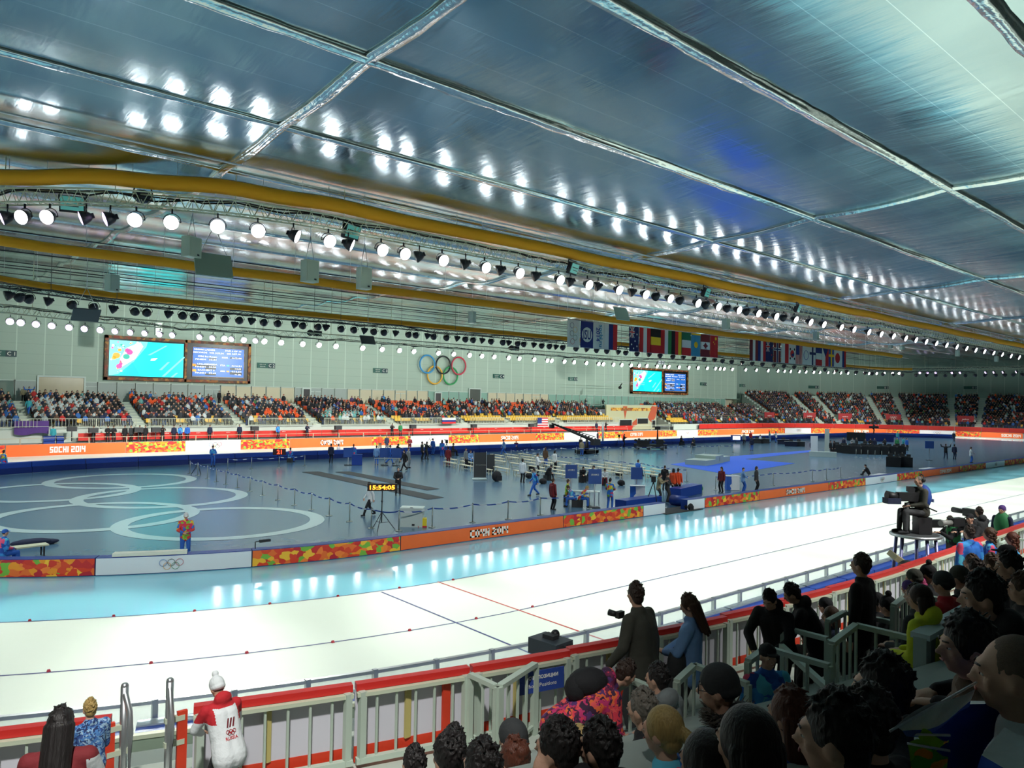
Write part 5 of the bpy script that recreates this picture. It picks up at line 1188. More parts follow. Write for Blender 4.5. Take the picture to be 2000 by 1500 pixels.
def bulk(name, base, items, mats, label, cat):
    """many copies joined into one uncountable mass; items: (pos, rz, scale, [slot->material index])"""
    V = np.array(base.v, float); nf = len(base.f); nv = len(V); vs = []; fs = []; mi = []
    F_ = [tuple(f) for f in base.f]
    for k, (p, rz, s, mm) in enumerate(items):
        c, s_ = math.cos(rz)*s, math.sin(rz)*s; X = V[:, 0]*c-V[:, 1]*s_+p[0]; Y = V[:, 0]*s_+V[:, 1]*c+p[1]; Z = V[:, 2]*s+p[2]
        vs.append(np.stack([X, Y, Z], 1)); o = k*nv; fs += [tuple(o+i for i in f) for f in F_]; mi += [mm[m] for m in base.mi]
    me = bpy.data.meshes.new(name); me.from_pydata(np.concatenate(vs).tolist(), [], fs)
    for m in mats: me.materials.append(m)
    me.polygons.foreach_set('material_index', mi); me.polygons.foreach_set('use_smooth', list(base.sm)*len(items)); me.update()
    return tag(link(name, me), label, cat, None, 'stuff')
MS = [m for _, m in JK]+[SKc]+HRs+TRc
bulk('crowd', ps, [(q[0], q[1]+q[9]*.6, q[8], [q[6], 12, 13+q[7], 18+q[10]]) for q in people if q[5] and id(q) not in indiv], MS, 'dense mass of seated spectators filling the rest of the far stands', 'crowd')
bulk('stadium_seats', st, [(q[0], q[1], 1., [1 if q[4] else 0, 2]) for q in people if id(q) not in sset], [STO, STY, STG], 'mass of orange and yellow seats in the rest of the far stands', 'seats')
# stairs between the blocks
mb = MB()
for a in aisles[:-1]:
    for j in range(9):
        mb.box((a, TC+41.3-.6+.95*j+.2, 2.5+.3*j+.075), (1.0, .45, .15))
struct('floor_stairs_straight', mb, mat('stair_pale', rgb(196, 204, 186), .7))
for px in (1471, 1524, 1603, 1639, 1725, 1771, 1860, 1911):
    w = wpx(41, 2, px, 1, hi=SB+45); mb = MB()
    if w < SB+6: prm = [(41.3-.6+.95*j+.25, 2.0+.38*j) for j in range(9)]
    else: prm = [(41.3-.6+.85*j+.25, 2.0+.42*j) for j in range(16)]
    for r, z in prm:
        p = ov(r, w, 1, z+.1); mb.box(p, (1.35, .5, .2), rz=-(w-SB)/21. if w > SB else 0)
    struct('floor_stairs_bend', mb, mat('stair_pale', rgb(196, 204, 186), .7))
# red banners among the curved stand
for px, tx in ((1500, 'sochi.ru'), (1579, 'sochi.ru'), (1649, 'sochi.ru'), (1744, 'OOO'), (1886, 'sochi.ru')):
    w = wpx(42.0, 3.2, px, 1, hi=SB+45); p = ov(41.6, w, 1, 2.9); a = -(w-SB)/21. if w > SB else 0
    e = empty('stand_banner', p, f'red banner in the curved stand, {["leftmost", "second from the left", "third from the left", "between the pair of pale stairs, with ring marks", "rightmost, with pale lettering"][(1500,1579,1649,1744,1886).index(px)]}', 'banner', a)
    mb = MB(); mb.box((0, 0, .75), (3.2, .06, 1.5)); mb.build('fabric', mat('banner_crimson', rgb(170, 46, 50), .7), e)
    if tx == 'OOO':
        mb = MB()
        for b in rings_mb((0, -.06, .75), (1, 0, 0), .22, th=.025): join(mb, b)
        mb.mi = [0]*len(mb.mi); mb.build('ring_emblem', LETTER, e)
    else: text_mb(tx, .3, frame((0, -.06, .75), (1, 0, 0)), .0, .02).build('lettering', LETTER, e)
    mb = MB(); mb.box((0, 1.2, .2), (3.0, 2.2, 1.9)); mb.build('vomitory_box', TERR, e)
# people standing or walking in the far stands and gallery
fs_ = [(57, 762, 97, 'armsup', 'blue', 'standing spectator in a blue jacket on the upper walkway left of the big scoreboard'),
       (46, 764, 97, 'stand', 'khaki', 'standing spectator in a khaki jacket on the upper walkway at the far left'),
       (56, 790, 90, 'walk', 'teal', 'person in a light blue outfit climbing the first pale stairs at the left'),
       (257, 775, 96.5, 'stand', 'vol', 'standing steward in a blue printed jacket before the door below the big scoreboard'),
       (262, 772, 97, 'stand', 'brown', 'standing person in a brown coat at the door below the big scoreboard'),
       (428, 776, 97, 'stand', 'black', 'dark standing person below the right end of the big scoreboard, left one of a pair'),
       (446, 775, 97, 'stand', 'black', 'dark standing person below the right end of the big scoreboard, right one of a pair'),
       (748, 781, 96.8, 'stand', 'vol', 'steward in blue printed jacket atop the stand, left of the wall rings'),
       (1058, 783, 96.8, 'operate', 'navy', 'photographer in navy standing on the walkway at the top of the far stand'),
       (1143, 781, 97, 'operate', 'black', 'dark standing photographer on the upper walkway, left of two with raised cameras'),
       (1178, 780, 97, 'operate', 'black', 'dark standing photographer on the upper walkway, right of two with raised cameras'),
       (183, 843, 85.2, 'stand_front', 'black', None), (211, 842, 85.2, 'stand_front', 'black', None), (222, 842, 85.2, 'stand_front', 'black', None), (244, 841, 85.2, 'stand', 'black', None), (256, 841, 85.2, 'stand', 'char', None),
       (273, 840, 85.2, 'stand_front', 'black', None), (284, 840, 85.2, 'stand', 'black', None), (318, 834, 85.0, 'operate', 'black', 'dark standing photographer behind the red gallery fabric below the straight stand'),
       (340, 839, 85.2, 'stand', 'navy', None), (352, 838, 85.2, 'stand', 'vol', None), (366, 838, 85.2, 'stand', 'blue', None), (410, 836, 85.2, 'stand', 'navy', None), (468, 836, 85.2, 'stand', 'navy', None), (543, 834, 85.0, 'stand', 'vol', None), (600, 833, 85.0, 'operate', 'navy', None),
       (766, 838, 84.6, 'operate', 'black', None), (782, 838, 84.6, 'stand', 'green', None), (1165, 833, 84.6, 'stand', 'navy', None), (1183, 833, 84.6, 'operate', 'black', None), (104, 842, 85.4, 'stand', 'teal', None)]
k = 0
for px, py, t, tm, jk, lb in fs_:
    p = ont(px, py, t); k += 1
    fz = {True: 4.9, False: .95}[t > 95]
    if t in (90,): fz = 3.7
    if lb is None: lb = f'{jk if jk not in ("vol", "char") else {"vol": "blue-printed", "char": "charcoal"}[jk]}-jacketed person standing behind the red gallery fabric, {words(k-11)} from the left'
    person(tm, loc=(p.x, t, fz), rz=PI+random.uniform(-.4, .4), sc=.98, jk=jk, tr='black' if jk != 'teal' else 'blue', label=lb, face=False, hm=random.choice(['black', 'dark', 'brown']))
# things on the gallery
for px, t in ((182, 84.8), (270, 84.8), (304, 84.6), (497, 84.8), (660, 84.6), (806, 84.6), (925, 84.6), (1037, 84.6), (140, 84.8)):
    p = ont(px, 850, t); e = empty('monitor_speaker', (p.x, t, 2.02 if px > 150 else 2.2), f'small black loudspeaker behind the red gallery fabric, {["far left", "left of the big scoreboard", "under the big scoreboard left half", "under the big scoreboard right end", "left of the wall rings", "under the wall rings", "right of the wall rings", "near the crane arm", "beside the purple flag"][(182,270,304,497,660,806,925,1037,140).index(px)]}', 'loudspeaker')
    mb = MB(); mb.box((0, 0, .2), (.85, .5, .5)); mb.build('cabinet', DARK, e); mb = MB(); mb.bar((0, 0, -1.05), (0, 0, 0), .08); mb.build('stand_pole', DARK, e)
for px, py, w, h, m, lb in ((62, 835, 2.9, 1.3, C_['purple'], 'purple flag draped over the cream railing at the far left'), (877, 822, 2.4, .8, None, 'white, blue and red flag on the railing below the wall rings'), (1060, 826, 2.3, 1.7, None, 'striped flag with a blue canton on the railing near the crane arm')):
    p = ont(px, py, 85.9); e = empty('draped_flag', p, lb, 'flag'); mb = MB(); n = 8
    if m: mb.add([(-w/2+w*i/n, -.03*math.sin(i*1.3), (j-.5)*h-(.12*math.sin(i*.8) if j == 0 else 0)) for i in range(n+1) for j in (0, 1)], [(2*i, 2*i+2, 2*i+3, 2*i+1) for i in range(n)]); mb.build('cloth', m, e); continue
    if 'canton' in lb:
        for i in range(9): mb.box((0, 0, h/2-h*(i+.5)/9), (w, .03, h/9), mi=FMK.index('R' if i % 2 == 0 else 'W'))
        mb.box((-w*.3, -.02, h*.22), (w*.4, .03, h*.55), mi=FMK.index('B'))
    else:
        for i, c in enumerate('WBR'): mb.box((0, 0, h/2-h*(i+.5)/3), (w, .03, h/3), mi=FMK.index(c))
    mb.build('cloth', FML, e)
for px0, px1, lb in ((84, 106, 'left'), (110, 124, 'right')):
    a = ont(px0, 855, 84.5); b = ont(px1, 855, 84.5); e = empty('blue_table', ((a.x+b.x)/2, 84.5, .95), f'blue skirted table on the gallery at the far left, {lb} one', 'table'); mb = MB(); mb.box((0, 0, .37), (b.x-a.x, .6, .74)); mb.build('skirt', BLUEPAD, e); mb = MB(); mb.box((0, 0, .755), (b.x-a.x+.06, .66, .03)); mb.build('table_top', NAVYPAD, e)
# ================================================================ infield
def tocam(p): return math.atan2(-p[1], -p[0])-PI/2     # rz that makes local +Y face the camera
def stand_at(px, py, tm='stand', rz=None, **k):
    p = onz(px, py); r = tocam(p) if rz is None else tocam(p)+rz
    return person(tm, loc=p, rz=r, **k)
POST = mat('stanchion_steel', rgb(150, 156, 150), .3, .7); BELT = None
def belt_mat():
    m = mat('belt_blue_white', rgb(30, 70, 160), .6); nt = m.node_tree; b = nt.nodes['Principled BSDF']; tc = nt.nodes.new('ShaderNodeTexCoord'); w = nt.nodes.new('ShaderNodeTexWave'); w.inputs['Scale'].default_value = .75; w.bands_direction = 'DIAGONAL'
    nt.links.new(tc.outputs['Object'], w.inputs['Vector']); g = nt.nodes.new('ShaderNodeMath'); g.operation = 'GREATER_THAN'; g.inputs[1].default_value = .62; nt.links.new(w.outputs['Fac'], g.inputs[0])
    mx = nt.nodes.new('ShaderNodeMix'); mx.data_type = 'RGBA'; mx.inputs['A'].default_value = (*rgb(24, 62, 140), 1); mx.inputs['B'].default_value = (*rgb(190, 200, 210), 1); nt.links.new(g.outputs[0], mx.inputs['Factor']); nt.links.new(mx.outputs['Result'], b.inputs['Base Color']); return m
BELT = belt_mat()
q1 = MB(); q1.cone((0, 0, 0), (0, 0, .03), .17, .16, 16); sm1 = q1.mesh('base', POST); q1 = MB(); q1.cone((0, 0, .03), (0, 0, .92), .03, n=8); q1.cone((0, 0, .92), (0, 0, .97), .036, n=8); sm2 = q1.mesh('pole', POST)
rows_ = {
 'left diagonal row': [(371, 925), (386, 929), (405, 935), (422.5, 941), (441, 946), (463.5, 953), (488, 960), (512.6, 968), (542.5, 977), (575, 987), (608, 996), (643, 1007.7), (682.5, 1019), (725, 1032)],
 'near barrier row': [(779, 1037), (844, 1030), (923, 1020.5), (992, 1014), (1055, 1006), (1151, 994)],
 'far left row': [(444.5, 918.5), (491, 916), (545, 914), (595, 910)],
 'far middle row': [(998, 897), (1029, 894), (1062, 892.5), (1096, 891), (1126, 890.5), (1163, 890), (1189, 889), (1214, 889), (1244, 888), (1271, 887.5), (1297, 887), (1323, 886), (1351, 885.5), (1378, 885), (1404, 884), (1432, 883.5)],
 'rear diagonal row': [(1021, 899), (1053, 902), (1083, 907), (1113, 912), (1144, 915), (1180, 918), (1215, 922), (1253, 926), (1341, 941)],
 'row near the press desks': [(1672, 893), (1682, 894), (1695, 895), (1709, 896), (1722, 897), (1736, 898), (1748, 899), (1762, 900)],
 'right row': [(1398, 957), (1510, 948), (1587, 940), (1614, 937), (1642, 933)]}
for rn, pts in rows_.items():
    P_ = [onz(*p) for p in pts]
    for i, p in enumerate(P_):
        e = empty('stanchion', p, f'steel belt stanchion, {ordn[i]} from the left of the {rn}', 'stanchion', 0, f'stanchions of the {rn}'); link('base', sm1, e); link('pole', sm2, e)
    if rn in ('row near the press desks',): continue
    prs = list(zip(P_, P_[1:]))
    if rn == 'left diagonal row': prs.append((P_[-1], onz(779, 1037)))
    for i, (a, b) in enumerate(prs):
        if (b-a).length > 16 or (b-a).length < .3: continue
        m_ = MB(); n = 6; c = (a+b)/2; d = (b-a); nn = Vector((-d.y, d.x, 0)).normalized()*.004
        pt = [a+d*k/n+Vector((0, 0, .9-.10*4*(k/n)*(1-k/n)))-c for k in range(n+1)]
        vs_ = []
        for q in pt: vs_ += [q-nn-Vector((0, 0, .03)), q-nn+Vector((0, 0, .03)), q+nn+Vector((0, 0, .03)), q+nn-Vector((0, 0, .03))]
        m_.add(vs_, [(4*k+j, 4*k+(j+1) % 4, 4*k+4+(j+1) % 4, 4*k+4+j) for k in range(n) for j in range(4)])
        tag(m_.build('barrier_belt', BELT, loc=c), f'blue and white barrier belt, {ordn[i]} span from the left of the {rn}', 'barrier belt', f'belts of the {rn}')
# clock on a tripod
p = onz(745, 1036); e = empty('digital_clock', p, 'orange digital clock reading 15:54:05 on a black tripod stand', 'clock', tocam(p)+PI)
q = MB(); q.box((0, 0, 1.98), (1.36, .1, .34)); q.build('case', BLACK, e)
q = MB(); 
for a_, b_ in (((0, -.06, 1.98), (1.30, .01, .28)),): q.box(a_, b_)
q.build('face', mat('clock_face', (.02, .01, .01), .4), e)
CLK = mat('clock_digits', (.3, .1, 0), .4, emit=rgb(255, 150, 40), es=3.5)
text_mb('15:54:05', .2, frame((0, -.085, 1.98), (1, 0, 0)), .0, .03, width=1.14).build('digits', CLK, e)
q = MB(); q.cone((0, 0, .35), (0, 0, 1.85), .025, n=8); q.cone((0, 0, 1.3), (0, 0, 1.36), .05, n=8); q.build('pole', BLACK, e)
for a in (0.2, 2.3, 4.4):
    q = MB(); q.cone((0, 0, .85), (.62*math.cos(a), .62*math.sin(a), .02), .018, n=6); q.cone((0, 0, .35), (.36*math.cos(a), .36*math.sin(a), .38), .012, n=5); q.build('leg', BLACK, e)
p = onz(545, 908); e = empty('digital_clock', p, 'small red digital display on a thin stand beside the seated person, far left', 'clock', tocam(p)+PI)
q = MB(); q.box((0, 0, 1.15), (1.1, .12, .55)); q.build('case', mat('clock_red_case', rgb(60, 20, 18), .5), e); text_mb('21', .38, frame((.0, -.08, 1.15), (1, 0, 0)), .0, .03).build('digits', mat('clock_red_digits', (.3, .0, 0), .4, emit=rgb(255, 70, 40), es=3.), e); q = MB(); q.cone((0, 0, 0), (0, 0, .9), .03, n=6); q.build('pole', DARK, e)
# chest freezer and yellow box
p = onz(803, 1030); e = empty('chest_freezer', p, 'white chest freezer standing behind the near row of stanchions', 'freezer', tocam(p)+PI-.15); WB = mat('white_enamel', rgb(196, 210, 206), .35)
q = MB(); q.box((0, .35, .42), (1.05, .65, .84)); q.build('body', WB, e); q = MB(); q.box((0, .35, .88), (1.1, .7, .07)); q.build('lid', mat('freezer_lid', rgb(220, 232, 228), .2), e); q = MB(); q.box((0, 0, .93), (.14, .04, .04)); q.build('handle', ALU, e)
q = MB(); q.box((.1, -.0, .12), (.12, .01, .08)); q.build('vent_grille', DARK, e)
p = onz(825, 1030); e = empty('yellow_bin', p, 'small yellow box with a red base beside the white freezer', 'box', tocam(p)+PI); q = MB(); q.box((0, .15, .24), (.40, .32, .36)); q.build('body', mat('bin_yellow', rgb(226, 206, 40), .5), e); q = MB(); q.box((0, .15, .035), (.41, .33, .07)); q.build('base', C_['red'], e)
# low bench, bag, slab, small mount at the left
p = onz(30, 1092); e = empty('low_bench', p, 'low pale wooden bench cut by the left picture edge, behind the barrier', 'bench', .1); q = MB(); q.box((-.3, 0, .42), (2.6, .5, .05)); q.build('top', mat('bench_wood', rgb(206, 206, 176), .6), e)
for x in (-1.4, -.3, .85):
    for y in (-.2, .2): q = MB(); q.box((x, y, .2), (.05, .05, .4)); q.build('leg', DARK, e)
p = onz(62, 1066); q = MB(); q.ell((0, 0, .14), (.75, .26, .15), 12, 6); q.ell((.55, .05, .1), (.4, .2, .11), 10, 6); tag(q.build('duffel_bag', C_['navy'], loc=p), 'long navy bag lying on the floor behind the low bench', 'bag')
w0, w1 = wpx(R0-.2, .65, 222, -1), wpx(R0-.2, .65, 366, -1); q = MB(); q.ext([(R0-.35, .615), (R0-.35, .72), (R0+.0, .72), (R0+.0, .615)], w0, w1, -1); tag(q.build('foam_slab', mat('white_foam', rgb(226, 226, 210), .6)), 'long white foam slab lying on top of the barrier beside the volunteer', 'slab')
p = ov(R0-.3, wpx(R0-.3, .7, 512, -1), -1, .6); e = empty('small_camera', p, 'small black camera on a short arm on the barrier top', 'camera'); q = MB(); q.bar((-.25, 0, 0), (-.25, 0, .25), .03); q.bar((-.25, 0, .25), (-.05, 0, .25), .03); q.build('arm', DARK, e); q = MB(); q.box((.1, 0, .25), (.4, .1, .09)); q.build('body', BLACK, e)
# benches in the middle
bw = mat('bench_top_pale', rgb(216, 206, 176), .6); q = MB(); q.box((0, 0, .44), (.34, 2.3, .05)); bm1 = q.mesh('top', bw); q = MB(); q.box((0, 0, .21), (.05, .05, .42)); bm2 = q.mesh('leg', bw); q = MB(); q.box((0, 0, .15), (.04, 2.0, .04)); bm3 = q.mesh('stretcher', bw)
poly = [(852, 903), (1005, 893), (1180, 912), (1300, 926), (1296, 938), (1120, 944), (985, 932), (868, 917)]
def inside(x, y):
    c = False; n = len(poly)
    for i in range(n):
        (x1, y1), (x2, y2) = poly[i], poly[(i+1) % n]
        if (y1 > y) != (y2 > y) and x < (x2-x1)*(y-y1)/(y2-y1)+x1: c = not c
    return c
k = 0; bench_sp = []
cand_ = []
a0 = math.radians(-9)
for i in range(-40, 80):
    for j in range(-20, 30):
        u, v = i*1.7, j*3.1; s = 45+u*math.cos(a0)-v*math.sin(a0); t = 52+u*math.sin(a0)+v*math.cos(a0)
        x, y, z = pj((s, t, .0))
        if inside(x, y) and random.random() < .9: cand_.append((x, Vector((s, t, 0))))
cand_.sort(key=lambda c: c[0])
for x, p in cand_:
    k += 1; e = empty('long_bench', p, f'pale wooden bench on the infield, {words(k)} from the left in the bench field', 'bench', a0, 'pale benches in the middle of the infield')
    link('top', bm1, e); link('stretcher', bm3, e)
    for sx in (-.12, .12):
        for sy in (-1., 1.): o = link('leg', bm2, e); o.location = (sx, sy, 0)
    bench_sp.append(p)
# boards, sign stands, desks
p = onz(937, 937); e = empty('black_partition', p, 'tall black two-panel partition on a white foot left of the benches', 'partition', tocam(p)+PI+.1)
for z in (.55, 1.5): q = MB(); q.box((0, 0, z+.1), (.92, .06, .93)); q.build('panel', mat('partition_grey', rgb(52, 54, 56), .7), e)
q = MB(); q.box((0, 0, .06), (1.1, .5, .06)); q.build('foot', WB, e); q = MB(); q.box((-.48, 0, 1.1), (.04, .08, 2.1)); q.box((.48, 0, 1.1), (.04, .08, 2.1)); q.build('frame', ALU, e)
p = onz(958, 921); e = empty('black_partition', p, 'smaller black partition tilted behind the tall one', 'partition', tocam(p)+PI+.9); q = MB(); q.box((0, 0, .75), (1., .06, 1.4)); q.build('panel', mat('partition_grey', rgb(52, 54, 56), .7), e); q = MB(); q.box((0, 0, .03), (1.1, .4, .05)); q.build('foot', DARK, e)
SB_ = mat('sign_blue', rgb(36, 76, 150), .5)
for px, py, h, w, lb in ((1115, 972, 1.75, .75, 'left of two blue information signs on poles near the desk'), (1161, 992, 1.9, .75, 'right of two blue information signs on poles near the desk'), (1243, 955, 1.2, .8, 'blue box sign on a pole among the benches'), (680, 909, 1.25, .9, 'dark blue monitor on a stand, left of three beside the far pads'), (751, 909, 1.25, .9, 'dark blue monitor on a stand, middle of three beside the far pads'), (774, 910, 1.25, .9, 'dark blue monitor on a stand, right of three beside the far pads'), (1815, 899, 1.9, .9, 'blue square sign at the right near the person with raised arms')):
    p = onz(px, py); e = empty('sign_stand', p, lb, 'sign', tocam(p)+PI+.2); q = MB(); q.box((0, 0, h-.1), (w, .08, .85)); q.build('sign_face', SB_, e); q = MB(); q.bar((0, .05, 0), (0, .05, h-.4), .06); q.build('pole', ALU, e); q = MB(); q.box((0, .05, .03), (.6, .5, .05)); q.build('foot', DARK, e)
    if w < .8: text_mb('ИНФО', .12, frame((0, -.05, h-.0), (1, 0, 0))).build('lettering', LETTER, e)
def desk(px, py, w, d, lb, top=WB, leg=ALU, rz=0., skirt=None, h=.74):
    p = onz(px, py); e = empty('folding_table', p, lb, 'table', tocam(p)+PI+rz); q = MB(); q.box((0, d/2, h), (w, d, .04)); q.build('table_top', top, e)
    if skirt: q = MB(); q.box((0, d/2, h/2), (w*.96, d*.92, h-.05)); q.build('skirt', skirt, e)
    else:
        for x in (-w/2+.06, w/2-.06):
            for y in (.06, d-.06): q = MB(); q.box((x, y, h/2), (.04, .04, h)); q.build('leg', leg, e)
    return e
desk(1140, 985, 1.9, .7, 'white table of the volunteers behind the near barrier, centre right')
desk(755, 912, 2.2, .6, 'grey table beside the dark blue monitors at the far pads', top=C_['grey'])
desk(697, 909, .95, .6, 'bright blue lectern-like box beside the monitors', top=SB_, skirt=BLUEPAD, h=.95)
desk(1245, 980, .95, .5, 'white and blue printed stand behind the opening in the barrier', top=WHITEP, skirt=patch_mat('stand_blue_white', [rgb(230, 236, 240), rgb(40, 100, 200), rgb(230, 236, 240), rgb(60, 130, 210)], 2.), h=.95)
desk(1432, 958, .95, .5, 'tilted blue and white printed stand between the people near the barrier', top=WHITEP, skirt=patch_mat('stand_blue_white', [rgb(230, 236, 240)], 2.), h=1.0, rz=.3)
p = onz(970, 940); q = MB(); q.ell((0, 0, .38), (.42, .3, .4), 12, 8); q.box((0, -.25, .25), (.5, .16, .36)); tag(q.build('backpack', C_['black'], loc=p), 'large black bag standing on the floor in front of the benches', 'bag')
for px, py, lb in ((1033, 934, 'black bag at the feet of the white-jacketed person'), (1038, 919, 'black bag on the bench field, left'), (1060, 945, 'dark bag beside the seated dark person'), (1168, 925, 'black case on a bench right of the dark group'), (1208, 930, 'dark and white bags heaped on a bench'), (1213, 948, 'black bag on the floor below the bags on the bench'), (1345, 996, 'black shoes and bag on the edge of the ice beside the opening'), (1365, 958, 'green netted bag near the blue crash pad')):
    p = onz(px, py); q = MB(); q.ell((0, 0, .2), (.32, .24, .22), 10, 6); q.box((0, -.16, .14), (.36, .12, .2)); tag(q.build('kit_bag', C_['green'] if 'green' in lb else C_['black'], loc=p), lb, 'bag')
# blue pads and mat at the opening
for px0, px1, py, lb, h in ((1212, 1282, 992, 'long blue crash mat lying behind the white barrier left of the opening', .45), (1318, 1360, 972, 'blue block mat right of the opening in the barrier', .6)):
    a, b = onz(px0, py-.02*0), onz(px1, py-10); q = MB(); c = (a+b)/2; L = (b-a).length; q.box((0, 0, h/2), (L, .8, h)); o = q.build('crash_mat', BLUEPAD, loc=c); o.rotation_euler.z = math.atan2((b-a).y, (b-a).x); tag(o, lb, 'crash mat')
a = onz(1300, 1003); q = MB(); q.box((0, 0, .02), (3.4, 1.4, .03)); o = q.build('rubber_mat', C_['char'], loc=a+Vector((1.4, .4, 0))); tag(o, 'dark rubber mat on the floor in the opening of the near barrier', 'mat')
a = onz(1342, 990); q = MB(); q.cone((0, 0, .3), (0, 1.1, .3), .3, n=14); tag(q.build('rolled_pad', BLUEPAD, loc=a), 'upright-cut blue round pad end at the right side of the opening', 'pad')
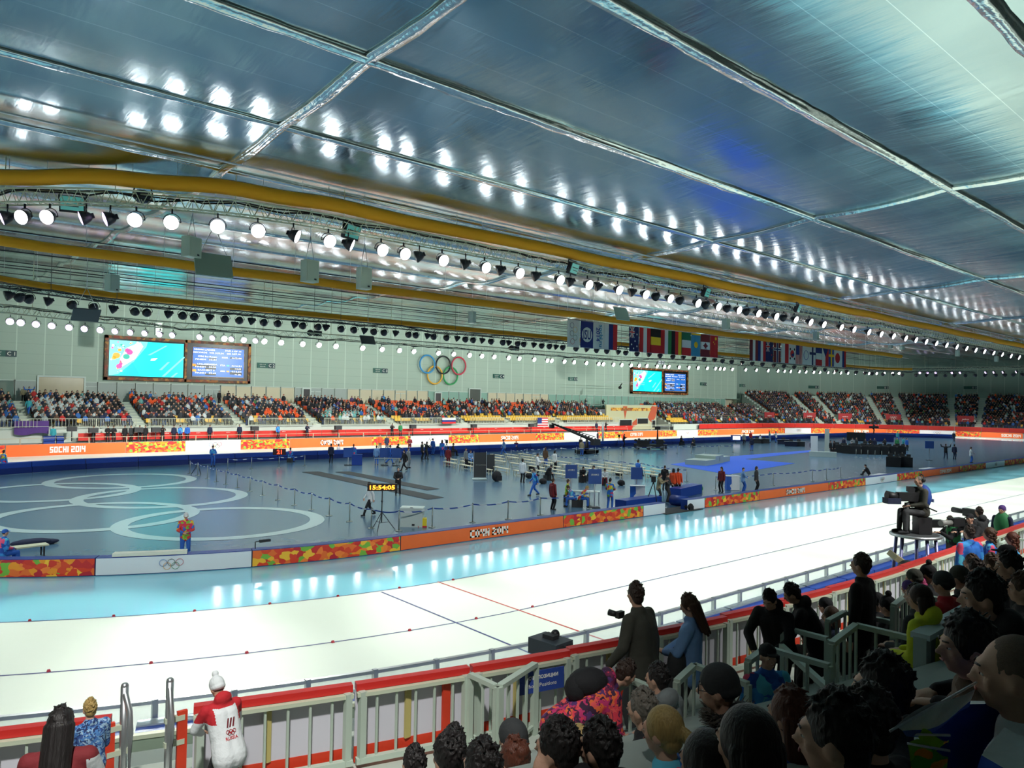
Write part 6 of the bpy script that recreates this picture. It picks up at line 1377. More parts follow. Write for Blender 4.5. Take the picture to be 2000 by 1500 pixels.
# ---------------------------------------------------------------- people on the infield
stand_at(361, 1095, 'stand_front', jk='volr', tr='blue', hair='peaked', hatm=C_['white'], hm='dark', label='volunteer in white cap and colourful printed jacket reading papers behind the barrier')
p = person('sit', head=onz(10, 1050, 1.05)+Vector((0, 0, .0)), rz=-1.2, jk='vol', tr='blue', hair='peaked', hatm=C_['blue'], label='seated volunteer with blue cap at the low bench, cut by the left edge')
p.location.z = max(p.location.z, 0.)
stand_at(6, 926, 'stand', jk='volr', tr='blue', rz=2.4, label='volunteer in red and blue jacket standing at the far left edge')
L = [
 (722, 1007, 'walk', -1.2, 'white', 'black', 'short', 'dark', 'hurrying man in white t-shirt and black trousers beside the orange clock'),
 (777, 968, 'stand_front', 0, 'black', 'black', 'shaved', 'black', 'man in all black with hands joined, standing on the dark floor mats'),
 (415, 911, 'stand_front', .3, 'vol', 'blue', 'short', 'dark', 'volunteer in blue standing alone before the far blue pads, looking down'),
 (566, 903, 'sit', 2.6, 'vol', 'blue', 'short', 'dark', 'person in blue seated with back to us beside the red display'),
 (646, 904, 'stand', 2.8, 'navy', 'black', 'short', 'black', 'man in navy standing with back to us left of the blue monitors'),
 (660, 893, 'sit', 1., 'white', 'blue', 'short', 'dark', 'person in white jacket seated near the far pads'),
 (690, 905, 'stand', 2.6, 'vol', 'khaki', 'short', 'brown', 'person in blue and khaki between the left monitor and the blue box'),
 (735, 908, 'stand', 3., 'lblue', 'blue', 'short', 'dark', 'person in pale blue shirt standing with back to us near the monitors'),
 (742, 878, 'stand', 0, 'orange', 'char', 'short', 'dark', 'person in bright red-orange top standing at the far pads'),
 (755, 880, 'stand', .4, 'navy', 'navy', 'short', 'dark', 'person in navy standing right of the red-orange one at the far pads'),
 (760, 906, 'walk', 1.6, 'blue', 'blue', 'short', 'dark', 'person in blue bending at the grey table'),
 (776, 903, 'operate', 2.2, 'black', 'khaki', 'short', 'black', 'dark-haired person working at the right monitor'),
 (800, 884, 'stand_front', 0, 'maroon', 'dred', 'short', 'dark', 'person in maroon tracksuit standing by the far pads'),
 (790, 919, 'walk', -1., 'black', 'black', 'short', 'black', 'person in black striding to the left past the benches'),
 (797, 914, 'stand', 1., 'grey', 'grey', 'short', 'brown', 'person in grey behind the striding one in black'),
 (824, 897, 'stand', 2., 'char', 'black', 'short', 'black', 'person in charcoal beside the television camera, left of the benches'),
 (832, 897, 'operate', 2., 'black', 'black', 'short', 'black', 'person in black bending over the television camera cart'),
 (845, 888, 'stand', 2.6, 'blue', 'blue', 'short', 'dark', 'slim person in blue near the white section of the far board'),
 (863, 892, 'stand', 3., 'vol', 'blue', 'long', 'brown', 'long-haired volunteer in blue left of the far camera group'),
 (884, 890, 'sit', 1.8, 'char', 'black', 'short', 'dark', 'person seated at the far camera group by the pads'),
 (875, 911, 'stand', 2.8, 'dred', 'dred', 'short', 'dark', 'person in dark red tracksuit standing at the left end of the benches'),
 (909, 914, 'stand', 1., 'grey', 'black', 'short', 'dark', 'person in pale grey top and black trousers among the left benches'),
 (918, 908, 'sit', .5, 'lblue', 'lblue', 'short', 'brown', 'person in light blue seated on the left benches'),
 (984, 888.6, 'walk', -1.3, 'lblue', 'blue', 'short', 'dark', 'person in white and blue walking along the far pads behind the benches'),
 (1008, 880, 'sit_fwd', 0, 'maroon', 'navy', 'short', 'blond', 'person crouching on the far blue pads behind the benches'),
 (1020, 943, 'stand', 2.7, 'white', 'black', 'short', 'black', 'person in white jacket and black trousers with back to us at the benches'),
 (1049, 928, 'stand_front', 1.4, 'white', 'black', 'short', 'dark', 'person in white and navy jacket turned left among the benches'),
 (1065, 911, 'stand', 2.6, 'brown', 'blue', 'long', 'brown', 'person with brown jacket and blue trousers behind the benches, left one'),
 (1083, 919, 'stand', 2.2, 'white', 'black', 'bob', 'black', 'woman in black and white with black hair behind the benches'),
 (1044, 968, 'walk', -1.2, 'vol', 'blue', 'short', 'dark', 'volunteer in blue walking left behind the near stanchions'),
 (1068, 938, 'sit_fwd', 1., 'black', 'black', 'beanie', 'black', 'person in black hood sitting low on a bench'),
 (1079, 996, 'stand', 2.3, 'dred', 'black', 'short', 'brown', 'man in dark red jacket and black trousers standing behind the near belt'),
 (1107, 980, 'sit', 1.6, 'lime', 'blue', 'short', 'brown', 'volunteer in green and blue print standing at the blue sign'),
 (1122, 990, 'sit_fwd', -1.5, 'vol', 'blue', 'short', 'brown', 'volunteer in blue seated at the white table, left one'),
 (1133, 990, 'sit_fwd', 1.5, 'volr', 'blue', 'short', 'blond', 'volunteer in red and blue seated at the white table, right one'),
 (1136, 942, 'sit_fwd', .3, 'black', 'black', 'short', 'black', 'burly person in black seated bent forward on a bench'),
 (1150, 940, 'sit_fwd', 1.2, 'black', 'char', 'short', 'dark', 'second dark person seated beside the burly one'),
 (1181, 947, 'sit_fwd', 0, 'white', 'maroon', 'short', 'dark', 'person in white and maroon bent over the knees on a bench'),
 (1191, 995, 'stand_front', 2.9, 'volr', 'blue', 'short', 'black', 'volunteer in orange and blue print standing with back to us at the belt'),
 (1245, 930, 'sit', 2.4, 'blue', 'navy', 'short', 'brown', 'person in blue seated at the blue box sign'),
 (1286, 981, 'operate', 1.4, 'khaki', 'char', 'short', 'dark', 'cameraman in khaki vest with a shoulder camera near the opening'),
 (1303, 980, 'stand_front', 1.2, 'char', 'char', 'short', 'dark', 'photographer in dark vest right of the khaki cameraman'),
 (1298, 958, 'stand', 2.8, 'black', 'black', 'shaved', 'dark', 'bald person in black behind the two camera people'),
 (1315, 967, 'stand', 2.7, 'orange', 'black', 'bob', 'black', 'person in bright orange-red coat with back to us, left of a pair'),
 (1324, 967, 'stand', 2.9, 'orange', 'black', 'short', 'black', 'person in bright orange-red coat with back to us, right of a pair'),
 (1409, 962, 'stand', -.6, 'maroon', 'black', 'long', 'dark', 'long-haired woman in maroon top and black trousers by the printed stand'),
 (1451, 963, 'stand_front', 1.8, 'lblue', 'blue', 'shaved', 'dark', 'man in white and blue leaning on the tilted printed stand'),
 (1477, 960, 'stand', 1.3, 'char', 'black', 'bob', 'dark', 'woman in dark coat looking to the left, right of the printed stand'),
 (1134, 882, 'stand', 2.5, 'char', 'char', 'short', 'grey', 'crane operator in dark clothes at the crane base'),
 (1136, 890, 'stand', 2.9, 'khaki', 'blue', 'short', 'brown', 'person in khaki and jeans in front of the crane base'),
 (1167, 866, 'stand', 2., 'navy', 'navy', 'short', 'dark', 'person in navy standing beyond the crane near the boards'),
 (1218, 873, 'operate', 1.4, 'black', 'black', 'short', 'dark', 'cameraman in black behind a tripod camera at the far pads'),
 (1217, 866, 'stand', .5, 'orange', 'orange', 'short', 'dark', 'person in red-orange behind the black cameraman'),
 (1330, 869, 'sit', 1., 'black', 'black', 'short', 'dark', 'dark figure sitting on the far pads right of the black machine'),
 (1355, 873, 'sit', -.5, 'char', 'char', 'short', 'dark', 'grey figure sitting near the far pads'),
 (1453, 869, 'stand', .5, 'grey', 'black', 'short', 'dark', 'person in grey top and black trousers beside the far screen'),
 (1468, 880, 'stand', 2.8, 'navy', 'blue', 'short', 'dark', 'person in navy and blue in front of the far desks'),
 (1466, 864, 'stand', .6, 'red', 'navy', 'short', 'dark', 'person with red top near the far desks'),
 (1484, 866, 'sit', 1., 'white', 'black', 'short', 'dark', 'seated person in white at the far desks, left'),
 (1503, 864, 'stand', 2., 'lblue', 'lblue', 'short', 'dark', 'standing person in light blue at the far desks'),
 (1516, 864, 'operate', -2., 'white', 'blue', 'short', 'brown', 'person in white with raised arms at the far desks'),
 (1585, 887, 'stand', 2.4, 'navy', 'navy', 'short', 'dark', 'person in navy holding a white board upright, mid right'),
 (1594, 886, 'stand', -2., 'navy', 'char', 'short', 'dark', 'person in dark clothes next to the white board, mid right'),
 (1622, 888, 'stand', 1., 'black', 'black', 'short', 'black', 'person in black at the left end of the press desks, left one'),
 (1629, 888, 'stand', -1., 'black', 'black', 'bob', 'black', 'person in black at the left end of the press desks, right one'),
 (1847, 896, 'armsup', 2.9, 'black', 'navy', 'short', 'dark', 'person in dark clothes with both arms raised on the right infield'),
 (1864, 897, 'stand', 2.6, 'navy', 'navy', 'short', 'dark', 'person in navy with a shoulder bag right of the one with raised arms'),
 (1896, 904, 'stand_front', 1.8, 'white', 'blue', 'short', 'brown', 'small person in white top and blue trousers at the right barrier'),
 (1863, 862, 'stand', .4, 'navy', 'navy', 'short', 'dark', 'person in navy standing on the far pads at the right'),
 (1753, 862, 'stand', .4, 'teal', 'blue', 'short', 'dark', 'person in pale teal at the far pads right of the camera platform'),
 (1687, 861, 'stand', .4, 'lblue', 'blue', 'short', 'dark', 'person in light blue left of the camera platform'),
]
for px, py, tm, rz, jk, tr, hr, hm, lb in L:
    e = stand_at(px, py, tm, rz, jk=jk, tr=tr, hair=hr, hm=hm, label=lb, face=py > 930, skin=0)
    if tm in ('sit', 'sit_fwd'):
        e.location = e.location+Vector((0, 0, .0)); q = MB(); q.box((0, -.02, .2), (.4, .36, .4)); q.build('stool', C_['char'], e)
e = stand_at(1697, 928, 'floor_sit', -1.4, jk='black', tr='black', hair='short', hm='black', label='man in black sitting on the floor behind the white barrier at the right', face=False)
a = onz(1722, 928); q = MB(); q.box((0, 0, .03), (2.8, 1.2, .04)); o = q.build('white_board', WHITEP, loc=a); o.rotation_euler.z = .1; tag(o, 'white board lying on the floor beside the sitting man in black', 'board')
a = onz(1815, 916); q = MB(); q.box((0, 0, .04), (2.6, 1., .06)); o = q.build('white_board', WHITEP, loc=a); tag(o, 'white board lying on the floor near the right barrier', 'board')
a = onz(1590, 888); q = MB(); q.box((0, 0, 1.2), (.9, .05, 2.2)); o = q.build('upright_board', WHITEP, loc=a); o.rotation_euler.z = tocam(a)+.5; tag(o, 'white upright board between the two dark people, mid right', 'board')
a = onz(1615, 886); q = MB(); q.box((0, 0, 1.6), (.55, .05, 3.1)); o = q.build('upright_board', mat('pale_banner', rgb(190, 200, 190), .6), loc=a); o.rotation_euler.z = tocam(a); tag(o, 'tall narrow pale banner left of the press desks', 'banner')
a = onz(1607, 892); q = MB(); q.box((0, 0, .3), (3.0, .8, .6)); o = q.build('white_plinth', WB, loc=a); o.rotation_euler.z = tocam(a); tag(o, 'low white plinth at the left end of the press desks', 'plinth')
# press desks: dark tables with people
k = 0
for px, py in ((1640, 884), (1655, 886), (1672, 887), (1690, 887), (1707, 888), (1725, 888), (1742, 888), (1758, 887), (1745, 912), (1768, 912)):
    k += 1; a = onz(px, py); e = empty('press_desk', a, f'black covered press desk with equipment, {ordn[k-1]} from the left of the dark block', 'table', tocam(a)+PI, 'black press desks'); q = MB(); q.box((0, .4, .5), (1.35, .9, 1.0)); q.build('cover', BLACK, e)
    q = MB(); q.box((-.3, .4, 1.15), (.5, .06, .36)); q.box((.3, .5, 1.12), (.4, .06, .3)); q.build('monitor', DARK, e); q = MB(); q.box((0, .3, 1.05), (.9, .4, .1)); q.build('equipment', C_['char'], e)
k = 0
for px, py, jk in ((1648, 879, 'navy'), (1665, 880, 'grey'), (1673, 879, 'char'), (1700, 881, 'black'), (1708, 880, 'navy'), (1728, 881, 'black'), (1752, 879, 'green'), (1764, 878, 'teal'), (1771, 880, 'blue'), (1690, 882, 'char')):
    k += 1; e = stand_at(px, py, 'stand' if k % 2 else 'stand_front', random.uniform(-1, 1), jk=jk, tr='black', hair='short', hm='dark', face=False, label=f'{ {"char": "charcoal"}.get(jk, jk)}-clad person standing behind the black press desks, {ordn[k-1]} counted as built left to right' if 0 else f'{ {"char": "charcoal"}.get(jk, jk)}-clad person behind the black press desks at {["the left end", "the left end, in pale top", "left of centre", "the centre", "the centre, beside another", "right of centre", "the right end", "the right end, paler", "the far right end", "left of centre, half hidden"][k-1]}')
for px, py, lb in ((1478, 866, 'first'), (1492, 866, 'second'), (1530, 868, 'third'), (1545, 872, 'fourth'), (1560, 872, 'fifth')):
    a = onz(px, py); e = empty('timing_desk', a, f'small dark desk at the far pads left of the press block, {lb} from the left', 'table', tocam(a)+PI); q = MB(); q.box((0, .3, .72), (1.9, .7, .05)); q.build('table_top', C_['grey'], e); q = MB(); q.box((0, .3, .35), (1.7, .5, .68)); q.build('skirt', C_['navy'] if lb in ('third', 'fourth') else DARK, e); q = MB(); q.box((0, .3, .9), (.5, .1, .32)); q.build('monitor', DARK, e)
a = onz(1437, 866); e = empty('far_screen', a, 'small bright screen on a stand at the far pads', 'screen', tocam(a)+PI); q = MB(); q.box((0, 0, .85), (1.5, .12, .9)); q.build('case', SB_, e); q = MB(); q.box((.1, -.08, .85), (1.1, .03, .6)); q.build('display', STXT, e); q = MB(); q.bar((0, 0, 0), (0, 0, .5), .1); q.build('foot', DARK, e)
# camera crane
a = onz(1146, 886); e = empty('camera_crane', a, 'long black camera crane with its arm rising to the left over the far pads', 'crane')
b0 = Vector((0, 0, 1.9)); tip = ont(1078, 827, a.y+5)-a; tail = ont(1163, 862, a.y-1)-a
q = MB(); q.cone(tail, tip, .22, .09, 8); 
for i in range(14): u = i/14; pp = tail.lerp(tip, u); q.box(pp+Vector((0, 0, .25*(1-u)+.06)), (.18, .18, .1))
q.cone(tail+Vector((0, 0, .5)), tip, .05, .03, 5); q.build('arm', BLACK, e)
q = MB(); q.cone((0, 0, 0), (0, 0, 1.7), .3, .14, 8); q.box((0, 0, .25), (2.6, 1.4, .35)); q.build('base', BLACK, e)
for x in (-1., 1.):
    for y in (-.6, .6): q = MB(); q.cone((x, y-.1, .22), (x, y+.1, .22), .22, n=12); q.build('wheel', DARK, e)
q = MB(); q.box(tail+Vector((0, 0, -.1)), (1.1, .6, .7)); q.build('counterweight', DARK, e)
q = MB(); q.box(tip+Vector((0, 0, -.35)), (.5, .4, .45)); q.build('camera_head', BLACK, e)
a = onz(1177, 873); e = empty('white_pole', a, 'tall white pole with a round foot right of the camera crane', 'pole'); q = MB(); q.cone((0, 0, .06), (0, 0, 3.3), .14, n=10); q.build('pole', WB, e); q = MB(); q.cone((0, 0, 0), (0, 0, .06), .6, n=20); q.build('foot', WB, e)
# black machine and camera platform
a = onz(1270, 878); e = empty('camera_buggy', a, 'low black camera vehicle with a seated operator position near the far pads', 'camera vehicle', tocam(a)+PI); q = MB(); q.box((0, 0, .45), (4.2, 1.6, .5)); q.box((-.9, 0, .9), (1.6, 1.1, .5)); q.box((1.2, 0, 1.), (.9, .9, .7)); q.build('body', BLACK, e)
for x in (-1.6, -.2, 1.5): q = MB(); q.cone((x, -.85, .3), (x, -.6, .3), .3, n=14); q.build('wheel', DARK, e)
q = MB(); q.cone((.9, 0, 1.3), (.9, 0, 2.6), .12, .08, 8); q.box((.9, 0, 2.8), (.7, .4, .4)); q.build('camera_column', BLACK, e)
q = MB()
for i in range(9): q.ell((-1.9+i*.45, .1, 1.15+.12*math.sin(i*2.2)), (.2, .3, .18), 6, 4)
q.build('equipment', C_['char'], e)
a = onz(1699, 862); e = empty('camera_platform', a, 'dark blue camera platform set into the far pads with a crouching operator', 'platform', tocam(a)+PI); q = MB(); q.box((0, .5, .7), (7.4, 1.6, 1.3)); q.build('skirt', NAVYPAD, e); q = MB(); q.box((-2.2, 0, .8), (3., .7, 1.4)); q.build('equipment', BLACK, e)
q = MB(); q.cone((.4, .4, 1.35), (.9, .4, 1.35), .04); q.cone((.6, .4, 1.35), (.6, .4, 2.3), .1, .06); q.box((.6, .2, 2.5), (1.5, .4, .4)); q.build('camera', BLACK, e)
p = ont(1706, 842, a.y+.5); person('operate', loc=(p.x, p.y, 1.37), rz=tocam(a)+1., jk='black', tr='black', hair='short', hm='black', face=False, label='cameraman in black on the dark blue platform at the far pads')
# tripod cameras
for px, py, lb in ((1209, 873, 'television camera on tripod left of the black cameraman at the far pads'), (872, 890, 'television camera on tripod in the far group left of the benches'), (832, 902, 'television camera on a cart beside the charcoal person'), (1276, 985, 'shoulder television camera with black windshield before the khaki cameraman'), (386, 927, 'folded grey tripod at the start of the left stanchion row')):
    a = onz(px, py); e = empty('tripod_camera' if 'folded' not in lb else 'camera_tripod', a, lb, 'camera' if 'folded' not in lb else 'tripod', tocam(a)); hh = 1.35 if 'folded' not in lb else .8
    for k in range(3): q = MB(); q.cone((0, 0, hh), (.45*math.cos(k*2.1), .45*math.sin(k*2.1), .02), .03, n=5); q.build('leg', DARK, e)
    if 'folded' not in lb: q = MB(); q.box((0, 0, hh+.17), (.28, .7, .32)); q.cone((0, .35, hh+.17), (0, .62, hh+.17), .1, .13, 10); q.box((.2, -.1, hh+.33), (.1, .2, .12)); q.build('camera_body', BLACK, e)
# ================================================================ near side: ice-edge fence, pads, red-railed fence, terraces
def put_at(mb, mid, nm_, m, e): mb.v = [tuple(Vector(v)-mid) for v in mb.v]; return mb.build(nm_, m, e)
PLEX = mat('plexiglass', rgb(190, 215, 220), .08, alpha=.22, spec=.8)
WOODB = mat('kick_board', rgb(120, 116, 96), .6, noise=(3, .2)); CREAM = mat('cream_rail', rgb(196, 204, 180), .5); SILV = mat('silver_film', rgb(170, 182, 190), .25, .6, bump=(6, .8))
wa = wpx(34.8, .9, 811); wb = wpx(34.8, .9, 919); dw = (wb-wa)
def bw_(w, L, r): return L*21/r if w < SA-.3 else L
w = wa-dw*9; k = 0
while w < 72:
    k += 1; w1 = w+bw_(w, 1.25, 34.8); mid = ov(34.8, (w+w1)/2, -1, 0); W = ws(w, w1, .8)
    e = empty('rink_fence', mid, f'clear panelled ice fence bay with aluminium posts, {words(k)} bay from the left', 'fence', group='clear ice fence bays')
    q = MB(); q.ext([(34.77, .88), (34.77, .94), (34.86, .94), (34.86, .88)], 0, 0, -1, wl=W); put_at(q, mid, 'top_rail', ALU, e)
    q = MB(); q.ext([(34.805, .42), (34.805, .88), (34.815, .88), (34.815, .42)], 0, 0, -1, wl=W); put_at(q, mid, 'clear_panel', PLEX, e)
    q = MB(); q.ext([(34.78, .0), (34.78, .42), (34.84, .42), (34.84, .0)], 0, 0, -1, wl=W); put_at(q, mid, 'kick_board', CREAM, e)
    p_ = ov(34.83, w, -1, .48); q = MB(); q.box(p_, (.09, .09, .96)); put_at(q, mid, 'post', ALU, e)
    w = w1
w = wa-dw*9; k = 0
while w < 72:
    k += 1; w1 = w+bw_(w, 2.0, 35.); mid = ov(35.3, (w+w1)/2, -1, 0); W = ws(w+.03, w1-.03, .8)
    e = empty('padding_block', mid, 'blue padding block behind the clear ice fence, one of the identical row', 'crash pad', group='blue padding blocks of the near side')
    e['label'] = 'blue padding block behind the clear near ice fence'
    q = MB(); q.ext([(34.95, .02), (34.95, .66), (35.5, .66), (35.5, .02)], 0, 0, -1, wl=W); put_at(q, mid, 'vinyl_cover', BLUEPAD, e)
    q = MB(); q.ext([(34.96, .665), (34.96, .69), (35.2, .69), (35.2, .665)], 0, 0, -1, wl=W); put_at(q, mid, 'film', SILV, e); w = w1
q = MB(); q.ext([(35.6, -.1), (35.6, .35), (37.2, .35), (37.2, -.1)], -24, 78, -1, 1.); struct('floor_photo_walk', q, mat('photo_walk', rgb(128, 140, 132), .7))
q = MB(); q.ext([(37.2, -.1), (37.2, 1.15), (39.85, 1.15), (39.85, -.1)], -24, 78, -1, 1.); struct('floor_step_walk', q, mat('photo_walk2', rgb(110, 122, 118), .7))
# red fence
RF = 40.75; ZT = 3.05; ZF = 2.2
def rf_(w): return float(np.interp(w, [-20, 10.5, 13.5, 20, 32, 60], [40.8, 40.68, 40.35, 40.2, 40.08, 40.0]))
REDR = mat('red_rail', rgb(206, 44, 40), .4); FABW = mat('fence_fabric_white', rgb(206, 204, 214), .7, noise=(1.2, .08)); REDST = mat('fence_red_print', rgb(214, 62, 34), .6, noise=(6, .25)); PALEG = mat('pale_green_white_paint', rgb(188, 202, 188), .45); YPOST = mat('yellow_timber', rgb(190, 176, 110), .6)
def red_fence(w0, w1, idx, n=None):
    RF = rf_((w0+w1)/2)
    mid = ov(RF, (w0+w1)/2, -1, ZF); W = ws(w0, w1, .6); e = empty('spectator_fence', mid, f'white baluster fence with red top rail, {idx}', 'fence')
    q = MB(); q.ext([(RF-.05, ZT-.075), (RF-.05, ZT), (RF+.05, ZT), (RF+.05, ZT-.075)], 0, 0, -1, wl=W); put_at(q, mid, 'top_rail', REDR, e)
    q = MB(); q.ext([(RF+.03, ZT-.12), (RF+.03, ZT-.08), (RF+.11, ZT-.08), (RF+.11, ZT-.12)], 0, 0, -1, wl=W); put_at(q, mid, 'under_rail', CREAM, e)
    q = MB(); q.ext([(RF+.05, ZF+.03), (RF+.05, ZF+.09), (RF+.12, ZF+.09), (RF+.12, ZF+.03)], 0, 0, -1, wl=W); put_at(q, mid, 'bottom_rail', PALEG, e)
    q = MB(); q.ext([(RF-.03, ZF+.17), (RF-.03, ZT-.1), (RF-.015, ZT-.1), (RF-.015, ZF+.17)], 0, 0, -1, wl=W); put_at(q, mid, 'fabric', FABW, e)
    q = MB(); q.ext([(RF-.04, ZF+.0), (RF-.04, ZF+.17), (RF-.01, ZF+.17), (RF-.01, ZF+.0)], 0, 0, -1, wl=W); put_at(q, mid, 'red_stripe', REDST, e)
    L = w1-w0; m = max(2, int(round(L*(RF/21 if w0 < SA-.3 else 1)/.215))); pr = math.atan2(0, 1)
    q = MB()
    for i in range(1, m): p_ = ov(RF+.075, w0+L*i/m, -1, (ZF+ZT-.04)/2); q.box(p_, (.022, .022, ZT-ZF-.14))
    put_at(q, mid, 'balusters', PALEG, e)
    for ww in (w0+.03, w1-.03): q = MB(); q.box(ov(RF+.08, ww, -1, (ZF+ZT-.04)/2), (.07, .07, ZT-ZF-.1)); put_at(q, mid, 'post', PALEG, e)
    q = MB(); q.box(ov(RF+.0, w0+L*.45, -1, (ZF+.17+ZT-.1)/2), (.07, .03, ZT-ZF-.27)); put_at(q, mid, 'timber_upright', YPOST, e)
    if idx.startswith(('second', 'fourth', 'sixth')): q = MB(); q.box(ov(RF+.02, w1-.14, -1, (ZF+ZT-.1)/2), (.10, .03, ZT-ZF-.12)); put_at(q, mid, 'red_upright', REDST, e)
    return e
g0, g1 = wpx(RF, ZT, 216), wpx(RF, ZT, 374)
red_fence(g0-3.2, g0-1.65, 'leftmost bay'); red_fence(g0-1.6, g0, 'bay left of the gate gap')
pw = [g1]+[wpx(RF, ZT, x) for x in (694, 922, 1118)]
while pw[-1] < 36: pw.append(pw[-1]+bw_(pw[-1], 1.42, RF))
for i, (a, b) in enumerate(zip(pw, pw[1:])): red_fence(a+.01, b-.01, f'{words(i+1)} bay right of the gate gap')
# tall silver gate posts with rails
for px, top, lb, w_, sg in ((227, 1338, 'left silver tube post of the gate gap', g0+.06, -1), (358, 1322, 'right silver tube post of the gate gap', g1-.10, 1)):
    a = ov(RF+.05, w_, -1, ZF); e = empty('gate_post', a, lb, 'post'); q = MB(); q.cone((0, 0, 0), (0, 0, 1.15), .035, n=12); q.ell((0, 0, 1.15), .036, 10, 6); q.build('tube', ALU, e)
    q = MB(); q.tube([(0, 0, 1.1), (-.02*sg, -.12, .95), (-.02*sg, -.16, .75), (-.02*sg, -.16, .2)], .028, 8); q.build('handle_bar', ALU, e)
    for z in (.25, .55, .78): q = MB(); q.box((sg*.05, 0, z), (.18, .05, .05)); q.build('bracket', CREAM, e)
    q = MB(); q.box((sg*.12, .0, .42), (.09, .04, .84)); q.build('red_upright', REDST, e)
q = MB(); q.ext([(39.9, 1.1), (39.9, ZF-.02), (42.5, ZF-.02), (42.5, 1.1)], -24, 78, -1, 1.); struct('floor_near_walk', q, mat('near_walk', rgb(188, 196, 186), .6))
prof = []
for j in range(6):
    r = 41.2+.8*j; prof += [(r, 2.205+.415*j), (r+.8, 2.205+.415*j)]
prof += [(46.0, 4.5), (58, 4.5), (58, 1.5), (41.2, 1.5)]
q = MB(); q.ext(prof, -24, 78, -1, 1.); struct('floor_near_terrace', q, mat('near_terrace', rgb(150, 158, 152), .7))
# lower green-grey barrier panels seen through the gate gap
for k in range(3):
    w0_ = g0-1.3+k*1.55; mid = ov(36.4, w0_+.75, -1, .35); e = empty('grey_screen', mid, f'grey-green screen panel beyond the gate gap, {ordn[k]} from the left', 'screen panel'); W = ws(w0_, w0_+1.5, .6)
    q = MB(); q.ext([(36.4, .36), (36.4, 1.0), (36.44, 1.0), (36.44, .36)], 0, 0, -1, wl=W); put_at(q, mid, 'panel', mat('screen_grey_green', rgb(140, 158, 140), .6), e)
    q = MB(); q.ext([(36.36, 1.0), (36.36, 1.06), (36.46, 1.06), (36.46, 1.0)], 0, 0, -1, wl=W); put_at(q, mid, 'cap_rail', CREAM, e); q = MB(); q.box(ov(36.42, w0_, -1, .7), (.08, .08, .75)); put_at(q, mid, 'post', ALU, e)
# ---- stair rails and gates: straight pieces given by their top points
def top_pts(pts, z): return [onz(x, y, z) for x, y in pts]
def rail(name, pts, z, lb, h=.9, bal=.2, m=PALEG, bw=.025, pw_=.055, inner=True, low=True):
    P_ = top_pts(pts, z) if not hasattr(pts[0], 'x') else pts; mid = P_[0].copy(); mid.z -= h; e = empty(name, mid, lb, 'railing')
    q = MB()
    for a, b in zip(P_, P_[1:]): q.bar(a, b, pw_+.01, .05)
    put_at(q, mid, 'top_rail', m, e)
    if low:
        q = MB()
        for a, b in zip(P_, P_[1:]): q.bar(a-Vector((0, 0, h-.1)), b-Vector((0, 0, h-.1)), .035)
        put_at(q, mid, 'bottom_rail', m, e)
    for p_ in (P_[0], P_[-1]): q = MB(); q.box(p_-Vector((0, 0, h/2)), (pw_, pw_, h)); put_at(q, mid, 'post', m, e)
    q = MB()
    for a, b in zip(P_, P_[1:]):
        n = max(1, int((b-a).length/bal))
        for i in range(0 if a is not P_[0] else 1, n):
            c = a.lerp(b, i/n); q.box(c-Vector((0, 0, h/2)), (bw, bw, h-.05))
    put_at(q, mid, 'balusters', m, e); return e
rail('gate_leaf', [(919, 1318), (969, 1341)], 3.0, 'left leaf of the open white gate in front of the red-railed fence', .82)
rail('gate_leaf', [(976, 1341), (1045, 1297)], 3.0, 'right leaf of the open white gate in front of the red-railed fence', .82, pw_=.07)
rail('stair_rail', [(1072, 1395), (1115, 1414)], 2.95, 'low white rail between the gate and the floral jacket', .5)
rail('stair_rail', [(1205, 1345), (1232, 1328), (1318, 1363)], 3.3, 'white stair rail nearest to the floral jacket, over the grey-haired man', .9)
rail('stair_rail', [(1322, 1332), (1356, 1300), (1461, 1337)], 3.45, 'white stair rail above the grey knitted cap', .9)
rail('stair_rail', [(1461, 1292), (1497, 1266), (1620, 1301)], 3.6, 'white stair rail before the volunteer in the black cap', .95)
rail('stair_rail', [(1530, 1226), (1616, 1248)], 3.4, 'white rail below the two men in black jackets', .85)
rail('stair_rail', [(1617, 1214), (1650, 1196), (1744, 1216)], 3.5, 'white stair rail in front of the tall man in black', .9)
rail('stair_rail', [(1624, 1258), (1672, 1221), (1793, 1250)], 3.75, 'white stair rail left of the large grey post', 1.0)
rail('stair_rail', [(1745, 1184), (1779, 1158), (1889, 1184)], 3.75, 'white stair rail in front of the yellow jacket', .9)
rail('stair_rail', [(1914, 1132), (1933, 1117), (1968, 1125)], 3.75, 'white stair rail among the heads at the right edge', .8)
rail('stair_rail', [(1955, 1062), (1975, 1052), (2010, 1056)], 3.3, 'white stair rail behind the curly-haired volunteer at the right edge', .8)
a, b = onz(1526, 1262, 3.3), onz(1625, 1352, 3.2); q = MB(); q.bar(Vector((0, 0, 0)), b-a, .06); tag(q.build('handrail', PALEG, loc=a), 'sloping pale handrail running down behind the stair rails', 'handrail')
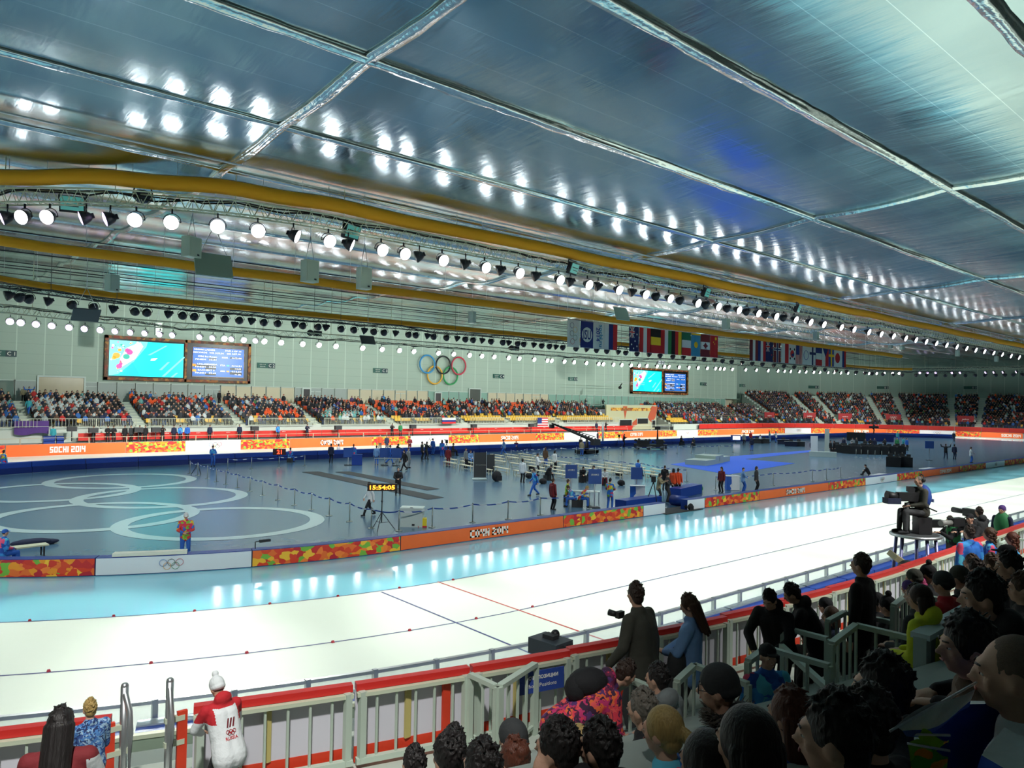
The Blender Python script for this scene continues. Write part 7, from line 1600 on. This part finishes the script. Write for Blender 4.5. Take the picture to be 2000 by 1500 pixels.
# large grey post and wall piece at the right
a = onz(1801, 1243, 4.05); zf = 2.9; e = empty('stair_wall', (a.x, a.y, zf), 'large pale grey post and sloping-topped side panel at the right stairs', 'stair wall')
b = onz(1908, 1183, 4.05); d = (b-a); d.z = 0
q = MB(); q.box((0, 0, (4.05-zf)/2), (.11, .11, 4.05-zf)); q.build('post', mat('grey_white_post', rgb(170, 184, 180), .5), e)
q = MB(); M_ = Matrix.Rotation(math.atan2(d.y, d.x), 3, 'Z'); q.box(d/2+Vector((0, 0, (4.0-zf)/2)), (d.length, .04, 4.0-zf), M=M_); q.build('panel', mat('grey_panel', rgb(130, 144, 150), .5), e)
q = MB(); q.box(d/2+Vector((0, 0, 4.06-zf)), (d.length+.1, .16, .05), M=M_); q.build('cap', mat('cap_pale', rgb(196, 214, 216), .4), e)
# photo position sign
w_ = wpx(RF+.1, 2.85, 1058); a = ov(rf_(w_)+.16, w_, -1, 2.80); d = wdir(RF, w_, -1); e = empty('photo_sign', a, 'blue sign with white lettering for photo positions hung on the fence', 'sign', math.atan2(d.y, d.x))
q = MB(); q.box((0, 0, 0), (.62, .015, .25)); q.build('plate', mat('sign_royal', rgb(44, 70, 150), .5), e)
q = text_mb('ФОТОПОЗИЦИИ', .055, frame((0, -.012, .05), (1, 0, 0)), 0, .03); join(q, text_mb('Photo Positions', .045, frame((0, -.012, -.04), (1, 0, 0)), 0)); q.build('lettering', LETTER, e)
# television housing beyond the fence
a = onz(1075, 1262, 2.75); e = empty('box_lens_camera', a, 'large grey box-lens television camera standing beyond the red-railed fence', 'camera', .1); e.scale = (.62, .62, .62)
GC = mat('camera_grey', rgb(62, 70, 78), .45); q = MB(); q.box((0, 0, 0), (.58, .8, .34)); q.build('lens_housing', GC, e); q = MB(); q.cone((-.12, -.405, -.01), (-.12, -.42, -.01), .15, n=24); q.build('round_cover', DARK, e)
q = MB(); q.box((.17, -.41, .09), (.2, .02, .05)); q.box((.2, -.41, -.06), (.1, .02, .14)); q.build('side_plates', DARK, e); q = MB(); q.box((.0, 0, .21), (.2, .3, .1)); q.build('viewfinder', DARK, e); q = MB(); q.ell((.16, 0, .23), .1, 12, 8); q.build('windshield', BLACK, e)
q = MB(); q.cone((.36, -.2, .1), (.42, -.25, -.1), .05, .04, 8); q.build('handle', BLACK, e); q = MB(); q.cone((0, 0, -.17), (0, 0, -2.4), .09, n=8); q.build('pedestal', DARK, e)
# ================================================================ near spectators
HW_ = {(808, 1493): 50, (877, 1480): 68, (886, 1448): 48, (941, 1503): 76, (1001, 1446): 56, (1004, 1484): 60, (1088, 1462): 78, (1128, 1446): 48, (1170, 1462): 78, (1254, 1385): 54, (1294, 1428): 72, (1284, 1325): 42, (1403, 1345): 66,
       (1380, 1496): 100, (1458, 1455): 105, (1543, 1398): 78, (1630, 1440): 122, (1692, 1412): 100, (1722, 1345): 88, (1888, 1262): 88, (1980, 1318): 112, (1918, 1166): 66, (1796, 1168): 38, (1785, 1130): 26, (1796, 1140): 26, (1812, 1121): 26, (1841, 1140): 34,
       (1775, 1150): 26, (1787, 1165): 34, (1873, 1128): 32, (1905, 1112): 28, (1897, 1100): 24, (1935, 1100): 26, (1966, 1084): 30, (1970, 1106): 40, (1978, 1138): 40, (1995, 1150): 44, (1712, 1176): 26, (1733, 1184): 28, (1622, 1203): 27, (1612, 1184): 24}
def seat_head(px, py, hz=1.17):
    if (px, py) in HW_:
        r = ray(px, py); k_ = .185/HW_[(px, py)]; return Vector((r.x*k_, r.y*k_, H+r.z*k_)), 0
    best = None
    for j in range(6):
        fz = 2.2+.415*j; z = fz+hz; p = onz(px, py, z)
        if p.y > 20 or p.length > 60: continue
        r = TC-p.y if p.x > SA else math.hypot(p.x-SA, TC-p.y)
        e = abs(r-(41.6+.8*j))
        if best is None or e < best[0]: best = (e, p, fz, j)
    return best[1], best[2]
def seated(px, py, lb, tm='sit', rz=-.05, sc=1., **k):
    rz = rz*.6 if rz > 0 else rz
    T = TM[tm]; p, fz = seat_head(px, py, T['hc'].z*sc); return person(tm, head=p, rz=rz, sc=sc, label=lb, **k)
def standing(px, py, lb, tm='stand', rz=0., sc=1., fz=ZF, **k):
    T = TM[tm]; p = onz(px, py, fz+T['hc'].z*sc); return person(tm, head=p, rz=rz, sc=sc, label=lb, **k)
def extra(*a): return a
S_ = seated
S_(808, 1493, 'spectator with dark hair, leftmost of the bottom row heads', jk='black', hair='short', hm='black')
S_(877, 1480, 'spectator with thick black hair, second of the bottom row heads', jk='char', hair='tousled', hm='black')
S_(886, 1448, 'spectator with black hair half hidden behind the second bottom head', jk='black', hair='short', hm='black', sc=.95)
S_(941, 1503, 'spectator with dark hair low at the bottom edge, third head', jk='black', hair='short', hm='black', sc=1.05)
S_(1001, 1446, 'spectator in a dark beanie before the open gate', jk='black', hair='beanie', hm='dark', hatm=C_['char'])
S_(1004, 1484, 'woman with reddish brown hair tied up in a bun', jk='black', hair='bun', hm='red')
S_(1088, 1462, 'man with black hair resting his cheek on his hand', tm='sit_chin', jk='black', hair='tousled', hm='black', rz=.5)
S_(1128, 1446, 'spectator with greying blond hair between two black-haired men', jk='char', hair='bob', hm='blond', sc=.95)
S_(1170, 1462, 'man with black hair and dark hood right of the cheek-resting man', jk='black', hair='short', hm='black', tm='sit_hood')
S_(1254, 1385, 'man with short cropped grey hair and black top', jk='black', hair='short', hm='grey', rz=.3)
S_(1294, 1428, 'blonde woman with a ponytail and blue printed jacket', jk='vol', hair='pony', hm='blond', rz=.35)
S_(1284, 1325, 'dark-haired man in a grey jacket behind the first stair rail', jk='grey', hair='short', hm='black', tm='sit_hood')
S_(1403, 1345, 'person with glasses, grey knitted cap and fur collar', jk='black', hair='beanie', hm='grey', hatm=C_['char'], glasses=True, rz=.5, tm='sit_hood')
S_(1380, 1496, 'person with black hair at the bottom edge below the fur collar', jk='black', hair='bob', hm='black')
S_(1458, 1455, 'person with smooth black hair in front of the auburn-haired woman', jk='black', hair='bob', hm='black', sc=1.05)
S_(1543, 1398, 'woman with long auburn hair and dark blue floral jacket', jk='camo', hair='long', hm='red')
S_(1630, 1440, 'large dark-haired man in profile, closest to the camera', jk='black', hair='short', hm='black', rz=.6)
S_(1692, 1412, 'person with black hair just behind the closest man', jk='black', hair='short', hm='black')
S_(1722, 1345, 'man with dark hair and a high forehead looking left', jk='char', hair='short', hm='black', rz=.75, sc=1.05)
S_(1888, 1262, 'man with black hair and dark brown hooded jacket looking left', jk='brown', hair='tousled', hm='black', rz=.8, tm='sit_hood')
S_(1980, 1318, 'shaved-headed man with white and blue flag over his shoulders', jk='white', hair='shaved', hm='stub', rz=.6, sc=1.08)
S_(1918, 1166, 'man in a wide black jacket with dark hair, upper right', jk='black', hair='short', hm='black', rz=.6, tm='sit_hood', sc=1.05)
S_(1796, 1168, 'person in a yellow hooded jacket with brown hair behind a stair rail', jk='yellow', hair='bob', hm='dark', tm='sit_hood')
S_(1785, 1130, 'spectator in an olive cap beside the pink hat', jk='black', hair='beanie', hm='dark', hatm=C_['olive'])
S_(1796, 1140, 'child in a bright pink hat', jk='purple', hair='beanie', hm='dark', hatm=C_['pink'], sc=.85)
S_(1812, 1121, 'spectator in a black knitted hat above the red jacket', jk='black', hair='pompom', hm='dark', hatm=C_['black'])
S_(1841, 1140, 'spectator with dark hood and red jacket in the right group', jk='red', hair='beanie', hm='dark', hatm=C_['char'])
S_(1775, 1150, 'spectator in a purple cap at the left of the right group', jk='navy', hair='beanie', hm='dark', hatm=C_['purple'], sc=.9)
S_(1787, 1165, 'spectator with dark hair left of the yellow jacket', jk='char', hair='short', hm='dark')
S_(1873, 1128, 'spectator in a tall dark hat and black coat, right group', jk='black', hair='beanie', hm='dark', hatm=C_['olive'])
S_(1905, 1112, 'person with short dark hair behind the tall dark hat', jk='olive', hair='short', hm='dark')
S_(1897, 1100, 'person with brown hair below the volunteers at the right', jk='brown', hair='short', hm='brown')
S_(1935, 1100, 'person with thick brown hair right of centre of the right group', jk='black', hair='tousled', hm='brown')
S_(1966, 1084, 'man with a black cap below the curly-haired volunteer', jk='olive', hair='peaked', hm='dark', hatm=C_['black'])
S_(1970, 1106, 'man with dark hair in profile at the right edge, upper', jk='black', hair='short', hm='black', rz=.9)
S_(1978, 1138, 'person with dark hair and lime printed jacket at the right edge', jk='lime', hair='short', hm='dark', rz=.8)
S_(1995, 1150, 'person with brown hair cut by the right edge', jk='black', hair='short', hm='brown', rz=.8)
S_(1712, 1176, 'person in a black furry hat right of the tall man in black', jk='black', hair='beanie', hm='dark', hatm=C_['black'])
S_(1733, 1184, 'person in a black fluffy cap, lower one of the pair', jk='black', hair='pompom', hm='dark', hatm=C_['black'])
S_(1622, 1203, 'brown-haired woman looking left beside the tall man in black', jk='navy', hair='bob', hm='brown', rz=1.)
S_(1612, 1184, 'person in a black beanie behind the brown-haired woman', jk='black', hair='beanie', hm='dark', hatm=C_['black'])
# standing on the walkway
man = standing(1241, 1161, 'man in dark olive jacket and grey trousers standing at the red rail', tm='stand_rail', rz=.12, jk='olive', tr='char', hair='short', hm='dark', sc=1.06)
p = onz(1204, 1200, 3.45); q = MB(); q.cone((0, 0, 0), (-.03, .10, .01), .035, .04, 14); q.box((.03, -.03, 0), (.11, .06, .08)); tag(q.build('photo_camera', BLACK, loc=p), 'black photo camera with a large lens held left of the olive jacket', 'camera')
wom = standing(1346, 1182, 'woman with long brown hair and light blue jumper, coat over her arm', rz=.5, jk='lblue', tr='black', hair='long', hm='brown', sc=.98, tm='stand_front')
p = wom.location+Vector((-.22, .02, .98)); q = MB(); q.ell((0, 0, 0), (.13, .1, .2), 10, 8); q.ell((.02, 0, -.25), (.15, .11, .26), 10, 8); q.ell((.05, .0, -.46), (.12, .1, .14), 10, 6); tag(q.build('folded_coat', C_['char'], loc=p), 'dark quilted coat hanging over the arm of the woman in light blue', 'coat')
fl = standing(1222, 1316, 'person in red and purple floral jacket with black backpack bending forward', tm='bend', rz=-1.95, jk='floral', tr='black', hair='short', hm='dark')
q = MB(); q.ell((0, .12, 1.25), (.16, .2, .13), 12, 8); q.ell((0, .0, 1.2), (.12, .12, .13), 10, 6); fl_b = tag(q.build('backpack', C_['black'], loc=fl.location), 'black backpack on the bending person in the floral jacket', 'bag')
fl_b.rotation_euler.z = fl.rotation_euler.z
standing(1503, 1172, 'young man in black jacket with blue lanyard looking down at the rail', tm='leanrail', rz=1.7, jk='black', tr='black', hair='short', hm='black')
standing(1547, 1160, 'man in black jacket with striped shoulders leaning at the rail, seen from behind', tm='leanrail', rz=.5, jk='black', tr='black', hair='short', hm='black', sc=1.0)
standing(1681, 1104, 'tall man in black jacket standing with his back to us', tm='stand', rz=.1, jk='black', tr='black', hair='short', hm='dark', sc=1.08, fz=2.4)
standing(1500, 1282, 'volunteer in black cap and pink and blue jacket facing the camera behind a rail', tm='stand', rz=2.6, jk='vol', tr='blue', hair='peaked', hm='black', hatm=C_['black'], fz=ZF-.1, sc=.95)
standing(1892, 1040, 'volunteer in bright blue jacket with dark backpack at the right fence', tm='stand', rz=-.5, jk='vol', tr='blue', hair='short', hm='dark')
standing(1932, 1043, 'volunteer with long curly light brown hair and blue ring-printed jacket', tm='stand', rz=.3, jk='vol', tr='lime', hair='curly', hm='brown', sc=.97)
standing(1976, 1052, 'volunteer with curly auburn hair and colourful jacket at the right edge', tm='stand', rz=.3, jk='volr', tr='lime', hair='curly', hm='red', sc=.95)
# group at the gate, left
mo = standing(118, 1418, 'woman with long black hair in dark red and white jacket holding a toddler', tm='stand_front', rz=-.35, jk='dred', tr='black', hair='long', hm='black', sc=1.02, fz=ZF-.25)
standing(175, 1384, 'toddler with light brown hair in blue camouflage jacket held in the woman arms', tm='sit', rz=.2, jk='camo', tr='camo', hair='short', hm='blond', sc=.62, fz=ZF+.55)
kid = standing(424, 1343, 'child in white and red jacket and pompom hat leaning on the red rail', tm='leanrail', rz=.12, jk='white', tr='black', hair='pompom', hm='dark', hatm=C_['white'], sc=.76)
# sleeves and shoulders of the child are red; print on the back
for o in kid.children:
    if o.name.startswith('jacket'):
        me = o.data.copy(); me.materials.append(C_['red']); me.materials[0] = C_['white']; o.data = me; o.material_slots[0].link = 'DATA'
        T = TM['leanrail']; nk = T['neck']
        for p_ in me.polygons:
            c = p_.center
            if c.z > 1.2 and (abs(c.x) > .14 or c.z > 1.36): p_.material_index = 1
for o in mo.children:
    if o.name.startswith('jacket'):
        me = o.data.copy(); me.materials.append(C_['white']); me.materials[0] = C_['dred']; o.data = me; o.material_slots[0].link = 'DATA'
        for p_ in me.polygons:
            c = p_.center
            if c.x > .19 and c.z < 1.4: p_.material_index = 1
from mathutils.bvhtree import BVHTree
def decal(o_e, tmn, mb, m, nm, off=.006):
    me = TM[tmn]['jacket']; bv = BVHTree.FromPolygons([v.co.copy() for v in me.vertices], [tuple(p.vertices) for p in me.polygons]); out = []
    for v in mb.v:
        h = bv.ray_cast(Vector((v[0], -2, v[2])), Vector((0, 1, 0)), 4)
        out.append((v[0], (h[0].y if h[0] is not None else -.15)-off, v[2]))
    mb.v = out; return mb.build(nm, m, o_e)
q = MB()
for i in range(3): q.add([(-.045+.035*i, 0, 1.16), (-.025+.035*i, 0, 1.16), (.005+.035*i, 0, 1.25), (-.015+.035*i, 0, 1.25)], [(0, 1, 2, 3)])
decal(kid, 'leanrail', q, C_['maroon'], 'back_stripes')
q = text_mb('RUSSIA', .035, frame((0, 0, 1.05), (1, 0, 0)), 0, .02); decal(kid, 'leanrail', q, C_['red'], 'back_lettering')
q = MB()
for b in rings_mb((0, 0, 1.11), (1, 0, 0), .018, th=.003): join(q, b, 0)
decal(kid, 'leanrail', q, C_['red'], 'back_rings', .01)
# ---- fur collar and flags of the near crowd
for nm_, lab, rad in (('person with glasses', 'fur', 0),):
    for o in [x for x in list(COL.objects) if x.type == 'EMPTY']:
        if o.get('label', '').startswith(nm_):
            T = TM['sit_hood']; q = MB(); rd = random.Random(3)
            for i in range(520):
                a_ = rd.uniform(0, 2*PI); c = T['neck']+Vector((.12*math.cos(a_), .10*math.sin(a_)-.02, rd.uniform(-.03, .05))); dd = Vector((math.cos(a_), math.sin(a_), rd.uniform(-.4, .8))); q.cone(c, c+dd*rd.uniform(.035, .06), .005, .001, 3, cap=False)
            q.build('fur_collar', HM_['grey'], o)
a = seat_head(1980, 1318, 1.2)[0]+Vector((0, 0, .0)); e = empty('flag_cape', a, 'white, blue and dark flag draped over the shoulders of the shaved man', 'flag', .6)
q = MB(); n = 14; vs_ = []
for i in range(n+1):
    th = -PI*1.3+PI*1.55*i/n
    for rr, zz in ((.13, -.14), (.27, -.20), (.35, -.34), (.38, -.6), (.38, -.8)):
        f = 1+.06*math.sin(i*2.1+zz*9); vs_.append((rr*1.12*math.cos(th)*f, rr*.85*math.sin(th)*f-.03, zz))
for i in range(n):
    for j in range(4): q.f.append((i*5+j, (i+1)*5+j, (i+1)*5+j+1, i*5+j+1)); q.mi.append([0, 1, 1, 2][j]); q.sm.append(True)
q.v = [tuple(v) for v in vs_]; q.build('cloth', [C_['white'], mat('cape_blue', rgb(40, 90, 200), .6), C_['black']], e)
def held_flag(lb, pts, zs, cols):
    q = MB(); P_ = [onz(x, y, z) for (x, y), z in zip(pts, zs)]; c = P_[0].copy(); n = 8; m = 4
    for i in range(n+1):
        for j in range(m+1):
            u, v = i/n, j/m; a_ = P_[0].lerp(P_[1], u); b_ = P_[3].lerp(P_[2], u); pp = a_.lerp(b_, v)-c; pp.z += .02*math.sin(u*5+v*3); q.v.append(tuple(pp))
    for i in range(n):
        for j in range(m): q.f.append((i*(m+1)+j, (i+1)*(m+1)+j, (i+1)*(m+1)+j+1, i*(m+1)+j+1)); q.mi.append(cols[j]); q.sm.append(True)
    e = empty('hand_flag', c, lb, 'flag'); q.build('cloth', [C_['white'], mat('cape_blue', rgb(40, 90, 200), .6), C_['red'], C_['lime']], e)
    q = MB(); q.cone(Vector((0, 0, 0)), P_[1]-c+(P_[1]-c)*.05, .004, n=6); q.build('stick', WHITEP, e)
held_flag('white and blue hand flag held low between the dark-haired man and the shaved man', [(1738, 1428), (1905, 1334), (1893, 1392), (1770, 1440)], [5.12, 5.2, 5.05, 5.05], [0, 0, 0, 1])
held_flag('green printed card folded in front of the large profile man, upper', [(1780, 1434), (1852, 1436), (1853, 1462), (1800, 1458)], [5.05, 5.05, 5.0, 5.0], [3, 3, 3, 3])
held_flag('green printed card folded in front of the large profile man, lower', [(1772, 1452), (1852, 1466), (1850, 1512), (1780, 1512)], [5.05, 5.05, 4.95, 4.95], [3, 3, 3, 3])
# ================================================================ camera people beyond the fence
def far_d(px, py, d):
    r = ray(px, py); k_ = d/F; return Vector((r.x*k_, r.y*k_, H+r.z*k_))
a = far_d(1788, 1042, 17.); e = empty('camera_stand', (a.x, a.y, 1.15), 'round-topped tubular platform carrying the seated cameraman', 'platform')
h_ = a.z-1.15; q = MB(); q.cone((0, 0, h_-.06), (0, 0, h_), .5, .5, 24); q.build('deck', C_['char'], e); q = MB(); q.torus((0, 0, h_-.03), .52, .035, n=28, k=6); q.build('rim', ALU, e)
VIO = mat('violet_grey_tube', rgb(120, 120, 170), .35, .5)
for k in range(5): an = k*1.26+.3; q = MB(); q.cone((.42*math.cos(an), .42*math.sin(an), h_-.05), (.58*math.cos(an), .58*math.sin(an), .0), .04, n=8); q.build('leg', VIO, e)
cmn = person('sit', loc=a+Vector((.12, -.1, .0)), rz=.85, jk='olive', tr='char', hair='shaved', hm='grey', label='grey-haired cameraman in blue vest seated on the tubular platform', face=False)
q = MB(); q.ell((0, -.03, .86), (.2, .16, .28), 12, 8); q.build('vest', mat('vest_blue', rgb(30, 64, 140), .7), cmn); q = MB(); q.box((0, -.21, .78), (.24, .02, .08)); q.build('vest_label', WHITEP, cmn); q = MB(); q.box((0, 0, .2), (.3, .3, .38)); q.build('seat_box', BLACK, cmn)
q = MB(); q.torus((0, .02, 1.27), .105, .014, Matrix.Rotation(PI/2, 3, 'X'), n=16, k=5, a0=0, a1=PI)
for s in (-1, 1): q.ell((s*.1, .02, 1.25), (.025, .045, .05), 8, 6)
q.build('headphones', BLACK, cmn)
c = far_d(1772, 970, 17.); e = empty('broadcast_camera', c, 'large black broadcast camera with blue cover in front of the seated cameraman', 'camera', .85)
q = MB(); q.box((0, 0, 0), (.18, .46, .2)); q.build('camera_body', BLACK, e); q = MB(); q.cone((0, .23, 0), (0, .48, .02), .08, .11, 14); q.build('lens', BLACK, e); q = MB(); q.box((0, .36, -.1), (.28, .3, .13)); q.build('rain_cover', C_['navy'], e)
q = MB(); q.box((.14, -.25, .16), (.14, .34, .12)); q.build('viewfinder', DARK, e); q = MB(); q.cone((0, 0, -.14), (0, 0, a.z-c.z+.0), .06, n=8); q.build('pedestal', DARK, e); q = MB(); q.bar((-.05, -.1, -.1), (-.25, -.55, -.3), .03); q.bar((.05, -.1, -.1), (.3, -.55, -.3), .03); q.build('pan_bars', BLACK, e)
def cammer(px, py, d, lb, jk, vest=None, cam=True, hair='short', hatm=None, rz=.7, tm='operate', sc=1.0):
    p = far_d(px, py, d); T = TM[tm]; z0 = p.z-T['hc'].z*sc; e = person(tm, head=p, rz=rz, jk=jk, tr='black', hair=hair, hm='dark', hatm=hatm, label=lb, face=False, sc=sc)
    if vest: q = MB(); q.ell((0, -.0, 1.25), (.215, .175, .34), 12, 8); q.build('vest', vest, e); q = MB(); q.box((0, -.17, 1.12), (.26, .03, .09)); q.box((0, -.168, 1.32), (.14, .03, .05)); q.build('vest_label', WHITEP, e)
    if cam:
        c = p+Matrix.Rotation(rz, 3, 'Z') @ Vector((.1, .35, -.08)); c_ = empty('shoulder_camera', c, 'long-lens camera raised by the '+lb.split(',')[0][:60].replace('cameraman ', 'cameraman '), 'camera', rz)
        q = MB(); q.box((0, 0, 0), (.16, .42, .2)); q.build('camera_body', BLACK, c_); q = MB(); q.cone((0, .2, 0), (0, .6, .0), .06, .075, 12); q.build('lens', mat('lens_grey', rgb(130, 130, 126), .4) if 'light' in lb else BLACK, c_)
    return e
cammer(1855, 1018, 19.5, 'cameraman in a green vest, left of the group at the right fence', 'black', mat('vest_green', rgb(40, 120, 70), .7), rz=.95)
cammer(1894, 1013, 18, 'black cap cameraman with light grey lens', 'black', None, hair='peaked', hatm=C_['black'], rz=1.3, tm='operate')
cammer(1912, 1000, 19, 'dark jacket cameraman at the right', 'char', None, rz=-.5, tm='operate')
cammer(1957, 996, 20, 'person in violet hat and green vest', 'navy', mat('vest_green', rgb(40, 120, 70), .7), cam=False, hair='beanie', hatm=C_['purple'], rz=1.4, tm='stand')
a = far_d(1763, 1098, 15.5); e = empty('equipment_case', a, 'slanted grey equipment case leaning on the blue padding under the platform', 'case', .6); q = MB(); q.box((0, 0, 0), (.7, .5, .12), M=Matrix.Rotation(.6, 3, 'X')); q.build('shell', C_['khaki'], e); q = MB(); q.ell((-.4, 0, -.05), (.2, .2, .18), 10, 6); q.build('bag', BLACK, e)
e['label'] = 'slanted grey equipment case with a black bag behind the red rail, below the platform'
# ================================================================ light
def spot(p, tgt, power, ang, blend=.6, col=(1, .98, 1), r=.25):
    l = bpy.data.lights.new('lamp_and_fill_spot', 'SPOT'); l.energy = power; l.spot_size = ang; l.spot_blend = blend; l.color = col; l.shadow_soft_size = r
    o = bpy.data.objects.new('lamp_and_fill_spot', l); COL.objects.link(o); o.location = p
    o.rotation_euler = (Vector(tgt)-Vector(p)).to_track_quat('-Z', 'Y').to_euler(); return o
PW = 1.
for w in np.arange(-10, SB+20, 5.2):        # near straight and bends, from the near truss onto the near ice
    spot(ov(16.2, w, -1, 13.1), ov(R0+9.2, w, -1, 0), 7200*PW, math.radians(44), .55, (.96, 1., .90), .28)
for w in np.arange(-14, SB+34, 7.):         # far ice from the far truss lamps turned away from us
    spot(ov(18.3, w, 1, 11.5), ov(28.5, w, 1, 0), 7200*PW, math.radians(75), .7, (1, .9, .84), .3)
for s_ in np.arange(-4, SB+20, 15.):        # added fill spots without fixtures, pointing down on the infield
    for t_ in (38., 54.): spot((s_, t_, 13.2), (s_, t_, 0), 3300, math.radians(140), .9, (.88, .98, 1.), .35)
for w in np.arange(-6, 70, 7.):             # added unseen fill over the near stand, onto the near barrier and red fence
    spot(ov(48.5, w, -1, 15.2), ov(22.5, w, -1, 0), 5200, math.radians(46), .8, (.98, 1., .95), .3)
    spot(ov(49.5, w, -1, 15.2), ov(39.4, w, -1, 2.2), 8200, math.radians(50), .9, (1., 1., .95), .4)
for w in np.arange(0, SB+30, 22.):  # added spots without fixtures that brighten the far wall
    p = ov(18.8, w, 1, 12.2); spot(p, ov(51, w, 1, 9.5), 13500, math.radians(100), .9, (.92, 1., .94), .12)
wd = bpy.data.worlds.new('hall_air'); SC.world = wd; wd.use_nodes = True
wd.node_tree.nodes['Background'].inputs['Color'].default_value = (.55, .62, .64, 1); wd.node_tree.nodes['Background'].inputs['Strength'].default_value = .25
vs = SC.view_settings; vs.view_transform = 'Standard'; vs.look = 'None'; vs.gamma = 1.; vs.use_curve_mapping = False; vs.exposure = .15
SC.cycles.use_denoising = True
cy = SC.cycles; cy.max_bounces = 8; cy.diffuse_bounces = 3; cy.glossy_bounces = 4; cy.transmission_bounces = 3; cy.transparent_max_bounces = 8; cy.sample_clamp_indirect = 6.
